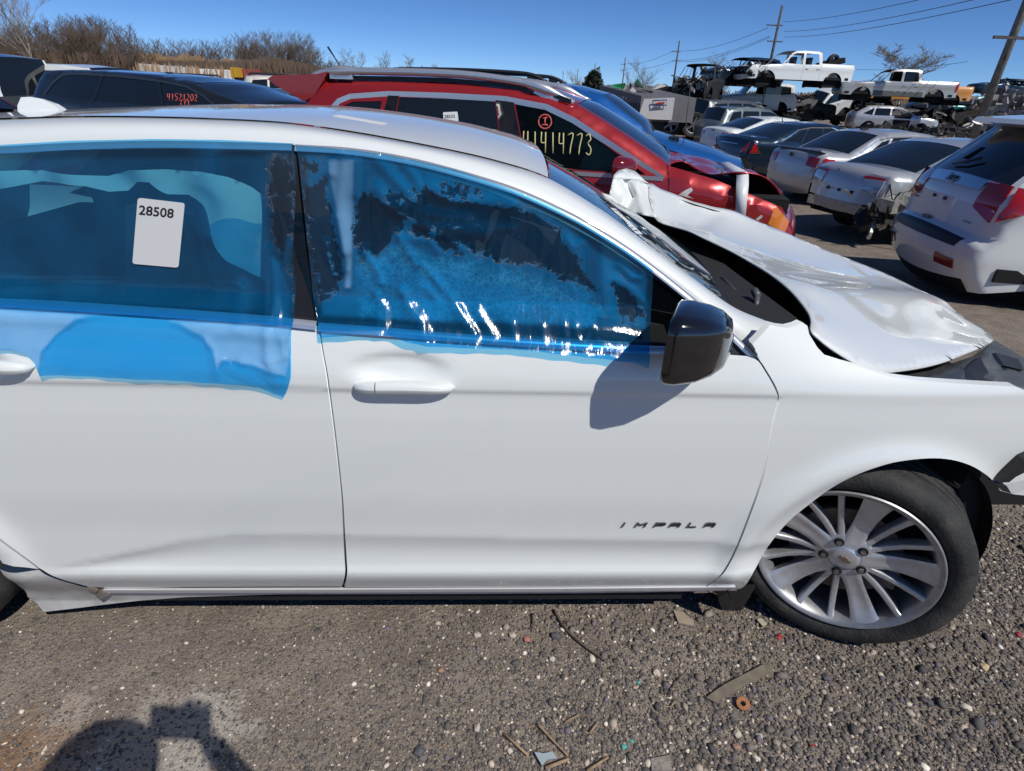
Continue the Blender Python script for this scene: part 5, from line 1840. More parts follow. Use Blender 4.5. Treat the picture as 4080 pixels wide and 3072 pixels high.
DIG = {'0': [[(.5, 1), (.1, .7), (.1, .3), (.5, 0), (.9, .3), (.9, .7), (.5, 1)]], '1': [[(.5, 1), (.5, 0)]], '2': [[(.1, .8), (.4, 1), (.8, .8), (.7, .5), (.1, .05), (.9, .05)]],
       '3': [[(.1, .9), (.6, 1), (.8, .75), (.4, .55), (.85, .3), (.6, 0), (.1, .1)]], '4': [[(.15, 1), (.1, .5), (.8, .5)], [(.75, 1), (.7, 0)]], '5': [[(.85, 1), (.2, 1), (.15, .6), (.7, .55), (.8, .25), (.5, 0), (.1, .1)]],
       '7': [[(.05, .9), (.85, 1), (.5, .4), (.35, 0)]], '9': [[(.8, .9), (.3, 1), (.15, .65), (.5, .5), (.8, .8), (.7, 0)]]}
def lateral_poly(car, name, prof, y0, y1, mat, par=None, auto=35, taper=0.):
    """side profile (x, z) extruded across the car"""
    n = len(prof); V = []
    for y in (y0, y1):
        V += [(x, y * (1 - taper * (z - prof[0][1])), z) for x, z in prof]
    F = [tuple(range(n)), tuple(range(2 * n - 1, n - 1, -1))] + [(i, n + i, n + (i + 1) % n, (i + 1) % n) for i in range(n)]
    return mk(name, V, F, mat, par or car.root, auto=auto)


def add_mirror(car, x, z, sd, mat, sz=.11, out=.17, long=.16):
    y0 = float(car.width(np.array([x]), np.array([z]))[0])
    m = empty('side_mirror', (x, sd * (y0 + out * .5), z)); m.parent = car.root
    rows = []
    for dx, k in ((-.05, .92), (-.055, 1.0), (-.02, 1.0), (.03, .85), (.065, .55), (.08, .15)):
        rows.append(ell(dx, 0, 0, sz * k, sz * .62 * k, 16, tilt=.3 * (-sd), sq=3.2))
    rows = [r + [r[0]] for r in rows]
    v, f = loft(rows); n = 17
    f.append(tuple(len(v) - n + k for k in range(16)))
    mk('mirror_housing', v, f, mat, m, auto=60)
    mk('mirror_glass', ell(-.052, 0, 0, sz * .86, sz * .53, 16, tilt=.3 * (-sd), sq=3.2), [tuple(range(16))], CHROME, m, smooth=False)
    return m


def rail(car, pts, mat, wd=.018, name='roof_rail', feet=(), sides=(-1, 1)):
    for sd in sides:
        m2 = MB()
        m2.tube([(x, sd * y, z) for x, y, z in pts], wd, 8)
        o = m2.obj(name, mat, car.root)
        for fx in feet:
            i = min(range(len(pts)), key=lambda k: abs(pts[k][0] - fx)); p = pts[i]
            m3 = MB(); m3.box((p[0], sd * p[1], p[2] - .03), (.12, .03, .06)); m3.obj('rail_foot', mat, o, smooth=False)


def frame_pt(M, px, py, yl):
    x, z = px_on(M, px, py, yl)
    return Vector((x, yl, z))


def write_on(car, M, text_strokes_px, yl, wd, mat, name='grease_marking'):
    """hand-written paint marks on a side window, one object per character"""
    for st in text_strokes_px:
        m2 = MB()
        for s_ in st:
            q = smooth_poly([Vector(p) for p in s_], 3) if len(s_) > 2 else [Vector(p) for p in s_]
            P = []
            for p in q:
                X, Z = px_on(M, p.x, p.y, yl)
                for _ in range(3):
                    w_ = float(car.width(np.array([X]), np.array([Z]), True)[0]); X, Z = px_on(M, p.x, p.y, -(w_ + .004))
                P.append(Vector((X, -(w_ + .002), Z)))
            m2.tube(P, wd, 4)
        m2.obj(name, mat, car.root)


def digits_px(s, x0, y0, w, h, slope=0., gap=.25):
    out = []
    for i, c in enumerate(s):
        ox = x0 + i * w * (1 + gap)
        out.append([[(ox + u * w, y0 + h * (1 - v) + slope * (ox + u * w - x0)) for u, v in st] for st in DIG[c]])
    return out


def circled_I(cx, cy, r):
    c = [(cx + r * cos(a), cy + r * 1.08 * sin(a)) for a in np.linspace(0, 2 * pi, 13)]
    return [[c, [(cx - r * .35, cy - r * .55), (cx + r * .35, cy - r * .6)], [(cx, cy - r * .55), (cx, cy + r * .5)], [(cx - r * .55, cy + r * .5), (cx + r * .45, cy + r * .5)]]]


# ------------------------------------------------------------------ red SUV
M1 = carM(.05, 5.71, -.04, -11.2)
rog_top = [(2.10, .28, 'bump'), (2.24, .42, 'bump'), (2.28, .60, 'bump'), (2.25, .74, 'bump'), (2.12, .90, 'none'), (1.60, 1.07, 'none'), (1.26, 1.14, 'wind'), (.93, 1.315, 'wind'), (.72, 1.42, 'wind'), (.50, 1.525, 'roof'), (.22, 1.605, 'roof'), (-.4, 1.66, 'roof'), (-1.1, 1.665, 'roof'), (-1.70, 1.64, 'rear'),
           (-1.80, 1.46, 'rear'), (-2.06, 1.12, 'tail'), (-2.20, .98, 'tail'), (-2.26, .6, 'tail'), (-2.22, .32, 'tail')]
wq = [px_on(M1, a, b, -.72) for a, b in ((748, 222), (760, 211), (800, 209), (835, 208.5), (818, 262), (770, 262))]
rog_win = [[(-1.72, 1.12), (-1.50, 1.36), (-1.42, 1.44), (-1.34, 1.475), (-1.08, 1.49), (-1.15, 1.10)],
           [px_on(M1, 863, 210, -.72), px_on(M1, 960, 212, -.72), px_on(M1, 1069, 217, -.72), px_on(M1, 1085, 340, -.85), (-.98, 1.09)],
           [px_on(M1, 1112, 223, -.73), px_on(M1, 1180, 237, -.73), px_on(M1, 1240, 266, -.74), px_on(M1, 1300, 306, -.77), px_on(M1, 1395, 375, -.82), px_on(M1, 1250, 366, -.87), px_on(M1, 1136, 350, -.87)]]
RGLASS, rn, rb = node_mat('tinted_glass')
rb.inputs['Base Color'].default_value = (.006, .012, .011, 1); rb.inputs['Roughness'].default_value = .03; rb.inputs['Coat Weight'].default_value = .4
rtr = rn.nodes.new('ShaderNodeBsdfTransparent'); rtr.inputs[0].default_value = (.55, .66, .62, 1)
rmx = rn.nodes.new('ShaderNodeMixShader'); rmx.inputs[0].default_value = .72
rn.links.new(rb.outputs[0], rmx.inputs[1]); rn.links.new(rtr.outputs[0], rmx.inputs[2]); rn.links.new(rmx.outputs[0], rn.nodes['Material Output'].inputs[0])
rog = Car('red_suv', 'metallic red SUV with crumpled hood, silver roof rails and number 41414773 on its window', 'SUV', M1, REDP, .92, rog_top, (1.06, 1.10), rog_win, wheels=(1.38, -1.33, .35), sill=.26, tum=.36, step=.06,
          lamps=[([(2.06, .92), (2.20, .80), (2.17, .70), (2.04, .78)], 'headlight', pbr('amber_lens', (.75, .22, .03), .12, coat=1.))],
          seams=[[px_on(M1, 1443, 357, -.86), px_on(M1, 1445, 400, -.9), (1.28, .8)], [px_on(M1, 1090, 213, -.72), px_on(M1, 1108, 345, -.88)]], handles=[], open_win=(2,), glassmat=DGLASS)
# front side window: clearer glass with a dim cabin behind
for sd in (-1, 1):
    rog.side_poly('side_window', rog_win[2], RGLASS, (sd,), -.006, .06)
m2 = MB(); m2.box((.30, -.38, 1.02), (.14, .46, .56), Matrix.Rotation(radians(14), 3, 'Y')); sb_ = m2.obj('seat_back', MATS['seat_cloth'], rog.root, smooth=False)
m2 = MB(); m2.box((.22, -.38, 1.36), (.1, .24, .16)); m2.obj('head_rest', MATS['seat_cloth'], sb_, smooth=False)
m2 = MB(); m2.box((1.0, 0, .95), (.35, 1.5, .16)); m2.obj('dashboard', pbr('dash_grey', (.10, .115, .11), .6), rog.root, smooth=False)
m2 = MB(); m2.tube([(.80, -.4 + .19 * cos(a), 1.0 + .19 * sin(a)) for a in np.linspace(0, 2 * pi, 17)], .016, 6, cap=False); m2.obj('steering_wheel', BLACKP, rog.root)
P_, T_, _ = cdt_fill([(.55, 1.06), (.95, 1.06), (.98, 1.16), (.8, 1.26), (.66, 1.30), (.60, 1.2)], .05)
mk('airbag', [(x, -.62 + .02 * sin(x * 30) * cos(z * 33), z) for x, z in P_], [tuple(t) for t in T_.tolist()], pbr('airbag_pale', (.45, .5, .46), .8), rog.root)
# black pillars and bright trim
for poly in ([px_on(M1, 838, 206, -.72), px_on(M1, 862, 207, -.72), (-1.0, 1.08), (-1.13, 1.08)], [px_on(M1, 1071, 216, -.72), px_on(M1, 1110, 221, -.72), px_on(M1, 1134, 352, -.88), px_on(M1, 1087, 345, -.88)]):
    rog.side_poly('door_pillar', poly, TRIMB, (-1, 1), .003, .06)
tr1 = [(-1.80, 1.10), (-1.56, 1.375), (-1.46, 1.475), (-1.36, 1.512), px_on(M1, 838, 203, -.72), px_on(M1, 960, 206.5, -.72), px_on(M1, 1090, 214, -.72), px_on(M1, 1180, 231, -.72), px_on(M1, 1240, 260, -.74), px_on(M1, 1300, 299, -.77), px_on(M1, 1370, 344, -.80), px_on(M1, 1432, 385, -.86)]
tr1 = [(p[0], p[1]) for p in tr1]
for sd in (-1, 1):
    rog.ribbon('window_trim', tr1, .042, SATIN, sd, .006)
    rog.ribbon('belt_trim', [px_on(M1, 1432, 386, -.88), px_on(M1, 1250, 374, -.88), (-.4, 1.055), (-1.8, 1.08)], .03, SATIN, sd, .006)
    rog.ribbon('roof_gutter', [px_on(M1, a, b, -.66) for a, b in ((690, 166), (830, 169), (960, 172), (1085, 183), (1170, 197), (1235, 219))], .03, TRIMB, sd, .012)
# roof rails, aerial, spoiler
rl = [frame_pt(M1, a, b, -.66) for a, b in ((672, 166), (690, 157), (720, 153), (800, 154), (900, 156), (1000, 161), (1085, 171), (1140, 181), (1190, 198), (1240, 222))]
for sd in (-1, 1):
    m2 = MB(); pp = resample(smooth_poly(rl, 4), 40)
    m2.tube([Vector((p.x, sd * .66, p.z)) for p in pp], [.012 + .016 * (1 if 3 < i < 37 else .5) + (.012 if i in (4, 5, 6, 33, 34, 35) else 0) for i in range(40)], 8)
    ro = m2.obj('roof_rail', SATIN, rog.root)
    for i in (5, 35):
        m3 = MB(); m3.box((pp[i].x, sd * .66, pp[i].z - .03), (.2, .035, .06), Matrix.Rotation(radians(0 if i < 9 else 20), 3, 'Y')); m3.obj('rail_foot', SATIN, ro, smooth=False)
lateral_poly(rog, 'spoiler', [(-1.56, 1.672), (-2.05, 1.645), (-2.11, 1.615), (-2.04, 1.57), (-1.80, 1.46), (-1.70, 1.50)], -.70, .70, REDP)
a0 = frame_pt(M1, 742, 154, 0.0); a1 = frame_pt(M1, 708, 101, 0.0)
m2 = MB(); m2.tube([a0 + Vector((0, 0, -.03)), a0, a0.lerp(a1, .5), a1], [.014, .008, .006, .009], 6); m2.obj('aerial', BLACKP, rog.root)
add_mirror(rog, .93, 1.13, -1, pbr('mirror_red', (.16, .008, .01), .12, coat=1.), .12, .22)
add_mirror(rog, .93, 1.13, 1, REDP, .12, .22)
write_on(rog, M1, digits_px('41414773', 1129, 283, 14.5, 45, .05, .33), -.80, .0055, pbr('yellow_marker', (.60, .55, .25), .6))
write_on(rog, M1, circled_I(1177, 263, 14), -.78, .006, pbr('red_marker', (.62, .12, .10), .6))
cs = []
for a, b in ((956.6, 242.6), (988, 241), (995, 303), (962, 305)):
    X, Z = px_on(M1, a, b, -.76)
    for _ in range(3):
        w_ = float(rog.width(np.array([X]), np.array([Z]), True)[0]); X, Z = px_on(M1, a, b, -(w_ + .008))
    cs.append(Vector((X, -(w_ + .006), Z)))
label_sheet('number_label', cs, rog.root, [('28533', .06, .21, .16, 1.0, .02)])
# crumpled hood: sheet in the car's own space
hb = [(1441, 356, -.70), (1478, 350, -.45), (1515, 366, -.50), (1545, 374, -.64), (1600, 371, -.70), (1645, 379, -.66), (1680, 400, -.55), (1697, 432, -.45), (1690, 412, .0), (1666, 394, .25), (1622, 368, .45), (1590, 359, .55), (1540, 347, .62), (1490, 335, .68), (1440, 326, .70), (1412, 328, .55), (1425, 338, -.1)]
H3 = [frame_pt(M1, a, b, c) for a, b, c in hb]
pl_ = [(p.x, p.y) for p in H3]
zf_ = tps_fit(np.array(pl_), np.array([p.z for p in H3]), 1e-3, 1.0)
P_, T_, _ = cdt_fill(pl_, .05)
zz_ = zf_(P_) + .015 * np.sin(P_[:, 0] * 11) * np.sin(P_[:, 1] * 9)
rh = mk('hood', [(x, y, z) for (x, y), z in zip(P_, zz_)], [tuple(t) for t in T_.tolist()], REDP, rog.root)
md_ = rh.modifiers.new('t', 'SOLIDIFY'); md_.thickness = .01
m2 = MB(); m2.box((1.7, 0, .80), (.95, 1.5, .30)); m2.obj('engine_block', DARKV, rog.root, smooth=False)
# white tape over hood and fender
tp_ = [[frame_pt(M1, 1548, 352, .25), frame_pt(M1, 1574, 351, .25)], [frame_pt(M1, 1589, 377, -.66), frame_pt(M1, 1616, 374, -.66)], [frame_pt(M1, 1591, 382, -.70), frame_pt(M1, 1617, 379, -.70)],
       [frame_pt(M1, 1590, 400, -.90), frame_pt(M1, 1617, 400, -.90)], [frame_pt(M1, 1589, 462, -.95), frame_pt(M1, 1610, 470, -.95)]]
v, f = loft(tp_)
tpo = mk('repair_tape', v, f, pbr('tape_white', (.74, .75, .75), .35), rog.root, auto=20)
md_ = tpo.modifiers.new('t', 'SOLIDIFY'); md_.thickness = .006

# ------------------------------------------------------------------ blue SUV behind it
BLUEP = paint('blue_paint', (.015, .15, .50), metal=.45, rough=.28, dust=.04)
M2 = carM(.35, 8.3, -.12, -14)
def q2(a, b, y=-.66): return px_on(M2, a, b, y)
bl_top = [(2.30, .28, 'bump'), (2.45, .45, 'bump'), (2.45, .68, 'bump')] + [(*q2(1594, 358, -.5), 'hood'), (*q2(1540, 336, -.6), 'hood'), (*q2(1460, 314, -.7), 'hood'), (*q2(1400, 299, -.78), 'wind'), (*q2(1384, 273, -.76), 'wind'), (*q2(1345, 243, -.72), 'wind'), (*q2(1302, 208, -.66), 'roof'), (*q2(1240, 190, -.66), 'roof'), (*q2(1179, 182, -.66), 'roof'), (*q2(1000, 166, -.66), 'roof'), (*q2(830, 160, -.66), 'roof')]
rx, rz_ = bl_top[-1][0], bl_top[-1][1]
bl_top += [(rx - .35, rz_ - .01, 'rear'), (rx - .75, 1.15, 'tail'), (rx - .85, .95, 'tail'), (rx - .88, .35, 'tail')]
bl_win = [[q2(1232, 206, -.7), q2(1290, 232, -.72), q2(1335, 268, -.78), (q2(1335, 268, -.78)[0] - .05, 1.10), (q2(1100, 200, -.72)[0], 1.08), q2(1100, 192, -.70)],
          [(q2(1080, 190, -.7)[0], q2(1080, 190, -.7)[1]), (q2(1080, 190, -.7)[0], 1.08), (q2(880, 180, -.7)[0], 1.10), q2(880, 178, -.7)]]
blu = Car('blue_suv', 'bright blue SUV with black roof rails, mostly hidden behind the red SUV', 'SUV', M2, BLUEP, .93, bl_top, (1.05, 1.08), bl_win, wheels=(1.5, -1.35, .36), sill=.26, tum=.36, step=.08)
for sd in (-1, 1): blu.ribbon('window_trim', [(bl_win[0][5][0], bl_win[0][5][1] + .03), (bl_win[0][0][0], bl_win[0][0][1] + .03), (bl_win[0][1][0] + .02, bl_win[0][1][1] + .02), (bl_win[0][2][0] + .05, bl_win[0][2][1])], .03, SATIN, sd, .008)
rp = [frame_pt(M2, a, b, -.62) for a, b in ((833, 155), (850, 150), (900, 149), (1000, 151), (1100, 156), (1150, 162), (1182, 178))]
rail(blu, [(p.x, .62, p.z) for p in smooth_poly(rp, 3)], BLACKP, .022, feet=(rp[1].x, rp[3].x, rp[5].x))
for px_ in (-.5, .35):
    m2 = MB(); m2.tube([(rp[2].x * .5 + px_, -.6, rp[3].z - .01), (rp[2].x * .5 + px_, .6, rp[3].z - .01)], .018, 6); m2.obj('cross_bar', BLACKP, blu.root)
mp = frame_pt(M2, 1358, 287, -1.05)
add_mirror(blu, mp.x, mp.z, -1, BLACKP, .13, .2)
add_mirror(blu, mp.x, mp.z, 1, BLACKP, .13, .2)
a0 = frame_pt(M2, 1475, 316, -.55); m2 = MB(); m2.tube([a0, a0 + Vector((-.02, 0, .62))], .004, 5); m2.obj('aerial', BLACKP, blu.root)
m2 = MB(); m2.box(frame_pt(M2, 1455, 305, -.35), (.12, .25, .10)); m2.obj('far_mirror', BLACKP, blu.root, smooth=False)

# ------------------------------------------------------------------ black SUV on the left
BLKP = paint('black_paint', (.010, .012, .014), metal=.1, rough=.3, dust=.06)
M3 = carM(-5.15, 10.21, -.10, -18.6)
def q3(a, b, y=-.7): return px_on(M3, a, b, y)
du_top = [(2.35, .30, 'bump'), (2.46, .5, 'bump'), (2.46, .8, 'grille'), (2.38, 1.02, 'hood'), (1.75, 1.17, 'hood'), (1.55, 1.20, 'wind')] + [(*q3(545, 230, -.8), 'wind'), (*q3(470, 203, -.76), 'wind'), (*q3(420, 181, -.72), 'roof'), (*q3(365, 168), 'roof'), (*q3(320, 162), 'roof'), (*q3(200, 153), 'roof'), (*q3(110, 152), 'roof'), (*q3(93, 154), 'rear'), (*q3(66, 192, -.8), 'tail')]
du_top += [(-2.72, 1.15, 'tail'), (-2.72, .7, 'tail'), (-2.62, .38, 'tail')]
du_win = [[q3(100, 204, -.85), q3(118, 180, -.8), q3(138, 164, -.78), q3(160, 161, -.78), q3(219, 164, -.78), q3(203, 217, -.85)],
          [q3(226, 165, -.78), q3(343, 176, -.78), q3(355, 228, -.86), q3(212, 218, -.86)],
          [q3(350, 178, -.78), q3(405, 189, -.78), q3(440, 206, -.8), q3(464, 228, -.86), q3(362, 230, -.86)]]
dur = Car('black_suv', 'long black SUV with dark windows and red number 41521202 on its front window', 'SUV', M3, BLKP, .96, du_top, (1.24, 1.27), du_win, wheels=(1.53, -1.51, .39), sill=.3, tum=.34, step=.08)
for sd in (-1, 1): dur.ribbon('window_trim', [q3(96, 206, -.85), q3(115, 180, -.8), q3(136, 161.5, -.78), q3(160, 159, -.78), q3(260, 164, -.78), q3(350, 175, -.78), q3(408, 187, -.78), q3(445, 206, -.8), q3(470, 229, -.86)], .028, pbr('dull_trim', (.09, .10, .11), .3, metal=.6), sd, .008)
write_on(dur, M3, digits_px('41521202', 361, 202, 6.3, 15, .03, .33), -.80, .006, MATS['red_marker'])
write_on(dur, M3, circled_I(399, 224, 8.5), -.82, .006, MATS['red_marker'])
m2 = MB(); p = frame_pt(M3, 357, 163, 0.); m2.box((p.x, 0, p.z), (.3, .05, .05)); m2.box((p.x + .1, 0, p.z + .02), (.1, .06, .06)); m2.obj('roof_aerial', BLACKP, dur.root, smooth=False)

# ------------------------------------------------------------------ archetypes of the rows behind
def suv_top(L=4.6, H=1.7, ws=.95, rf=.2, rr_=-1.9, hood=1.05):
    a = L / 2
    return [(a - .15, .28, 'bump'), (a, .45, 'bump'), (a, .70, 'grille'), (a - .06, .86, 'hood'), (a - .35, hood - .06, 'hood'), (ws, hood + .05, 'wind'), (rf + .2, H - .16, 'wind'), (rf, H - .05, 'roof'), (rf - .6, H, 'roof'), (rr_ + .4, H - .01, 'roof'), (rr_, H - .07, 'rear'), (-a + .14, 1.12, 'tail'), (-a + .02, .95, 'tail'), (-a, .55, 'tail'), (-a + .1, .32, 'tail')]


def sedan_top(L=4.9, H=1.46, ws=.98, rf=.25, rr_=-1.1, rb=-1.75, hood=.98, trunk=1.06):
    a = L / 2
    return [(a - .15, .26, 'bump'), (a, .42, 'bump'), (a - .01, .62, 'grille'), (a - .12, .76, 'hood'), (a - .6, .90, 'hood'), (ws, hood, 'wind'), (rf + .15, H - .13, 'wind'), (rf, H - .05, 'roof'), (rf - .5, H, 'roof'), (rr_ + .3, H - .02, 'roof'), (rr_, H - .08, 'rear'), (rb, trunk, 'trunk'), (-a + .18, trunk + .01, 'trunk'), (-a + .05, trunk - .06, 'tail'), (-a, .80, 'tail'), (-a - .02, .58, 'bump'), (-a, .42, 'bump'), (-a + .1, .30, 'bump')]


def sedan_win(H=1.46, ws=.98, rr_=-1.1, rb=-1.75, zb=.98):
    return [[(ws - .22, zb + .02), (.35, H - .14), (.18, H - .10), (-.28, H - .085), (-.28, zb + .0)], [(-.36, zb), (-.36, H - .085), (rr_ + .25, H - .11), (rr_ + .02, zb + .02)], [(rr_ - .04, zb + .03), (rr_ + .18, H - .13), (rr_ - .02, H - .18), (rb + .28, zb + .06)]]


def suv_win(H=1.7, ws=.95, rr_=-1.9, L=4.6, zb=1.08):
    return [[(ws - .15, zb + .03), (.38, H - .18), (.15, H - .13), (-.30, H - .12), (-.30, zb)], [(-.38, zb), (-.38, H - .12), (-1.12, H - .13), (-1.18, zb)], [(-1.26, zb), (-1.2, H - .13), (rr_ + .22, H - .18), (-L / 2 + .42, zb + .06)]]


SILVERP = paint('silver_paint', (.56, .57, .58), metal=.4, rough=.32, dust=.08)
CHAMP = paint('pearl_paint', (.50, .49, .46), metal=.4, rough=.34, dust=.10)
NAVYP = paint('navy_paint', (.012, .030, .055), metal=.45, rough=.28, dust=.03)
TEALP = paint('teal_paint', (.005, .10, .11), metal=.3, rough=.32, dust=.04)
GREYP = paint('grey_paint', (.09, .10, .105), metal=.4, rough=.35, dust=.14)
CREAMP = paint('cream_paint', (.62, .58, .50), metal=.1, rough=.4, dust=.06)
MAROONP = paint('maroon_paint', (.10, .012, .02), metal=.3, rough=.3, dust=.05)
ORANGEP = paint('orange_paint', (.72, .30, .05), rough=.45, dust=.05)
WHT2 = paint('dusty_white', (.66, .66, .65), rough=.45, dust=.14)
CLEARL = pbr('clear_lens', (.55, .58, .60), .08, coat=1., metal=.3)


def lamp_pair(c, q, name='taillight', mat=None, th=True, only=None):
    for sd in (-1, 1):
        if only and sd != only: continue
        qq = [(t * -sd, z) for t, z in q] if sd < 0 else [(t, z) for t, z in q]
        qq = [(sd * t, z) for t, z in q]
        c.end_patch(name, qq, mat or REDL, 'rear', .008)


# white SUV with a long tail, nearest on the right (seen from behind)
MJ = carM(6.68, 5.84, -.20, -7.7)
jt = suv_top(4.82, 1.72, 1.0, .3, -1.78, 1.08)
jt = [(x, z, t) for x, z, t in jt][:-4] + [(-2.26, 1.16, 'tail'), (-2.33, 1.02, 'tail'), (-2.36, .72, 'tail'), (-2.44, .66, 'bump'), (-2.45, .50, 'bump'), (-2.40, .34, 'bumpb'), (-2.30, .22, 'bumpb')]
jeep = Car('white_suv', 'white SUV seen from behind with big red taillights and a wide chrome bar', 'SUV', MJ, WHITE, .97, jt, (1.08, 1.12), suv_win(1.72, 1.0, -1.85, 4.82, 1.10), wheels=(1.45, -1.46, .39), sill=.30, tum=.30, step=.07, rr=.10, taper=.09, crown={'tail': .09, 'rear': .09, 'bump': .13, 'bumpb': .12})
for sd in (-1, 1):
    jeep.end_patch('taillight', [(sd * .97, 1.17), (sd * .62, 1.14), (sd * .64, .95), (sd * .97, .86)], REDL, off=.012)
    jeep.side_poly('taillight', [(-2.36, .88), (-2.14, 1.0), (-2.1, 1.16), (-2.27, 1.18)], REDL, (sd,), .01)
    jeep.end_patch('reflector', [(sd * .88, .50), (sd * .58, .52), (sd * .58, .44), (sd * .88, .42)], pbr('dark_red', (.22, .01, .01), .2, coat=1.), off=.008)
cb_ = jeep.end_patch('chrome_bar', [(.60, 1.15), (-.60, 1.15), (-.58, 1.07), (.58, 1.07)], CHROME, off=.018, nu=12)
jeep.end_patch('bumper_step', [(.86, .675), (-.86, .675), (-.80, .60), (.80, .60)], BLACKP, off=.006, nu=12)
jeep.end_patch('plate_recess', [(.34, .98), (-.34, .98), (-.32, .72), (.32, .72)], paint('shade_white', (.80, .80, .80), rough=.42, dust=.06), off=.004, nu=8)
for t_ in (.16, -.10):
    p = jeep.deck_pt(z=.95, t=t_, off=.012); m2 = MB(); m2.box(p, (.02, .03, .03)); m2.obj('plate_bolt', BLACKP, jeep.root, smooth=False)
p = jeep.deck_pt(z=.71, t=.10, off=.01); m2 = MB(); m2.box(p, (.02, .14, .035)); m2.obj('tow_cover', pbr('grey_badge', (.12, .12, .12), .4), jeep.root, smooth=False)
lateral_poly(jeep, 'spoiler', [(-1.60, 1.735), (-2.02, 1.70), (-2.06, 1.66), (-2.00, 1.63), (-1.70, 1.65)], -.68, .68, WHITE)
JG = {'J': [[(.7, 1), (.7, .25), (.45, 0), (.1, .15)]], 'e': [[(.05, .4), (.9, .4), (.75, .7), (.4, .75), (.1, .5), (.1, .2), (.4, 0), (.85, .1)]], 'p': [[(.1, .75), (.1, -.35)], [(.1, .6), (.5, .75), (.85, .5), (.7, .1), (.1, .05)]]}
for i, ch in enumerate('Jeep'):
    m2 = MB()
    for st in JG[ch]:
        m2.tube([jeep.deck_pt(z=1.083 + v_ * .052, t=.12 - (i + u_) * .066 + .02, off=.026) for u_, v_ in st], .005, 5)
    m2.obj('badge_letter', pbr('badge_chrome', (.25, .26, .28), .2, metal=1.), jeep.root)
for (t_, z_), n_ in (((-.62, .80), 5), ((.74, .92), 4), ((.74, .88), 4)):
    for k in range(n_):
        m2 = MB(); m2.tube([jeep.deck_pt(z=z_, t=t_ - k * .028, off=.010), jeep.deck_pt(z=z_ + .02, t=t_ - k * .028, off=.010)], .004, 4); m2.obj('badge_letter', MATS['badge_chrome'], jeep.root)
def to_px(p):
    d = p - CAMP; f = d.dot(_fw)
    return ((d.dot(_rt) / f * FPX + 2040) / KP, (1536 - d.dot(_up) / f * FPX) / KP)


_grid = [(jeep.deck_pt(z=z_, t=t_, off=.04)) for z_ in np.linspace(1.18, 1.62, 60) for t_ in np.linspace(-.9, .9, 110)]
_gpx = np.array([to_px(MJ @ q_) for q_ in _grid])
cs = [_grid[int(np.argmin(((_gpx - np.array(c_)) ** 2).sum(1)))] for c_ in ((2069.5, 327.5), (2110, 304), (2121, 305), (2082.5, 331.4))]
sheet = mk('window_label', cs, [(0, 1, 2, 3)], MATS['label_white'], jeep.root, smooth=False)
m2 = MB(); m2.tube([jeep.deck_pt(z=1.20, t=.35, off=.02), jeep.deck_pt(z=1.22, t=.1, off=.03), jeep.deck_pt(z=1.27, t=-.1, off=.03)], .012, 6); m2.obj('wiper', BLACKP, jeep.root)

# silver sedan with its rear bumper torn off
MS = carM(7.34, 10.10, -.34, 15)
sd_ = Car('silver_sedan', 'silver sedan with torn rear bumper and cracked clear taillight, beside the white SUV', 'car', MS, SILVERP, .90, sedan_top(4.8, 1.46, 1.0, .3, -1.05, -1.85, .98, 1.04), (.95, 1.0), sedan_win(1.46, 1.0, -1.05, -1.85), wheels=(1.4, -1.4, .33), step=.08, taper=.12, rr=.09, missing=('bump',))
for s_ in (-1, 1):
    sd_.end_patch('taillight', [(s_ * .98, .93), (s_ * .55, .90), (s_ * .62, .76), (s_ * .98, .72)], CLEARL, off=.014)
    sd_.end_patch('light_edge', [(s_ * .98, .96), (s_ * .52, .935), (s_ * .53, .90), (s_ * .98, .93)], REDL, off=.012)
    sd_.side_poly('taillight', [(-2.36, .74), (-1.95, .86), (-2.0, .93), (-2.33, .95)], CLEARL, (s_,), .01)
    sd_.side_poly('torn_panel', [(-2.38, .42), (-1.85, .40), (-1.8, .70), (-2.1, .76), (-2.38, .70)], pbr('torn_silver', (.30, .29, .27), .45, metal=.6, noise=.5, nscale=14, bump=1., bscale=12), (s_,), .02, .06)
m2 = MB(); m2.box((-2.38, 0, .48), (.10, 1.35, .14)); m2.obj('bumper_beam', pbr('beam_metal', (.55, .54, .48), .35, metal=.9, noise=.3, nscale=20), sd_.root, smooth=False)
sd_.end_patch('rear_skin', [(.80, .72), (-.80, .72), (-.72, .45), (.72, .45)], pbr('dented_silver', (.36, .36, .37), .4, metal=.5, noise=.15, bump=.6, bscale=9), off=-.01)
for k in range(3):
    m2 = MB(); p = sd_.deck_pt(z=.71, t=.3 - k * .35, off=.012); m2.box(p, (.03, .03, .04)); m2.obj('clip', BLACKP, sd_.root, smooth=False)
m2 = MB(); m2.tube([sd_.deck_pt(z=.93, t=.22 + .035 * cos(a) / .8, off=.0) + Vector((0, 0, .035 * sin(a))) for a in np.linspace(0, 2 * pi, 13)], .006, 5, cap=False); m2.obj('emblem', MATS['badge_chrome'], sd_.root)

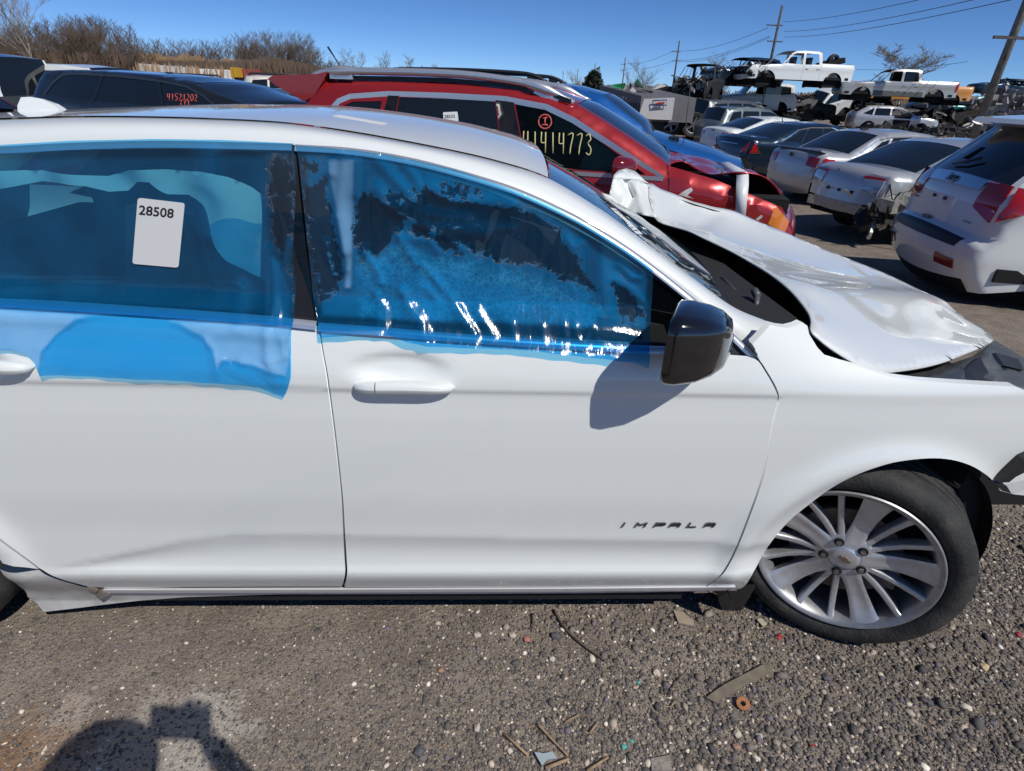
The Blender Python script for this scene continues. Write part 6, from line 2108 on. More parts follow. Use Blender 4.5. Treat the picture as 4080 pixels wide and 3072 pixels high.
# silver sedan with spoiler
MB6 = carM(8.13, 13.81, -.40, 15.8)
s6 = Car('silver_sedan', 'pale silver sedan with a lip spoiler, between the torn sedan and dark blue sedan', 'car', MB6, SILVERP, .925, sedan_top(5.0, 1.48, 1.05, .3, -1.1, -1.8, 1.0, 1.05), (.97, 1.03), sedan_win(1.48, 1.05, -1.1, -1.8), wheels=(1.42, -1.4, .34), step=.08, rr=.09, taper=.11)
for s_ in (-1, 1):
    s6.end_patch('taillight', [(s_ * .98, .96), (s_ * .62, .95), (s_ * .66, .80), (s_ * .98, .78)], REDL, off=.012)
    s6.side_poly('taillight', [(-2.48, .79), (-2.2, .82), (-2.22, .96), (-2.42, .98)], REDL, (s_,), .01)
    s6.ribbon('window_trim', [(-1.72, 1.04), (-1.2, 1.33), (-.9, 1.38), (-.3, 1.405), (.2, 1.39), (.6, 1.24), (.85, 1.02)], .02, CHROME, s_, .006)
lateral_poly(s6, 'spoiler', [(-2.2, 1.06), (-2.22, 1.09), (-2.46, 1.115), (-2.47, 1.09), (-2.3, 1.05)], -.72, .72, SILVERP)
m2 = MB(); p = s6.deck_pt(z=.93, t=0., off=.015); m2.box(p, (.02, .09, .07)); m2.obj('emblem', BLACKP, s6.root, smooth=False)
s6.end_patch('plate_recess', [(.36, .86), (-.36, .86), (-.34, .68), (.34, .68)], SILVERP, off=-.012, nu=8)
m2 = MB(); m2.box((-.9, 0, 1.50), (.18, .05, .04)); m2.obj('roof_aerial', BLACKP, s6.root, smooth=False)

# dark blue sedan
s14 = Car('navy_sedan', 'dark blue sedan with chrome-edged triangular taillight behind the silver sedan with spoiler', 'car', carM(8.10, 17.9, -.42, 18), NAVYP, .93, sedan_top(5.1, 1.46, 1.0, .35, -1.0, -1.85, .99, 1.08), (.98, 1.04), sedan_win(1.46, 1.0, -1.0, -1.85), wheels=(1.45, -1.45, .35), step=.09, rr=.09)
for s_ in (-1, 1):
    s14.end_patch('taillight', [(s_ * .97, .98), (s_ * .74, .80), (s_ * .72, .72), (s_ * .98, .74)], REDL, off=.012)
    s14.side_poly('taillight', [(-2.52, .72), (-2.25, .74), (-2.44, 1.0)], REDL, (s_,), .012)
    s14.ribbon('taillight_frame', [(-2.50, .71), (-2.22, .725), (-2.44, 1.02)], .02, CHROME, s_, .016)
    s14.ribbon('window_trim', [(-1.6, 1.04), (-1.1, 1.31), (-.7, 1.37), (0, 1.38), (.5, 1.25), (.85, 1.02)], .02, CHROME, s_, .006)
m2 = MB(); m2.tube([(-1.0, 0, 1.46), (-1.06, 0, 1.56)], .012, 6); m2.obj('roof_aerial', BLACKP, s14.root)
s14.end_patch('trunk_trim', [(.5, .90), (-.5, .90), (-.5, .885), (.5, .885)], CHROME, off=.012, nu=8)

# white sedan
s13 = Car('white_sedan', 'white sedan with narrow red taillights, farthest white sedan of the row', 'car', carM(8.75, 22.1, -.42, 18.5), WHITE, .92, sedan_top(4.85, 1.46, 1.05, .35, -1.0, -1.85, .98, 1.08), (.98, 1.04), sedan_win(1.46, 1.05, -1.0, -1.85), wheels=(1.4, -1.4, .34), step=.09, rr=.09)
for s_ in (-1, 1):
    s13.end_patch('taillight', [(s_ * .98, .98), (s_ * .62, .94), (s_ * .68, .84), (s_ * .98, .82)], REDL, off=.012)
    s13.side_poly('taillight', [(-2.42, .82), (-2.02, .90), (-2.15, .97), (-2.38, .98)], REDL, (s_,), .01)
m2 = MB(); p = s13.deck_pt(z=.97, t=0., off=.015); m2.box(p, (.02, .12, .05)); m2.obj('emblem', MATS['badge_chrome'], s13.root, smooth=False)
s13.end_patch('plate_recess', [(.34, .86), (-.34, .86), (-.32, .70), (.32, .70)], WHT2, off=.006, nu=6)

# two dark hatchbacks beyond
s12 = Car('teal_grey_suv', 'dark grey-green compact SUV with black rear window beside the white sedan', 'SUV', carM(9.2, 25.6, -.35, 20), paint('green_grey', (.16, .20, .21), metal=.4, rough=.32, dust=.1), .90, suv_top(4.4, 1.62, .95, .2, -1.8), (1.05, 1.08), suv_win(1.62, .95, -1.8, 4.4, 1.06), wheels=(1.3, -1.3, .34), step=.11)
s11 = Car('dark_minivan', 'dark brown-grey minivan with curved rear window at the end of the row', 'minivan', carM(9.6, 29.3, -.25, 26), GREYP, .98, suv_top(4.9, 1.74, 1.3, .5, -2.1, 1.0), (1.05, 1.1), suv_win(1.74, 1.2, -2.1, 4.9, 1.06), wheels=(1.5, -1.5, .34), step=.12)
s10 = Car('gold_suv', 'pale gold SUV with bright roof rack glinting in the sun, behind the grey-green SUV', 'SUV', carM(11.0, 31.6, -.30, 20), paint('gold_paint', (.40, .36, .28), metal=.5, rough=.3, dust=.06), .92, suv_top(4.5, 1.66, .95, .2, -1.9), (1.1, 1.14), suv_win(1.66, .95, -1.9, 4.5, 1.12), wheels=(1.3, -1.3, .36), step=.12)
rail(s10, [(-1.8, .6, 1.66), (-1.7, .6, 1.73), (.1, .6, 1.73), (.25, .6, 1.64)], CHROME, .025)

# ------------------------------------------------------------------ cars on the far left
WV = Car('white_van', 'white van with tall white rear pillar and black rear window behind the black SUV', 'van', carM(-10.1, 15.4, -.12, -14), WHITE, .92, suv_top(4.7, 1.80, 1.2, .4, -2.2, 1.05), (1.12, 1.15), suv_win(1.80, 1.1, -2.15, 4.7, 1.15), wheels=(1.5, -1.5, .35), sill=.3, tum=.22, step=.11, crown={'rear': .05, 'tail': .05})
DV = Car('black_van', 'dark SUV with pale sunlit roof at the far left edge behind the maroon car', 'SUV', carM(-13.3, 14.6, -.1, 172), WHITE, .98, suv_top(5.0, 1.92, 1.2, .4, -2.2, 1.1), (1.2, 1.25), [[(1.0, 1.25), (.55, 1.70), (-1.9, 1.80), (-2.1, 1.3)]], wheels=(1.5, -1.5, .36), tum=.25, step=.12, lower=None)
DV.body.data.materials[0] = paint('charcoal_paint', (.03, .035, .035), metal=.1, rough=.35, dust=.2)
RC = Car('maroon_sedan', 'maroon and navy sedan with bare windshield at the left edge of the row', 'car', carM(-7.9, 8.3, -.10, -8), MAROONP, .90, sedan_top(4.7, 1.44, 1.0, .3, -1.1, -1.8), (.95, 1.0), sedan_win(1.44), wheels=(1.35, -1.35, .33), step=.09)
CR = Car('cream_suv', 'cream SUV with black luggage rack seen between the black and the red SUV', 'SUV', carM(-9.9, 28.2, -.1, 22), CREAMP, .94, suv_top(4.7, 1.78, 1.0, .25, -2.0), (1.1, 1.14), suv_win(1.78, 1.0, -2.0, 4.7, 1.12), wheels=(1.35, -1.35, .37), step=.11)
rail(CR, [(-1.9, .6, 1.80), (-1.8, .6, 1.86), (.1, .6, 1.86), (.25, .6, 1.78)], BLACKP, .03)
m2 = MB(); m2.tube([(-1.9, .3, 1.78), (-2.1, .3, 2.25)], .012, 5); m2.obj('aerial', BLACKP, CR.root)
WC = Car('white_hatchback', 'white car with crumpled roof standing beyond the black SUV', 'car', carM(-10.6, 21.8, -.1, 6), WHITE, .92, suv_top(4.5, 1.62, 1.0, .2, -1.8), (1.05, 1.08), suv_win(1.62, 1.0, -1.8, 4.5, 1.06), wheels=(1.3, -1.3, .33), step=.11)
rail(WC, [(-1.7, .58, 1.64), (-1.6, .58, 1.70), (.1, .58, 1.70), (.2, .58, 1.60)], BLACKP, .03)
WC2 = Car('white_crossover', 'white crossover with a black roof rail, farthest of the white cars on the left', 'SUV', carM(-12.3, 33.5, -.05, -8), WHT2, .92, suv_top(4.6, 1.75, 1.0, .2, -1.9), (1.1, 1.12), suv_win(1.75, 1.0, -1.9, 4.6, 1.1), wheels=(1.3, -1.3, .35), step=.13)
rail(WC2, [(-1.7, .58, 1.76), (-1.6, .58, 1.82), (.1, .58, 1.82), (.2, .58, 1.72)], BLACKP, .03)
GC = Car('blue_grey_sedan', 'blue-grey sedan roof showing beside the red SUV rear window', 'car', carM(-6.2, 17.4, -.12, 4), paint('blue_grey', (.10, .15, .19), metal=.4, rough=.3, dust=.08), .90, sedan_top(4.7, 1.45, 1.0, .3, -1.1, -1.8), (.95, 1.0), sedan_win(1.45), wheels=(1.35, -1.35, .33), step=.11)

# ------------------------------------------------------------------ the scrap pile
def pickup_top(L=5.8, H=1.9, bed=-1.05, hood=1.22):
    a = L / 2
    return [(a - .1, .55, 'bump'), (a, .75, 'grille'), (a - .05, 1.08, 'hood'), (a - .3, 1.17, 'hood'), (1.1, hood + .03, 'wind'), (.62, H - .12, 'wind'), (.42, H - .03, 'roof'), (0, H, 'roof'), (-.8, H - .01, 'roof'), (bed + .06, H - .08, 'rear'), (bed, 1.38, 'none'), (bed - .02, 1.36, 'bed'), (-a + .03, 1.36, 'tail'), (-a, 1.30, 'tail'), (-a + .02, .60, 'tail')]


def pickup_win(H=1.9, bed=-1.05):
    return [[(.98, 1.30), (.55, H - .17), (.40, H - .12), (.02, H - .11), (.02, 1.28)], [(-.10, 1.28), (-.10, H - .11), (-.78, H - .12), (-.88, 1.30)]]


OW = True
ra = Car('white_pickup', 'white crew-cab pickup without wheels or front fender, on top of the scrap pile', 'pickup truck', carM(14.11, 35.03, 1.95, 186.3, 0), WHITE, 1.0, pickup_top(), (1.24, 1.26), pickup_win(), wheels=(1.85, -1.78, .45), sill=.58, tum=.2, step=.12, open_win=OW, open_ws=True, has_wheels=False, floor=True, rr=.06, handles=[(-.25, 1.12), (-.85, 1.12)], seams=[[(-.04, 1.28), (-.04, .6)], [(-.98, 1.36), (-.98, .6)]], missing=('none', 'bed', 'rear', 'grille'))
for xx in (.30, -.55):
    m2 = MB(); m2.box((xx, .4, 1.35), (.14, .5, .55)); m2.obj('seat', BLACKP, ra.root, smooth=False)
m2 = MB(); m2.box((-2.0, 0, 1.45), (.9, 1.2, .25), Matrix.Rotation(.3, 3, 'Y')); m2.obj('bed_scrap', DARKV, ra.root, smooth=False)
ty = empty('loose_wheel', (0, 0, 0)); ty.matrix_world = carM(16.04, 34.9, 3.45, 20, 0, 10)
tag(ty, 'black wheel standing upright in the bed of the top white pickup', 'wheel')
share('tyre_ring', list(TYRE_ME.values())[0][0], ty)
rbm = Car('silver_pickup', 'silver-white pickup with dark lower sill, lying below right of the top pickup', 'pickup truck', carM(21.2, 37.8, 1.45, 170, 0, 0), CHAMP, 1.0, pickup_top(6.1, 1.9), (1.24, 1.26), pickup_win(), wheels=(1.9, -1.9, .45), sill=.55, tum=.2, step=.12, open_win=(0,), open_ws=True, has_wheels=False, rr=.06, handles=[(-.25, 1.10), (-.85, 1.10)], seams=[[(-.04, 1.28), (-.04, .6)], [(-.98, 1.36), (-.98, .6)]])
rbm.side_poly('sill_cladding', [(1.3, .56), (1.3, .82), (-1.25, .80), (-1.25, .56)], pbr('grey_clad', (.12, .125, .11), .5), (-1, 1), .02)
rbm.side_poly('tail_lamp', [(-2.98, 1.28), (-2.86, 1.28), (-2.86, .85), (-2.98, .85)], REDL, (-1, 1), .02)
orr = Car('orange_pickup', 'orange pickup bed rising behind the silver-white pickup', 'pickup truck', carM(24.6, 41.5, 1.35, 166), ORANGEP, 1.0, pickup_top(6.0, 1.55), (1.24, 1.26), [], wheels=(1.9, -1.9, .45), sill=.55, tum=.15, step=.15, has_wheels=False)
nit = Car('silver_suv', 'boxy silver SUV with its rear side door hanging open, under the top white pickup', 'SUV', carM(13.39, 38.0, .66, 174), WHT2, .93, suv_top(4.54, 1.74, .8, .25, -2.0, 1.08), (1.12, 1.15), suv_win(1.74, .8, -2.0, 4.54, 1.16), wheels=(1.42, -1.36, .38), sill=.34, tum=.18, step=.1, has_wheels=(), handles=[(-.15, 1.02)], seams=[[(-.34, 1.16), (-.34, .42)]], open_win=(0,))
m2 = MB(); m2.box((-.78, 1.10, .78), (.85, .05, .80), Matrix.Rotation(radians(-14), 3, 'Z')); m2.obj('open_door', WHT2, nit.root, smooth=False)
m2 = MB(); m2.box((-.78, 1.10, 1.40), (.80, .04, .42), Matrix.Rotation(radians(-14), 3, 'Z')); m2.obj('door_glass', DGLASS, nit.root, smooth=False)
jn = Car('white_wagon', 'white crossover propped nose-down against the scrap pile', 'SUV', carM(20.0, 42.6, .70, 194, 17, -9), WHITE, .93, suv_top(4.9, 1.68, 1.1, .35, -2.1, 1.05), (1.08, 1.12), suv_win(1.68, 1.1, -2.1, 4.9, 1.1), wheels=(1.45, -1.44, .37), sill=.3, tum=.3, step=.11, has_wheels=(), handles=[(-.15, .98), (-1.05, 1.0)])
fo = Car('silver_hatchback', 'silver hatchback with torn-off front and open front door, at the foot of the pile', 'car', carM(20.75, 36.27, .02, -12), SILVERP, .88, [(x, z, t) for x, z, t in suv_top(4.36, 1.48, 1.0, .2, -1.55, .98)], (.98, 1.02), suv_win(1.48, 1.0, -1.55, 4.36, 1.0), wheels=(1.32, -1.33, .33), step=.11, open_win=(0,), open_ws=True, has_wheels=(), missing=('grille', 'hood'))
m2 = MB(); m2.box((.28, -.86, .68), (.85, .03, .70)); m2.obj('door_shade_sheet', DARKV, fo.root, smooth=False)  # black sheet standing in for the shade inside the open doorway
tl = Car('teal_pickup', 'dark teal pickup truck at the right end of the scrap pile', 'pickup truck', carM(31.6, 45.6, .55, 176), TEALP, .92, pickup_top(5.2, 1.72, -.75, 1.10), (1.12, 1.15), [[(.98, 1.18), (.5, 1.55), (-.02, 1.60), (-.02, 1.16)], [(-.14, 1.16), (-.14, 1.58), (-.55, 1.56), (-.6, 1.18)]], wheels=(1.6, -1.6, .38), sill=.4, tum=.2, step=.13, has_wheels=(), open_ws=True)
cd = Car('crushed_blue_wreck', 'crushed dark blue car shell without doors, on top of the teal pickup', 'wrecked car', carM(34.0, 46.5, 2.15, 172, -4, 0), NAVYP, .9, sedan_top(4.7, 1.35, 1.0, .3, -1.3, -1.9), (.85, .9), [[(.9, .9), (.3, 1.22), (-1.0, 1.24), (-1.5, .92)]], wheels=(1.35, -1.35, .33), step=.13, open_win=OW, open_ws=True, has_wheels=False)
wt = Car('white_truck_wreck', 'white pickup side with grey handle, under the teal pickup', 'pickup truck', carM(32.5, 44.2, -.55, 176), WHT2, .95, pickup_top(5.2, 1.5, -.75, 1.2), (1.12, 1.15), [], wheels=(1.6, -1.6, .38), sill=.4, tum=.1, step=.2, has_wheels=())
dk = Car('dark_truck_wreck', 'black crumpled pickup shell on the far right of the pile', 'wrecked car', carM(38.5, 46.5, .6, 190, 0, 0), paint('dark_green', (.010, .03, .032), metal=.2, rough=.5, dust=.1), .98, pickup_top(5.4, 2.2, -.9, 1.4), (1.3, 1.3), [], wheels=(1.6, -1.6, .38), sill=.3, tum=.15, step=.18, has_wheels=())
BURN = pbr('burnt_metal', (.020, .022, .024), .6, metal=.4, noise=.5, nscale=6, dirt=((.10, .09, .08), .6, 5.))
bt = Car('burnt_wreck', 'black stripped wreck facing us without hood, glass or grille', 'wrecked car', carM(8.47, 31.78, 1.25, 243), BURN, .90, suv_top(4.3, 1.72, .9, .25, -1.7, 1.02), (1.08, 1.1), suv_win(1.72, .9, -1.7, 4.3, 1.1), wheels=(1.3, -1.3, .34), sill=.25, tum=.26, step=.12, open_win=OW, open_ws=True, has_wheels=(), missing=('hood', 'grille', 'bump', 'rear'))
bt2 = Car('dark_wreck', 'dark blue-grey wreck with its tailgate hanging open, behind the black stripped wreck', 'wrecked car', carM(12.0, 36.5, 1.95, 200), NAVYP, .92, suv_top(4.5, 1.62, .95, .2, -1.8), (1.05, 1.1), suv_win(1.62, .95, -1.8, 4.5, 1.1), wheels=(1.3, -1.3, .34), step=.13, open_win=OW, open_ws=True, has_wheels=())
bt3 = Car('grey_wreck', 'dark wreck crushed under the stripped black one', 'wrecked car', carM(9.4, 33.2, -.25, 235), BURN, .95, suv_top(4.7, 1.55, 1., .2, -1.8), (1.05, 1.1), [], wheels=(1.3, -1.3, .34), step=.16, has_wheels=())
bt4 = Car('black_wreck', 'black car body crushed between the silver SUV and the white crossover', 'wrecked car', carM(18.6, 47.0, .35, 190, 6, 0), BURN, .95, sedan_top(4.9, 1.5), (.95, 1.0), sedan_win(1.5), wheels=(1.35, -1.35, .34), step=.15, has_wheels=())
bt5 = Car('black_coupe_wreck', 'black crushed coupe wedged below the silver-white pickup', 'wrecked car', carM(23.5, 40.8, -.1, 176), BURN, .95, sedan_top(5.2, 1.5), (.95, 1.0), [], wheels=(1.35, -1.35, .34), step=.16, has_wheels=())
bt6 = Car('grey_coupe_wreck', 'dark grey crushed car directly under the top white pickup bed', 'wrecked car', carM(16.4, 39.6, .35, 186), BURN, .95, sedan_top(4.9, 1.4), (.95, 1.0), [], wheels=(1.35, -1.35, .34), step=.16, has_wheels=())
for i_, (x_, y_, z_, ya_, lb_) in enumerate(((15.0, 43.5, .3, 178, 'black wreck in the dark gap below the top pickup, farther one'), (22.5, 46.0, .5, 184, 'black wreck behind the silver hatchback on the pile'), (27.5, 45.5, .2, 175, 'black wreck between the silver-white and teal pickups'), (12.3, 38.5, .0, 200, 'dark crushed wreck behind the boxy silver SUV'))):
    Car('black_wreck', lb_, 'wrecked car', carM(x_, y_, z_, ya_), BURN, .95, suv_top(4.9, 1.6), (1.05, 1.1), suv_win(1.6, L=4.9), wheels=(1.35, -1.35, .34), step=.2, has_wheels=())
# mangled engine parts hanging out of the stripped fronts (too small to tell apart)
def tangle(car, name, c, d, n, seed, mats=(BURN,)):
    rng = random.Random(seed)
    for mi, mt in enumerate(mats):
        m2 = MB()
        for k in range(n):
            p = Vector((c[0] + rng.uniform(-1, 1) * d[0], c[1] + rng.uniform(-1, 1) * d[1], c[2] + rng.uniform(-1, 1) * d[2]))
            if rng.random() < .5:
                m2.box(p, (rng.uniform(.05, .25), rng.uniform(.05, .25), rng.uniform(.05, .25)), Matrix.Rotation(rng.uniform(0, 3), 3, 'X') @ Matrix.Rotation(rng.uniform(0, 3), 3, 'Z'))
            else:
                q = p + Vector((rng.uniform(-.3, .3), rng.uniform(-.3, .3), rng.uniform(-.3, .3)))
                m2.tube([p, p.lerp(q, .5) + Vector((0, 0, rng.uniform(-.1, .1))), q], rng.uniform(.01, .035), 5)
        m2.obj(name, mt, car.root, smooth=False, kind='stuff')
SCR = pbr('scrap_grey', (.24, .23, .22), .45, metal=.5, noise=.4, nscale=5)
tangle(sd_, 'crumpled_corner', (-2.28, -.70, .50), (.16, .22, .14), 26, 9, (pbr('shredded_silver', (.62, .61, .55), .3, metal=.8, noise=.3, nscale=12), BURN))
tangle(bt, 'engine_parts', (1.75, 0, .70), (.35, .75, .35), 60, 1, (BURN, SCR))
tangle(ra, 'engine_parts', (2.25, .3, 1.0), (.55, .7, .22), 50, 2, (BURN, SCR))
tangle(fo, 'torn_front', (1.75, 0, .6), (.35, .8, .3), 50, 3, (SCR, BURN))
tangle(bt2, 'engine_parts', (1.9, 0, .7), (.3, .8, .35), 40, 4, (BURN, SCR))
tangle(cd, 'torn_parts', (-.6, 0, 1.0), (1.2, .8, .2), 50, 5, (SCR, BURN))
# ================================================================== trees, reeds, poles, trailers
def bark(name, col):
    return pbr(name, col, .85, noise=.3, nscale=3)


BARK_BROWN = bark('bark_brown', (.15, .105, .075))
BARK_GREY = bark('bark_grey', (.20, .17, .145))
BARK_PALE = bark('bark_pale', (.34, .29, .24))


def bare_tree(seed, h=10., spread=.45, levels=4, nb=5, r0=.16, up=.5, sides=3, trunk_frac=.35, twig=1.0):
    """returns (trunk verts, faces), (branch verts, faces)"""
    rng = random.Random(seed)
    T, B = MB(), MB()
    def grow(p, d, L, r, lev):
        n = 4 if lev < 2 else (2 if lev < levels else 1)
        pts = [p]; rr = [r]
        dd = d.copy()
        for i in range(n):
            dd = (dd + Vector((rng.gauss(0, .13), rng.gauss(0, .13), rng.gauss(0, .06) + .05 * up))).normalized()
            pts.append(pts[-1] + dd * L / n); rr.append(r * (1 - .62 * (i + 1) / n))
        (T if lev == 0 else B).tube(pts, rr, 6 if lev == 0 else (4 if lev == 1 else sides), cap=False)
        if lev >= levels: return
        k = nb + (1 if lev else 3)
        for j in range(k):
            t = (trunk_frac if lev == 0 else .15) + (1 - (trunk_frac if lev == 0 else .15)) * (j + rng.random()) / k
            i = min(n - 1, int(t * n)); u = t * n - i
            q = pts[i].lerp(pts[i + 1], min(1, u))
            a = rng.uniform(0, 2 * pi)
            side = Vector((cos(a), sin(a), 0))
            nd = (dd * .75 + side * (spread * rng.uniform(.8, 1.7)) + Vector((0, 0, up * .4))).normalized()
            grow(q, nd, L * rng.uniform(.42, .62), max(.006 * twig, rr[i] * rng.uniform(.4, .6)), lev + 1)
    grow(Vector((0, 0, 0)), Vector((rng.gauss(0, .05), rng.gauss(0, .05), 1)).normalized(), h * .68, r0, 0)
    return T, B


def put_tree(name, label, T, B, mat, loc, s=1., rz=0., group=None):
    e = empty(name, loc, rz); e.scale = (s, s, s)
    tag(e, label, 'tree', group)
    T.obj('trunk', mat, e); B.obj('branches', mat, e)
    return e


def gpos(px, py_h, y):
    """ground point in the direction of picture column px at distance y"""
    d = ray(px, py_h); p = CAMP + d * (y / d.y)
    return p


def stand_tree(label, px, top_py, y, seed, mat, base_py=190, **k):
    p = gpos(px, base_py, y); top = at_dist(px, top_py, y)
    h = top.z - 0
    T, B = bare_tree(seed, h=1.0 * h, r0=.018 * h, **k)
    zmax = max(v[2] for v in B.v)
    return put_tree('bare_tree', label, T, B, mat, (p.x, y, 0), h / zmax, seed)


stand_tree('tall pale bare tree rising above the brown thicket at the left edge', 100, -70, 38, 3, BARK_PALE, spread=.5, levels=4, trunk_frac=.4)
stand_tree('rounded bare tree, left of the pair behind the red SUV roof', 787, 102, 78, 5, BARK_GREY, spread=.75, nb=6, trunk_frac=.15)
stand_tree('slim bare tree, middle one behind the red SUV roof', 838, 104, 80, 6, BARK_GREY, spread=.5, nb=5, trunk_frac=.2)
stand_tree('rounded bare tree above the blue SUV roof rails', 893, 111, 80, 7, BARK_GREY, spread=.8, nb=6, trunk_frac=.15)
stand_tree('low bare tree right of the rounded trees', 938, 133, 95, 8, BARK_GREY, spread=.8, nb=5, trunk_frac=.1)
stand_tree('pale bare tree beside the dark evergreen', 1246, 148, 90, 9, BARK_PALE, spread=.7, nb=5, trunk_frac=.1)
stand_tree('tall bare tree with open fork behind the scrap container', 1380, 118, 75, 10, BARK_GREY, spread=.6, nb=5, trunk_frac=.25)
stand_tree('thin bare tree behind the container, left one', 1358, 132, 85, 11, BARK_PALE, spread=.5, nb=4)
stand_tree('bare tree showing between the two wrecks on the pile', 1562, 106, 70, 12, BARK_GREY, spread=.55, nb=5, trunk_frac=.3)
stand_tree('broad bare tree spreading above the white pickups', 1915, 84, 62, 14, BARK_GREY, spread=1.0, nb=6, levels=4, trunk_frac=.10, twig=2.5)
for i, (px, tp, y, sd) in enumerate(((545, 96, 62, 21), (572, 78, 60, 22), (600, 58, 62, 23), (632, 66, 61, 24), (658, 84, 63, 25))):
    stand_tree(('lowest bare tree at the left of the clump beside the antenna', 'second bare tree from the left in the clump', 'tallest bare tree of the clump left of the red SUV', 'broad bare tree right of the tallest one in the clump', 'last bare tree at the right of the clump')[i], px, tp, y, sd, BARK_GREY, spread=.6, nb=6, trunk_frac=.15)

# evergreen
ev = empty('evergreen_tree', (gpos(1281, 190, 88).x, 88, 0)); tag(ev, 'dark rounded evergreen beside the utility pole', 'tree')
m2 = MB(); m2.tube([(0, 0, 0), (0, 0, 5)], [.2, .05], 6); m2.obj('trunk', BARK_BROWN, ev)
rng = np.random.RandomState(4)
evh = at_dist(1281, 157, 88).z
n = 2600
t = rng.uniform(.05, 1, n); a = rng.uniform(0, 2 * pi, n); rad = (evh * .34) * np.sqrt(1 - t ** 2.2) * rng.uniform(.5, 1.1, n) * (1 + .25 * np.sin(a * 3))
c = np.stack([rad * np.cos(a), rad * np.sin(a), t * evh], 1)
v = np.repeat(c, 3, 0) + rng.normal(0, .22, (n * 3, 3))
mk('foliage', v.tolist(), [(3 * i, 3 * i + 1, 3 * i + 2) for i in range(n)], pbr('evergreen', (.022, .035, .018), .8, noise=.4, nscale=1.), ev, smooth=False)

# the thicket: one mass of bare trees (nobody could count it)
VAR = []
for k in range(7):
    T, B = bare_tree(100 + k, h=8., spread=.55, levels=4, nb=3 if k < 4 else 4, r0=.10, trunk_frac=.08, twig=2.2)
    nT = len(T.v)
    V = np.array(T.v + B.v); F = T.f + [tuple(nT + i for i in f) for f in B.f]
    VAR.append((V / V[:, 2].max(), np.array([f for f in F if len(f) == 4])))
rng = np.random.RandomState(9)
tp_x = [-150, 0, 60, 120, 170, 205, 235, 262, 292, 315, 345, 400, 450, 500, 530, 560, 650, 680, 700, 730, 780, 900, 1050, 1200, 1330]
tp_y = [62, 66, 62, 64, 54, 46, 50, 56, 70, 92, 95, 97, 100, 96, 90, 84, 84, 106, 126, 136, 146, 150, 163, 176, 186]


def thicket(name, rows, mat, xr, hk=1.0):
    VV = []; FF = []; n0 = 0
    for dist, cnt, jit in rows:
        for k in range(cnt):
            px = xr[0] + (xr[1] - xr[0]) * (k + rng.uniform(0, 1)) / cnt
            y = dist + rng.uniform(-3, 3)
            top = at_dist(px, np.interp(px, tp_x, tp_y) + rng.exponential(jit), y).z
            if top < .8: continue
            V, F = VAR[rng.randint(0, len(VAR))]
            a = rng.uniform(0, 2 * pi); s = top * hk
            q = V * [s, s, s]
            X = q[:, 0] * cos(a) - q[:, 1] * sin(a); Y = q[:, 0] * sin(a) + q[:, 1] * cos(a)
            p = gpos(px, 190, y)
            VV.append(np.stack([X + p.x, Y + y, q[:, 2]], 1)); FF.append(F + n0); n0 += len(V)
    V = np.concatenate(VV); F = np.concatenate(FF)
    me = bpy.data.meshes.new(name)
    me.vertices.add(len(V)); me.vertices.foreach_set('co', V.astype(np.float32).ravel())
    me.loops.add(len(F) * 4); me.loops.foreach_set('vertex_index', F.astype(np.int32).ravel())
    me.polygons.add(len(F)); me.polygons.foreach_set('loop_start', np.arange(0, len(F) * 4, 4, dtype=np.int32)); me.polygons.foreach_set('loop_total', np.full(len(F), 4, np.int32))
    me.update(); me.materials.append(mat)
    o = bpy.data.objects.new(name, me); COL.objects.link(o); o['kind'] = 'stuff'
    return len(F)


thicket('bare_woodland', [(46, 48, 1), (52, 40, 4), (60, 30, 6)], BARK_BROWN, (-160, 320), 1.12)
thicket('bare_woodland', [(62, 46, 1), (70, 28, 4)], BARK_BROWN, (315, 760), 1.15)
thicket('far_woodland', [(110, 30, 1), (125, 14, 2)], BARK_BROWN, (690, 1340), 1.1)
# undergrowth and reeds: thin upright blades
def blades(name, n, xr, dist, top_fn, col_mat, wd=.03, lean=.12, plume=.0):
    r = np.random.RandomState(len(name) + n)
    V = []; F = []
    px = r.uniform(xr[0], xr[1], n); y = r.uniform(dist[0], dist[1], n)
    for a, b in zip(px, y):
        p = gpos(a, 190, b); h = max(.4, (at_dist(a, top_fn(a) + r.exponential(6), b).z))
        lx, ly = r.normal(0, lean, 2) * h
        w_ = wd * r.uniform(.6, 1.4)
        i = len(V)
        V += [(p.x - w_ / 2, b, 0), (p.x + w_ / 2, b, 0), (p.x + lx * .5 + w_ / 2, b + ly * .5, h * .6), (p.x + lx * .5 - w_ / 2, b + ly * .5, h * .6), (p.x + lx + w_ * .6 + plume, b + ly, h * .92), (p.x + lx - w_ * .6 - plume, b + ly, h * .88), (p.x + lx, b + ly, h)]
        F += [(i, i + 1, i + 2, i + 3), (i + 3, i + 2, i + 4, i + 5), (i + 5, i + 4, i + 6)]
    return mk(name, V, F, col_mat, smooth=False, kind='stuff')
REED = pbr('reed', (.42, .27, .15), .8, noise=.35, nscale=.8)
BRUSH = pbr('brush', (.16, .11, .075), .85, noise=.4, nscale=.6)
blades('reeds', 3000, (285, 640), (56, 60), lambda a: np.interp(a, [285, 310, 345, 400, 450, 500, 560, 640], [126, 120, 118, 120, 125, 130, 138, 152]) + 5 * sin(a * .21) + 4 * sin(a * .07), REED, .04, .06, .03)
blades('reeds', 70, (290, 490), (39, 41), lambda a: np.interp(a, [285, 345, 450, 640], [136, 134, 142, 150]) + 6 * sin(a * .3), REED, .035, .07, .03)
blades('dry_brush', 5000, (-160, 760), (44, 58), lambda a: np.interp(a, [-160, 300, 330, 520, 600, 760], [105, 112, 128, 130, 120, 158]), BRUSH, .07, .10)
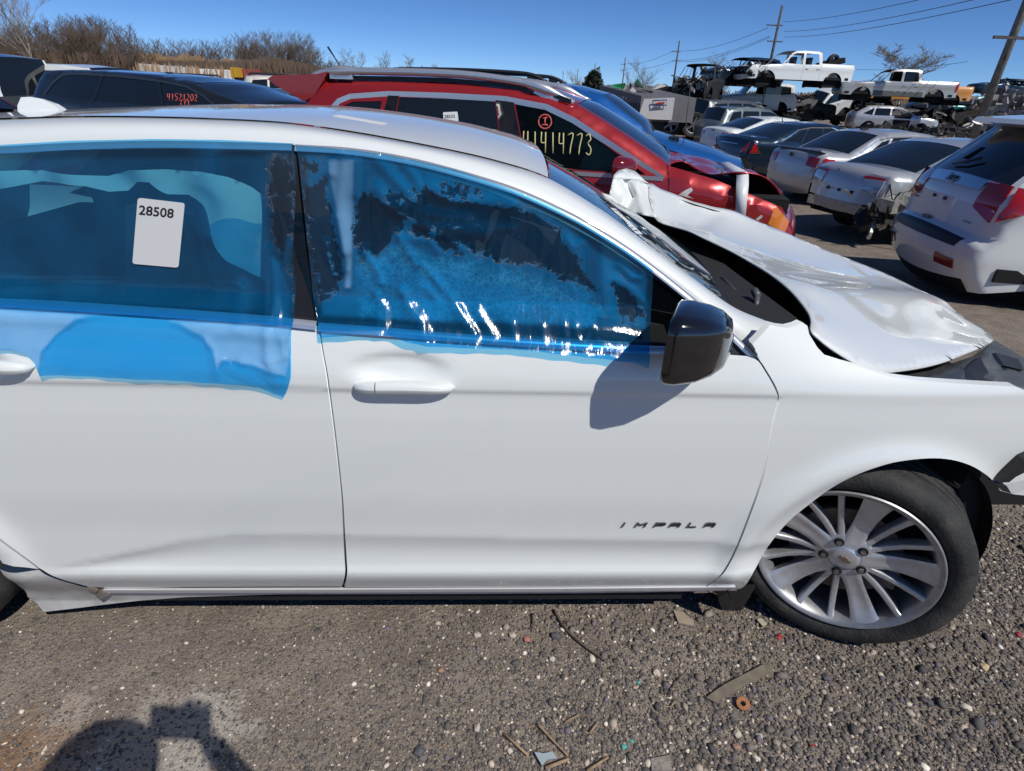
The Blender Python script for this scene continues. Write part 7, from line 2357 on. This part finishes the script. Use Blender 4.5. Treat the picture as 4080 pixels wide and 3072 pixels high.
blades('far_brush', 2500, (640, 1500), (100, 125), lambda a: np.interp(a, [640, 760, 1000, 1200, 1500], [150, 152, 168, 178, 186]), BRUSH, .16, .10)
blades('far_brush', 900, (1500, 2230), (90, 125), lambda a: np.interp(a, [1500, 2230], [192, 208]), BRUSH, .16, .10)

# utility poles and wires
POLE = pbr('pole_wood', (.085, .075, .068), .8, noise=.3, nscale=4)
WIRE = pbr('wire', (.06, .065, .075), .6)
poles = [(1690, 12, 1655, 94, 'nearest utility pole left of the scrap pile'), (1468, 88, 0, 160, 'utility pole behind the white box and container'), (1351, 124, 0, 250, 'utility pole left of the forked bare tree'),
         (1296, 144, 0, 350, 'utility pole beside the dark evergreen'), (1249, 147, 0, 400, 'distant utility pole left of the evergreen'), (1217, 153, 0, 480, 'fourth distant pole from the evergreen, small'), (1192, 160, 0, 560, 'smallest utility pole but one on the horizon'), (1172, 165, 0, 640, 'smallest utility pole on the horizon')]
for i, (px, ty, _, y, lb) in enumerate(poles):
    top = at_dist(px, ty, y)
    e = empty('utility_pole', (top.x, y, 0)); tag(e, lb, 'utility pole', 'utility poles along the far road')
    m2 = MB(); m2.tube([(0, 0, 0), (0, 0, top.z)], [.24, .16], 8); m2.obj('pole', POLE, e)
    for k, (dz, w_) in enumerate(((2.3, 2.2), (4.2, 2.2)) if i < 3 else ((1.5, 2.0),)):
        m3 = MB(); m3.box((0 if k else -.5, 0, top.z - dz), (w_, .12, .14)); m3.obj('crossarm', POLE, e, smooth=False)
bt_ = at_dist(2149, 168, 33)
e = empty('utility_pole', (bt_.x, 33, 0)); tag(e, 'large close utility pole leaving the top right corner', 'utility pole', 'utility poles along the far road')
m2 = MB(); m2.tube([(0, 0, 0), (.45, .1, 13.5)], [.20, .15], 14); m2.obj('pole', pbr('pole_wood_near', (.20, .19, .17), .8, noise=.35, nscale=5, bump=.4, bscale=9), e)
m2 = MB(); zz_ = at_dist(2185, 82, 33).z; m2.box((.1, -.1, zz_), (1.9, .12, .13)); m2.obj('crossarm', POLE, e, smooth=False)
m2 = MB(); m2.box((.05, -.22, at_dist(2150, 125, 33).z), (.12, .12, .2)); m2.obj('bracket', POLE, e, smooth=False)


def wire(a, b, sag, r=.014, label='thin overhead wire between the far utility poles'):
    pts = [a.lerp(b, t) - Vector((0, 0, sag * 4 * t * (1 - t))) for t in np.linspace(0, 1, 17)]
    m2 = MB(); m2.tube(pts, r, 4); o = m2.obj('power_wire', WIRE)
    return tag(o, label, 'wire', 'overhead power wires')


lb_ = 'thin power wire crossing the sky above the scrap pile'
wire(at_dist(1692, 47, 94), at_dist(2300, -79, 33), .5, .022, 'upper power wire crossing the sky above the scrap pile')
wire(at_dist(1694, 68, 94), at_dist(2300, -48, 33), .5, .022, 'middle power wire crossing the sky above the scrap pile')
wire(at_dist(1694, 80, 94), at_dist(2300, -27, 33), .5, .022, 'lower power wire crossing the sky above the scrap pile')
for (a, b), (c, d), lb in (((1659, 60), (1457, 109), 'upper wire sloping down left from the nearest pole'), ((1662, 78), (1459, 129), 'lower wire sloping down left from the nearest pole'), ((1664, 80), (1470, 132), 'lowest wire sloping down left from the nearest pole')):
    wire(at_dist(a, b, 94), at_dist(c, d, 160), 1.0, .03, lb)
wire(at_dist(1457, 109, 160), at_dist(1350, 137, 250), 1.0, .04, 'upper wire between the second and third pole')
wire(at_dist(1459, 130, 160), at_dist(1350, 147, 250), 1.0, .04, 'lower wire between the second and third pole')
wire(at_dist(1850, 150, 90), at_dist(2090, 133, 70), .3, .02, 'faint wire right of the broad bare tree')

# trailers at the tree line on the left
def block(name, label, cat, px0, px1, ty, y0, y1, hgt_px, mat, depth=2.6, ribs=0, group=None):
    a = at_dist(px0, ty[0], y0); b = at_dist(px1, ty[1], y1)
    a2 = at_dist(px0, ty[0] + hgt_px, y0).z; b2 = at_dist(px1, ty[1] + hgt_px, y1).z
    zb = max(.0, min(a2, b2))
    d = (b - a); d.z = 0; L = d.length; d.normalize(); nrm = Vector((-d.y, d.x, 0))
    e = empty(name, (a.x, a.y, 0)); tag(e, label, cat, group)
    q = [Vector((0, 0, 0)), d * L, d * L + nrm * depth, nrm * depth]
    zt = [a.z, b.z, b.z, a.z]
    V = [p + Vector((0, 0, zb)) for p in q] + [p + Vector((0, 0, z)) for p, z in zip(q, zt)]
    mk('box_body', V, [(3, 2, 1, 0), (4, 5, 6, 7), (0, 1, 5, 4), (1, 2, 6, 5), (2, 3, 7, 6), (3, 0, 4, 7)], mat, e, smooth=False)
    for k in range(ribs):
        m2 = MB(); p = d * (L * (k + .5) / ribs) - nrm * .03
        m2.box(p + Vector((0, 0, (zb + a.z) / 2)), (.08, .08, (a.z - zb) * .96)); m2.obj('rib', mat, e, smooth=False)
    if zb > .3:
        m2 = MB(); m2.box(d * L / 2 + nrm * depth / 2 + Vector((0, 0, zb / 2)), (L * .8, .8, zb)); m2.obj('chassis', BLACKP, e, smooth=False)
    return e, d, nrm, L, zb


WTR = pbr('trailer_white', (.62, .58, .53), .6, noise=.12, nscale=.8, dirt=((.25, .2, .16), .6, 1.5))
block('box_trailer', 'long white box trailer behind the reeds, left one', 'trailer', 300, 422, (137, 147), 42, 43, 26, WTR, ribs=10)
block('box_trailer', 'white box trailer behind the reeds, right one', 'trailer', 424, 498, (148, 151), 42, 42.5, 22, pbr('trailer_white2', (.72, .70, .67), .55, noise=.1), ribs=6)
block('yellow_machine', 'small yellow machine next to the right white trailer', 'machine', 496, 508, (145, 147), 41, 41, 20, pbr('machine_yellow', (.62, .36, .03), .5, noise=.2), depth=1.5, ribs=2)
block('red_container', 'faded red container right of the yellow machine', 'container', 510, 530, (147, 149), 42, 42, 18, pbr('container_red', (.38, .10, .07), .6, noise=.15), ribs=4)

# scrap trucks in the middle distance
GRS = pbr('container_grey', (.13, .125, .135), .6, noise=.15, nscale=1.5, dirt=((.2, .17, .14), .4, 1.))
WHS = pbr('dirty_white', (.60, .58, .57), .55, noise=.1, nscale=1.2, dirt=((.2, .17, .13), .6, 1.2))
e, d, nr, L, zb = block('scrap_container', 'grey open-top scrap container with a row of white marks', 'container', 1296, 1386, (184, 207), 31, 26, 55, GRS, depth=2.4, ribs=0)
for k in range(11):
    m2 = MB(); t = .08 + .62 * k / 10
    z_ = at_dist(1302 + 52 * k / 10, 201 + 12 * k / 10 - 1, 31 - 5 * t).z
    m2.box(d * (L * t) - nr * .03 + Vector((0, 0, z_)), (.10 if k % 3 else .16, .03, .10), Matrix.Rotation(atan2(d.y, d.x), 3, 'Z')); m2.obj('painted_mark', WHS, e, smooth=False)
for k in range(8):
    m2 = MB(); m2.box(d * (L * (.62 + .05 * k)) - nr * .04 + Vector((0, 0, zb + .35)), (.05, .06, .6)); m2.obj('rib', GRS, e, smooth=False)
e, d, nr, L, zb = block('white_utility_box', 'dented white utility body with a blue-framed red sign', 'container', 1392, 1458, (214, 211), 26, 26, 43, WHS, depth=2.)
fr_ = [at_dist(a, b, 25.9) - Vector(e.location) for a, b in ((1410, 217.5), (1440, 216), (1440, 227), (1411, 229))]
m2 = MB(); m2.tube([p for p in fr_ + [fr_[0]]], .022, 4); m2.obj('sign_frame', pbr('sign_blue', (.03, .05, .25), .5), e)
m2 = MB(); m2.tube(smooth_poly([at_dist(a, b, 25.88) - Vector(e.location) for a, b in ((1416, 225), (1420, 222), (1418, 226), (1424, 221), (1423, 226), (1428, 220), (1428, 225), (1433, 220), (1433, 223), (1436, 221))], 3), .022, 4); m2.obj('sign_script', pbr('sign_red', (.45, .05, .05), .5), e)
m2 = MB(); q = [at_dist(a, b, 26.0 - .15) - Vector(e.location) for a, b in ((1378, 256), (1392, 212), (1394, 214), (1392, 257))]
m2.add(q, [(0, 1, 2, 3)]); m2.obj('bent_flap', WHS, e, smooth=False)
e2, d, nr, L, zb = block('flatbed_truck', 'dark flatbed truck carrying the scrap bodies', 'truck', 1340, 1500, (258, 262), 27.5, 27.5, 16, DARKV, depth=2.2)
for px_ in (1352, 1400, 1445, 1495):
    p = at_dist(px_, 272, 27.2) - Vector(e2.location)
    simple_wheel(e2, p.x, p.y - .1, .5, .5, -1)
e, d, nr, L, zb = block('trailer_shell', 'cream trailer shell with dark roof edge behind the white utility body', 'trailer', 1424, 1496, (187, 193), 31, 30.5, 48, pbr('shell_cream', (.58, .52, .44), .6, noise=.15, nscale=1.2), depth=2.2)
m2 = MB(); m2.box(d * (L / 2) - nr * .05 + Vector((0, 0, at_dist(1460, 193, 31).z)), (L, .1, .22), Matrix.Rotation(atan2(d.y, d.x), 3, 'Z')); m2.obj('roof_edge', pbr('dark_edge', (.05, .04, .06), .5), e, smooth=False)
m2 = MB(); m2.box(d * (L / 2) - nr * .06 + Vector((0, 0, at_dist(1460, 203, 31).z)), (L, .1, .16), Matrix.Rotation(atan2(d.y, d.x), 3, 'Z')); m2.obj('wood_rail', pbr('wood_orange', (.45, .30, .16), .7, noise=.2), e, smooth=False)
# boat-like white shell, green sheets, beam
def sheet_px(name, label, cat, pts, y, mat, th=.05):
    c = at_dist(*pts[0], y); e = empty(name, c); tag(e, label, cat)
    q = [at_dist(a, b, y + k * .15) - c for k, (a, b) in enumerate(pts)]
    m = MB(); n = len(q)
    m.add(q + [p + Vector((0, th, 0)) for p in q], [tuple(range(n - 1, -1, -1)), tuple(range(n, 2 * n))] + [(i, (i + 1) % n, n + (i + 1) % n, n + i) for i in range(n)])
    o = m.obj('sheet', mat, e, smooth=False)
    return e
GRN = pbr('green_plastic', (.015, .24, .09), .4, coat=.3); GRD = pbr('green_dark', (.01, .07, .035), .5)
sheet_px('green_sheet', 'bright green plastic sheet lying on top of the scrap container', 'scrap', [(1320, 187), (1325, 182), (1352, 179), (1349, 194)], 29, GRN)
sheet_px('green_scrap_sheet', 'dark green triangular panel standing up from the scrap', 'scrap', [(1371, 178), (1378, 169), (1391, 192)], 28.5, GRD)
sheet_px('grey_scrap_sheet', 'grey-green flat panel leaning below the dark green triangle', 'scrap', [(1365, 182), (1371, 178), (1392, 192), (1375, 190)], 28.3, pbr('panel_grey', (.25, .28, .26), .6))
sheet_px('white_fender', 'crumpled white fender on the container edge', 'scrap', [(1346, 194), (1352, 183), (1357, 182), (1352, 196)], 28.6, WHS)
sheet_px('blue_fender', 'dark blue bent panel between the green sheets', 'scrap', [(1357, 190), (1361, 178), (1365, 184), (1362, 193)], 28.5, NAVYP)
sheet_px('wooden_beam', 'weathered long beam lying across the scrap', 'beam', [(1376, 190), (1380, 189), (1411, 197), (1409, 202)], 27.5, pbr('old_wood', (.22, .17, .13), .8))
sheet_px('boat_shell', 'curved white boat shell among the scrap', 'boat', [(1411, 194), (1420, 186), (1428, 181), (1438, 181), (1443, 185), (1440, 190), (1428, 197), (1412, 202)], 30, WHS, .9)
sheet_px('white_bundle', 'pale crumpled panels heaped behind the white utility body', 'scrap', [(1360, 196), (1366, 188), (1372, 194), (1390, 197), (1411, 203), (1420, 214), (1395, 214), (1384, 206)], 27.6, pbr('pale_scrap', (.48, .45, .43), .5, noise=.25, nscale=3.))
tr_ = pbr('scrap_dark', (.06, .06, .065), .5, noise=.4)
sheet_px('black_arch', 'black arched wheel liner on the white utility body', 'scrap', [(1398, 213), (1401, 208), (1408, 204), (1418, 205), (1422, 213)], 26.6, tr_)
# mixed scrap heap at the far right edge
hp = at_dist(2190, 215, 42)
o = MB(); rng = random.Random(8)
for k in range(160):
    p = Vector((hp.x + rng.uniform(-2.2, 4), 42 + rng.uniform(-1.5, 3), 0))
    hmax = max(.4, at_dist(2190, 186, 42).z - abs(p.x - hp.x) * .12)
    p.z = rng.uniform(.1, 1) * hmax
    o.box(p, (rng.uniform(.1, .8), rng.uniform(.1, .6), rng.uniform(.05, .4)), Matrix.Rotation(rng.uniform(0, 3), 3, 'Z') @ Matrix.Rotation(rng.uniform(-.8, .8), 3, 'Y'))
hs_ = o.obj('scrap_heap', pbr('heap_mix', (.30, .28, .26), .5, metal=.3, noise=.6, nscale=1.2), None, smooth=False, kind='stuff')
o = MB()
for k in range(260):
    px = rng.choice((rng.uniform(1490, 1750), rng.uniform(1870, 2212))); y = rng.uniform(33, 44)
    p = at_dist(px, 240, y); p.z = rng.uniform(.05, .6)
    o.box(p, (rng.uniform(.1, .5), rng.uniform(.1, .4), rng.uniform(.05, .35)), Matrix.Rotation(rng.uniform(0, 3), 3, 'Z') @ Matrix.Rotation(rng.uniform(-.8, .8), 3, 'Y'))
o.obj('scrap_debris', pbr('debris_dark', (.05, .048, .045), .6, metal=.2, noise=.6, nscale=1.2), None, smooth=False, kind='stuff')

# crushed sheet metal packed between the layers of the pile (nobody could count it)
def wreckage(name, n, pxr, yr, zr, mat, seed):
    rg = random.Random(seed); V = []; F = []
    for k in range(n):
        px = rg.uniform(*pxr); y = rg.uniform(*yr); p = at_dist(px, 200, y)
        c = Vector((p.x, y, rg.uniform(*zr)))
        L_, W_ = rg.uniform(.4, 1.6), rg.uniform(.2, .7)
        M = Matrix.Rotation(rg.uniform(-.5, .5), 3, 'Z') @ Matrix.Rotation(rg.uniform(-.5, .5), 3, 'Y') @ Matrix.Rotation(rg.uniform(-1.2, 1.2), 3, 'X')
        b = len(V)
        for i in range(5):
            for j in range(3):
                V.append(tuple(c + M @ Vector(((i / 4 - .5) * L_, (j / 2 - .5) * W_, rg.uniform(-.10, .10)))))
        for i in range(4):
            for j in range(2):
                F.append((b + i * 3 + j, b + i * 3 + j + 1, b + (i + 1) * 3 + j + 1, b + (i + 1) * 3 + j))
    return mk(name, V, F, mat, kind='stuff', smooth=False)


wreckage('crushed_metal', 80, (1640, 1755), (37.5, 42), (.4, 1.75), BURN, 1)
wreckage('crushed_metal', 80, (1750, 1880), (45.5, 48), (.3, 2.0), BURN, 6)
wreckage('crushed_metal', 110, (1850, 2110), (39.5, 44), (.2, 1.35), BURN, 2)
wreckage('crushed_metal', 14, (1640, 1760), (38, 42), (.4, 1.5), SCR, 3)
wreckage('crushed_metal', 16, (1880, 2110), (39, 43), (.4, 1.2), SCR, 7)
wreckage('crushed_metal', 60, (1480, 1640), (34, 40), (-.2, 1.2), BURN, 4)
# ================================================================== the photographer (casts the shadow in front of the car)
PH = empty('person', (.0, -.29, 0))
tag(PH, 'person in dark jacket and cap holding a phone up with the right hand', 'person')


def skin_chain(name, pts, edges, mat, parent, sub=2, root=0):
    me = bpy.data.meshes.new(name)
    me.from_pydata([p[:3] for p in pts], edges, [])
    o = bpy.data.objects.new(name, me); COL.objects.link(o); o.parent = parent
    m = o.modifiers.new('skin', 'SKIN'); m.use_smooth_shade = True
    for i, p in enumerate(pts):
        me.skin_vertices[0].data[i].radius = (p[3], p[4] if len(p) > 4 else p[3])
    me.skin_vertices[0].data[root].use_root = True
    s_ = o.modifiers.new('sub', 'SUBSURF'); s_.levels = sub; s_.render_levels = sub
    me.materials.append(mat)
    return o


JACK = pbr('jacket_cloth', (.05, .06, .09), .85, noise=.2, nscale=10)
SKIN = pbr('skin', (.45, .28, .20), .55)
JEAN = pbr('trouser_cloth', (.07, .08, .12), .85, noise=.2, nscale=12)
# phone position (camera lens at its upper corner), in the person's space
px0 = Vector((.0, .29, CAMH))            # = the camera point
E_ = px0 + Vector((.125, -.04, .005))     # right hand grips the right end of the phone
body = [(0, -.04, .93, .13, .15), (0, -.04, 1.12, .12, .15), (0, -.03, 1.32, .125, .175), (0, -.02, 1.44, .10, .16), (0, .0, 1.50, .055), (0, .02, 1.60, .085), (0, .03, 1.70, .085),
        (.19, -.01, 1.40, .065), (.33, .02, 1.12, .055), (.33, .14, 1.32, .042), (E_.x + .005, E_.y - .01, E_.z - .06, .028),
        (-.19, -.02, 1.40, .065), (-.25, -.06, 1.13, .05), (-.22, .03, .92, .038), (-.21, .07, .84, .03),
        (.10, -.04, .86, .10), (.11, -.02, .50, .07), (.11, -.05, .10, .05), (.12, .07, .04, .045), (-.10, -.04, .86, .10), (-.11, -.02, .50, .07), (-.12, -.05, .10, .05), (-.13, .07, .04, .045)]
edges = [(0, 1), (1, 2), (2, 3), (3, 4), (4, 5), (5, 6), (3, 7), (7, 8), (8, 9), (9, 10), (3, 11), (11, 12), (12, 13), (13, 14), (0, 15), (15, 16), (16, 17), (17, 18), (0, 19), (19, 20), (20, 21), (21, 22)]
skin_chain('body', body, edges, JACK, PH)
# cap
rows = []
for k in range(8):
    a = k / 7 * pi / 2
    rows.append([Vector((.138 * cos(a) * cos(t), .03 + .15 * cos(a) * sin(t), 1.655 + .13 * sin(a))) for t in np.linspace(0, 2 * pi, 25)])
v, f = loft(rows); mk('cap', v, f, JACK, PH)
m2 = MB(); m2.tube([(.095, .04, 1.62), (.105, .04, 1.60)], .03, 10); m2.obj('ear', SKIN, PH)
m2 = MB(); m2.tube([(-.095, .04, 1.62), (-.105, .04, 1.60)], .03, 10); m2.obj('ear', SKIN, PH)
m2 = MB(); m2.tube([(0, .115, 1.63), (0, .145, 1.60)], [.012, .018], 8); m2.obj('nose', SKIN, PH)
rows = [ell(0, .055, 1.60 + dz, .062 * k, .0, 14) for dz, k in ((0, 1),)]
hv = []
for i in range(13):
    a = pi * i / 12
    hv.append([Vector((.083 * sin(a) * cos(t), .03 + .103 * sin(a) * sin(t), 1.615 + .125 * cos(a))) for t in np.linspace(0, 2 * pi, 25)])
v, f = loft(hv); mk('head', v, f, SKIN, PH)
for sx_ in (-1, 1):
    m2 = MB(); m2.tube([(sx_ * .032, .118, 1.635), (sx_ * .032, .128, 1.635)], [.012, .010], 8); m2.obj('eye', pbr('eye_dark', (.05, .04, .035), .2), PH)
m2 = MB(); m2.tube([(-.025, .118, 1.55), (0, .126, 1.548), (.025, .118, 1.55)], .006, 6); m2.obj('mouth', pbr('lip', (.35, .14, .11), .5), PH)
# palm and fingers of the raised hand, curled round the phone
hp_ = E_ + Vector((0, -.012, -.02))
skin_chain('hand', [(hp_.x + .01, hp_.y, hp_.z - .05, .022, .014), (hp_.x + .005, hp_.y, hp_.z, .030, .013), (hp_.x, hp_.y, hp_.z + .03, .026, .012)], [(0, 1), (1, 2)], SKIN, PH, 2)
for i, (dx, L_) in enumerate(((-.028, .060), (-.010, .072), (.009, .068), (.026, .052))):
    b = hp_ + Vector((dx + .006, -.002, .028))
    skin_chain('finger', [(b.x, b.y, b.z, .009), (b.x + .003, b.y - .008, b.z + L_ * .45, .0085), (b.x + .002, b.y + .010, b.z + L_ * .8, .008), (b.x, b.y + .028, b.z + L_ * .85, .007)], [(0, 1), (1, 2), (2, 3)], SKIN, PH, 1)
b = hp_ + Vector((-.030, .0, -.015))
skin_chain('thumb', [(b.x, b.y, b.z, .011), (b.x - .022, b.y - .004, b.z + .022, .010), (b.x - .036, b.y + .004, b.z + .044, .008)], [(0, 1), (1, 2)], SKIN, PH, 1)
# left hand hanging
skin_chain('hand', [(-.21, .07, .84, .028, .018), (-.205, .085, .79, .034, .014)], [(0, 1)], SKIN, PH, 2)
for i in range(4):
    x = -.228 + i * .015
    skin_chain('finger', [(x, .09, .77, .009), (x, .10, .73, .0085), (x, .09, .70, .007)], [(0, 1), (1, 2)], SKIN, PH, 1)
skin_chain('thumb', [(-.18, .09, .80, .010), (-.168, .10, .765, .009), (-.168, .105, .74, .008)], [(0, 1), (1, 2)], SKIN, PH, 1)

PHN = empty('phone', (0, 0, CAMH)); tag(PHN, 'black phone held sideways in the raised right hand of the person', 'phone')
m2 = MB(); m2.box(Vector((.062, -.030, -.030)), (.170, .009, .090), Matrix.Rotation(-PITCH, 3, 'X')); ph = m2.obj('phone_body', GLOSSB, PHN, smooth=False)
bv = ph.modifiers.new('b', 'BEVEL'); bv.width = .004; bv.segments = 3
# ================================================================== small things lying on the yard
STICK = pbr('dry_stick', (.34, .23, .14), .8, noise=.25, nscale=60)
STICKD = pbr('dark_stick', (.11, .08, .06), .85, noise=.25, nscale=60)


def gp(px, py, z=.004): return on_ground(px, py, z)


def stick(label, pts, r, mat, name='dry_stick'):
    P = [gp(a, b, .008 + .004 * (i % 2)) for i, (a, b) in enumerate(pts)]
    c = P[0].copy()
    m2 = MB(); q = smooth_poly([p - c for p in P], 4) if len(P) > 2 else [p - c for p in P]
    n = len(q); m2.tube(q, [r * (1 - .5 * i / n) for i in range(n)], 6)
    o = m2.obj(name, mat, None, loc=c)
    return tag(o, label, 'stick')


# zoom region (1400,2200) scale 1.4747 -> P
def zg(a, b): return ((1400 + a / 1.4747) / KP, (2200 + b / 1.4747) / KP)
stick('long bent dark stick pointing away from the car sill shadow', [zg(1190, 340), zg(1260, 450), zg(1380, 560), zg(1500, 640)], .0045, STICKD)
stick('short dark twig beside the red stone under the car', [zg(1062, 360), zg(1070, 470)], .003, STICKD)
stick('straight tan straw stick left of the grey plastic shard', [zg(895, 1065), zg(1040, 1195)], .0042, STICK)
stick('long tan stick ending at the grey plastic shard', [zg(1095, 1010), zg(1170, 1090), zg(1275, 1200)], .0042, STICK)
stick('thick split tan stick lying over the grey plastic shard', [zg(1140, 1270), zg(1280, 1215)], .0055, STICK)
stick('tan stick at the bottom edge right of the plastic shard', [zg(1385, 1286), zg(1510, 1205)], .0045, STICK)
stick('short straw, upper of the pair above the plastic shard', [zg(1255, 998), zg(1340, 955)], .003, STICK)
stick('short straw, right of the pair above the plastic shard', [zg(1400, 1065), zg(1452, 995)], .0035, STICK)
stick('thin straw crossing the short right one', [zg(1355, 1048), zg(1395, 1065)], .002, STICK)
stick('curved brown twig left of the wooden slat', [zg(1870, 850), zg(1890, 790), zg(1950, 715)], .003, STICKD)
stick('pale straw below the curved brown twig', [zg(1815, 905), zg(1870, 908)], .002, STICK)
stick('tan straw crossing toward the wooden slat', [zg(1872, 915), zg(1905, 872)], .0026, STICK)


def flat_piece(name, label, cat, pts, th, mat, lift=.004, bevel=.0):
    P = [on_ground(a, b, lift) for a, b in pts]
    c = sum(P, Vector()) / len(P)
    n = len(P)
    V = [p - c for p in P] + [p - c + Vector((0, 0, th)) for p in P]
    o = mk(name, V, [tuple(range(n - 1, -1, -1)), tuple(range(n, 2 * n))] + [(i, (i + 1) % n, n + (i + 1) % n, n + i) for i in range(n)], mat, smooth=False, loc=c)
    return tag(o, label, cat)


def zh(a, b): return ((2700 + a / 1.6029) / KP, (2300 + b / 1.6029) / KP)
flat_piece('wooden_slat', 'grey weathered wooden slat lying on the gravel', 'slat', [zh(180, 775), zh(290, 695), zh(560, 555), zh(615, 605), zh(420, 700), zh(240, 805)], .006, pbr('slat_wood', (.20, .165, .125), .8, noise=.25, nscale=25), .008)
# rusty washer
c = on_ground(*zh(418, 808), .014)
mb = MB(); rows = []
for r, z in ((.0075, 0), (.0075, .003), (.0185, .003), (.0185, 0), (.0075, 0)):
    rows.append([Vector((r * cos(a), r * sin(a), z)) for a in np.linspace(0, 2 * pi, 25)])
v, f = loft(rows); o = mk('rusty_washer', v, f, pbr('rust', (.36, .15, .06), .8, noise=.3, nscale=90), smooth=False, loc=c); o.rotation_euler = (.3, -.2, 0)
tag(o, 'orange rusty washer beside the wooden slat', 'washer')
REDB = pbr('red_plastic', (.42, .03, .035), .25, coat=.5)
def shard(name, label, cat, px, py, r, mat, seed, h=.6):
    c = on_ground(px, py, r * .35)
    bm = bmesh.new(); bmesh.ops.create_icosphere(bm, subdivisions=1, radius=r)
    rg = random.Random(seed)
    for v in bm.verts: v.co = Vector((v.co.x * rg.uniform(.6, 1.2), v.co.y * rg.uniform(.6, 1.1), v.co.z * h * rg.uniform(.6, 1.1)))
    o = bm_obj(name, bm, mat, loc=c)
    return tag(o, label, cat)
shard('red_plastic_shard', 'red plastic shard just left of the front tyre', 'plastic shard', *zh(648, 380), .013, REDB, 1)
shard('red_plastic_shard', 'red plastic shard far below the front wheel', 'plastic shard', *zh(862, 1080), .010, REDB, 2)
shard('red_plastic_shard', 'red plastic shard at the right edge beyond the tyre', 'plastic shard', *zh(2172, 365), .014, REDB, 3)
CYG = pbr('glass_bit', (.10, .42, .36), .15, coat=1.)
shard('glass_bit', 'turquoise glass bit, larger one near the bottom right centre', 'glass bit', *zg(1605, 1143), .010, CYG, 4)
shard('glass_bit', 'small turquoise glass bit just above the larger one', 'glass bit', *zg(1645, 1110), .007, CYG, 5)
shard('glass_bit', 'turquoise glass bit left of the curved twig', 'glass bit', *zg(1690, 765), .008, CYG, 6)
PALEST = pbr('pale_stone', (.50, .44, .36), .8, noise=.15, nscale=60)
DKST = pbr('dark_stone', (.10, .10, .11), .8, noise=.2, nscale=50)
PINKST = pbr('pink_stone', (.42, .17, .13), .8, noise=.15, nscale=50)
for i, (q, r, m_, lb) in enumerate(((zg(1790, 700), .015, PALEST, 'round pale stone below the end of the long stick'), (zg(1200, 490), .020, DKST, 'large dark grey stone beside the long dark stick'), (zg(1030, 512), .014, PINKST, 'pinkish red stone near the car sill shadow'), (zg(950, 490), .015, PALEST, 'pale stone left of the pinkish red stone'),
        (zg(740, 485), .013, PALEST, 'tan stone left of the pale stone cluster'), (zg(1180, 625), .013, PALEST, 'flat pale stone in the row below the dark stone'), (zg(508, 418), .012, PALEST, 'tan stone alone under the door sill'), (zg(740, 1035), .016, PALEST, 'cream chalky stone in the brown gravel'), (zg(400, 1170), .018, DKST, 'round grey stone at the bottom left centre'),
        (zh(1960, 570), .017, pbr('tan_stone', (.55, .40, .25), .8, noise=.1), 'tan orange stone right of the wheel, lone'), (zh(1605, 800), .018, DKST, 'dark flat stone below right of the wheel'), (zh(380, 1000), .015, PALEST, 'pale stone under the washer'), (zh(520, 1010), .012, PALEST, 'white stone right of the pale one under the washer'), (zh(380, 1085), .013, pbr('brick_stone', (.35, .2, .13), .8, noise=.1), 'brown brick chip near the bottom edge'), (zh(950, 640), .016, DKST, 'grey flat stone between wheel and slat'))):
    shard('stone', lb, 'stone', *q, r, m_, 20 + i, .7)
flat_piece('plastic_shard', 'curved pale grey plastic shard among the sticks', 'plastic shard', [zg(1075, 1178), zg(1130, 1185), zg(1180, 1175), zg(1210, 1215), zg(1150, 1222), zg(1120, 1258)], .003, pbr('shard_grey', (.34, .40, .42), .3, coat=.3), .010)
flat_piece('grey_tile_chip', 'grey woven fabric scrap at the bottom edge', 'scrap', [zg(1760, 1215), zg(1870, 1195), zg(1885, 1286), zg(1765, 1286)], .003, pbr('woven', (.25, .22, .19), .9, noise=.4, nscale=150), .008)
flat_piece('tan_paper_scrap', 'folded pale paper scrap beside the mud flap', 'paper scrap', [zh(505, 275), zh(530, 265), (zh(570, 300)[0], zh(570, 300)[1]), zh(545, 320)], .004, pbr('pale_paper', (.45, .42, .30), .8), .008)
flat_piece('clay_patch', 'pale curved clay chip beside the shadow of the mud flap', 'clay chip', [zg(1890, 345), zg(1950, 360), zg(2010, 410), zg(2010, 440), zg(1920, 420)], .006, pbr('clay', (.36, .29, .22), .85, noise=.1), .004)
# wet puddle sheets between the rows
for lb, pts in (('shallow puddle between the red SUV and the torn silver sedan', [(1860, 536), (1925, 530), (1920, 545), (1880, 548)]),):
    pass
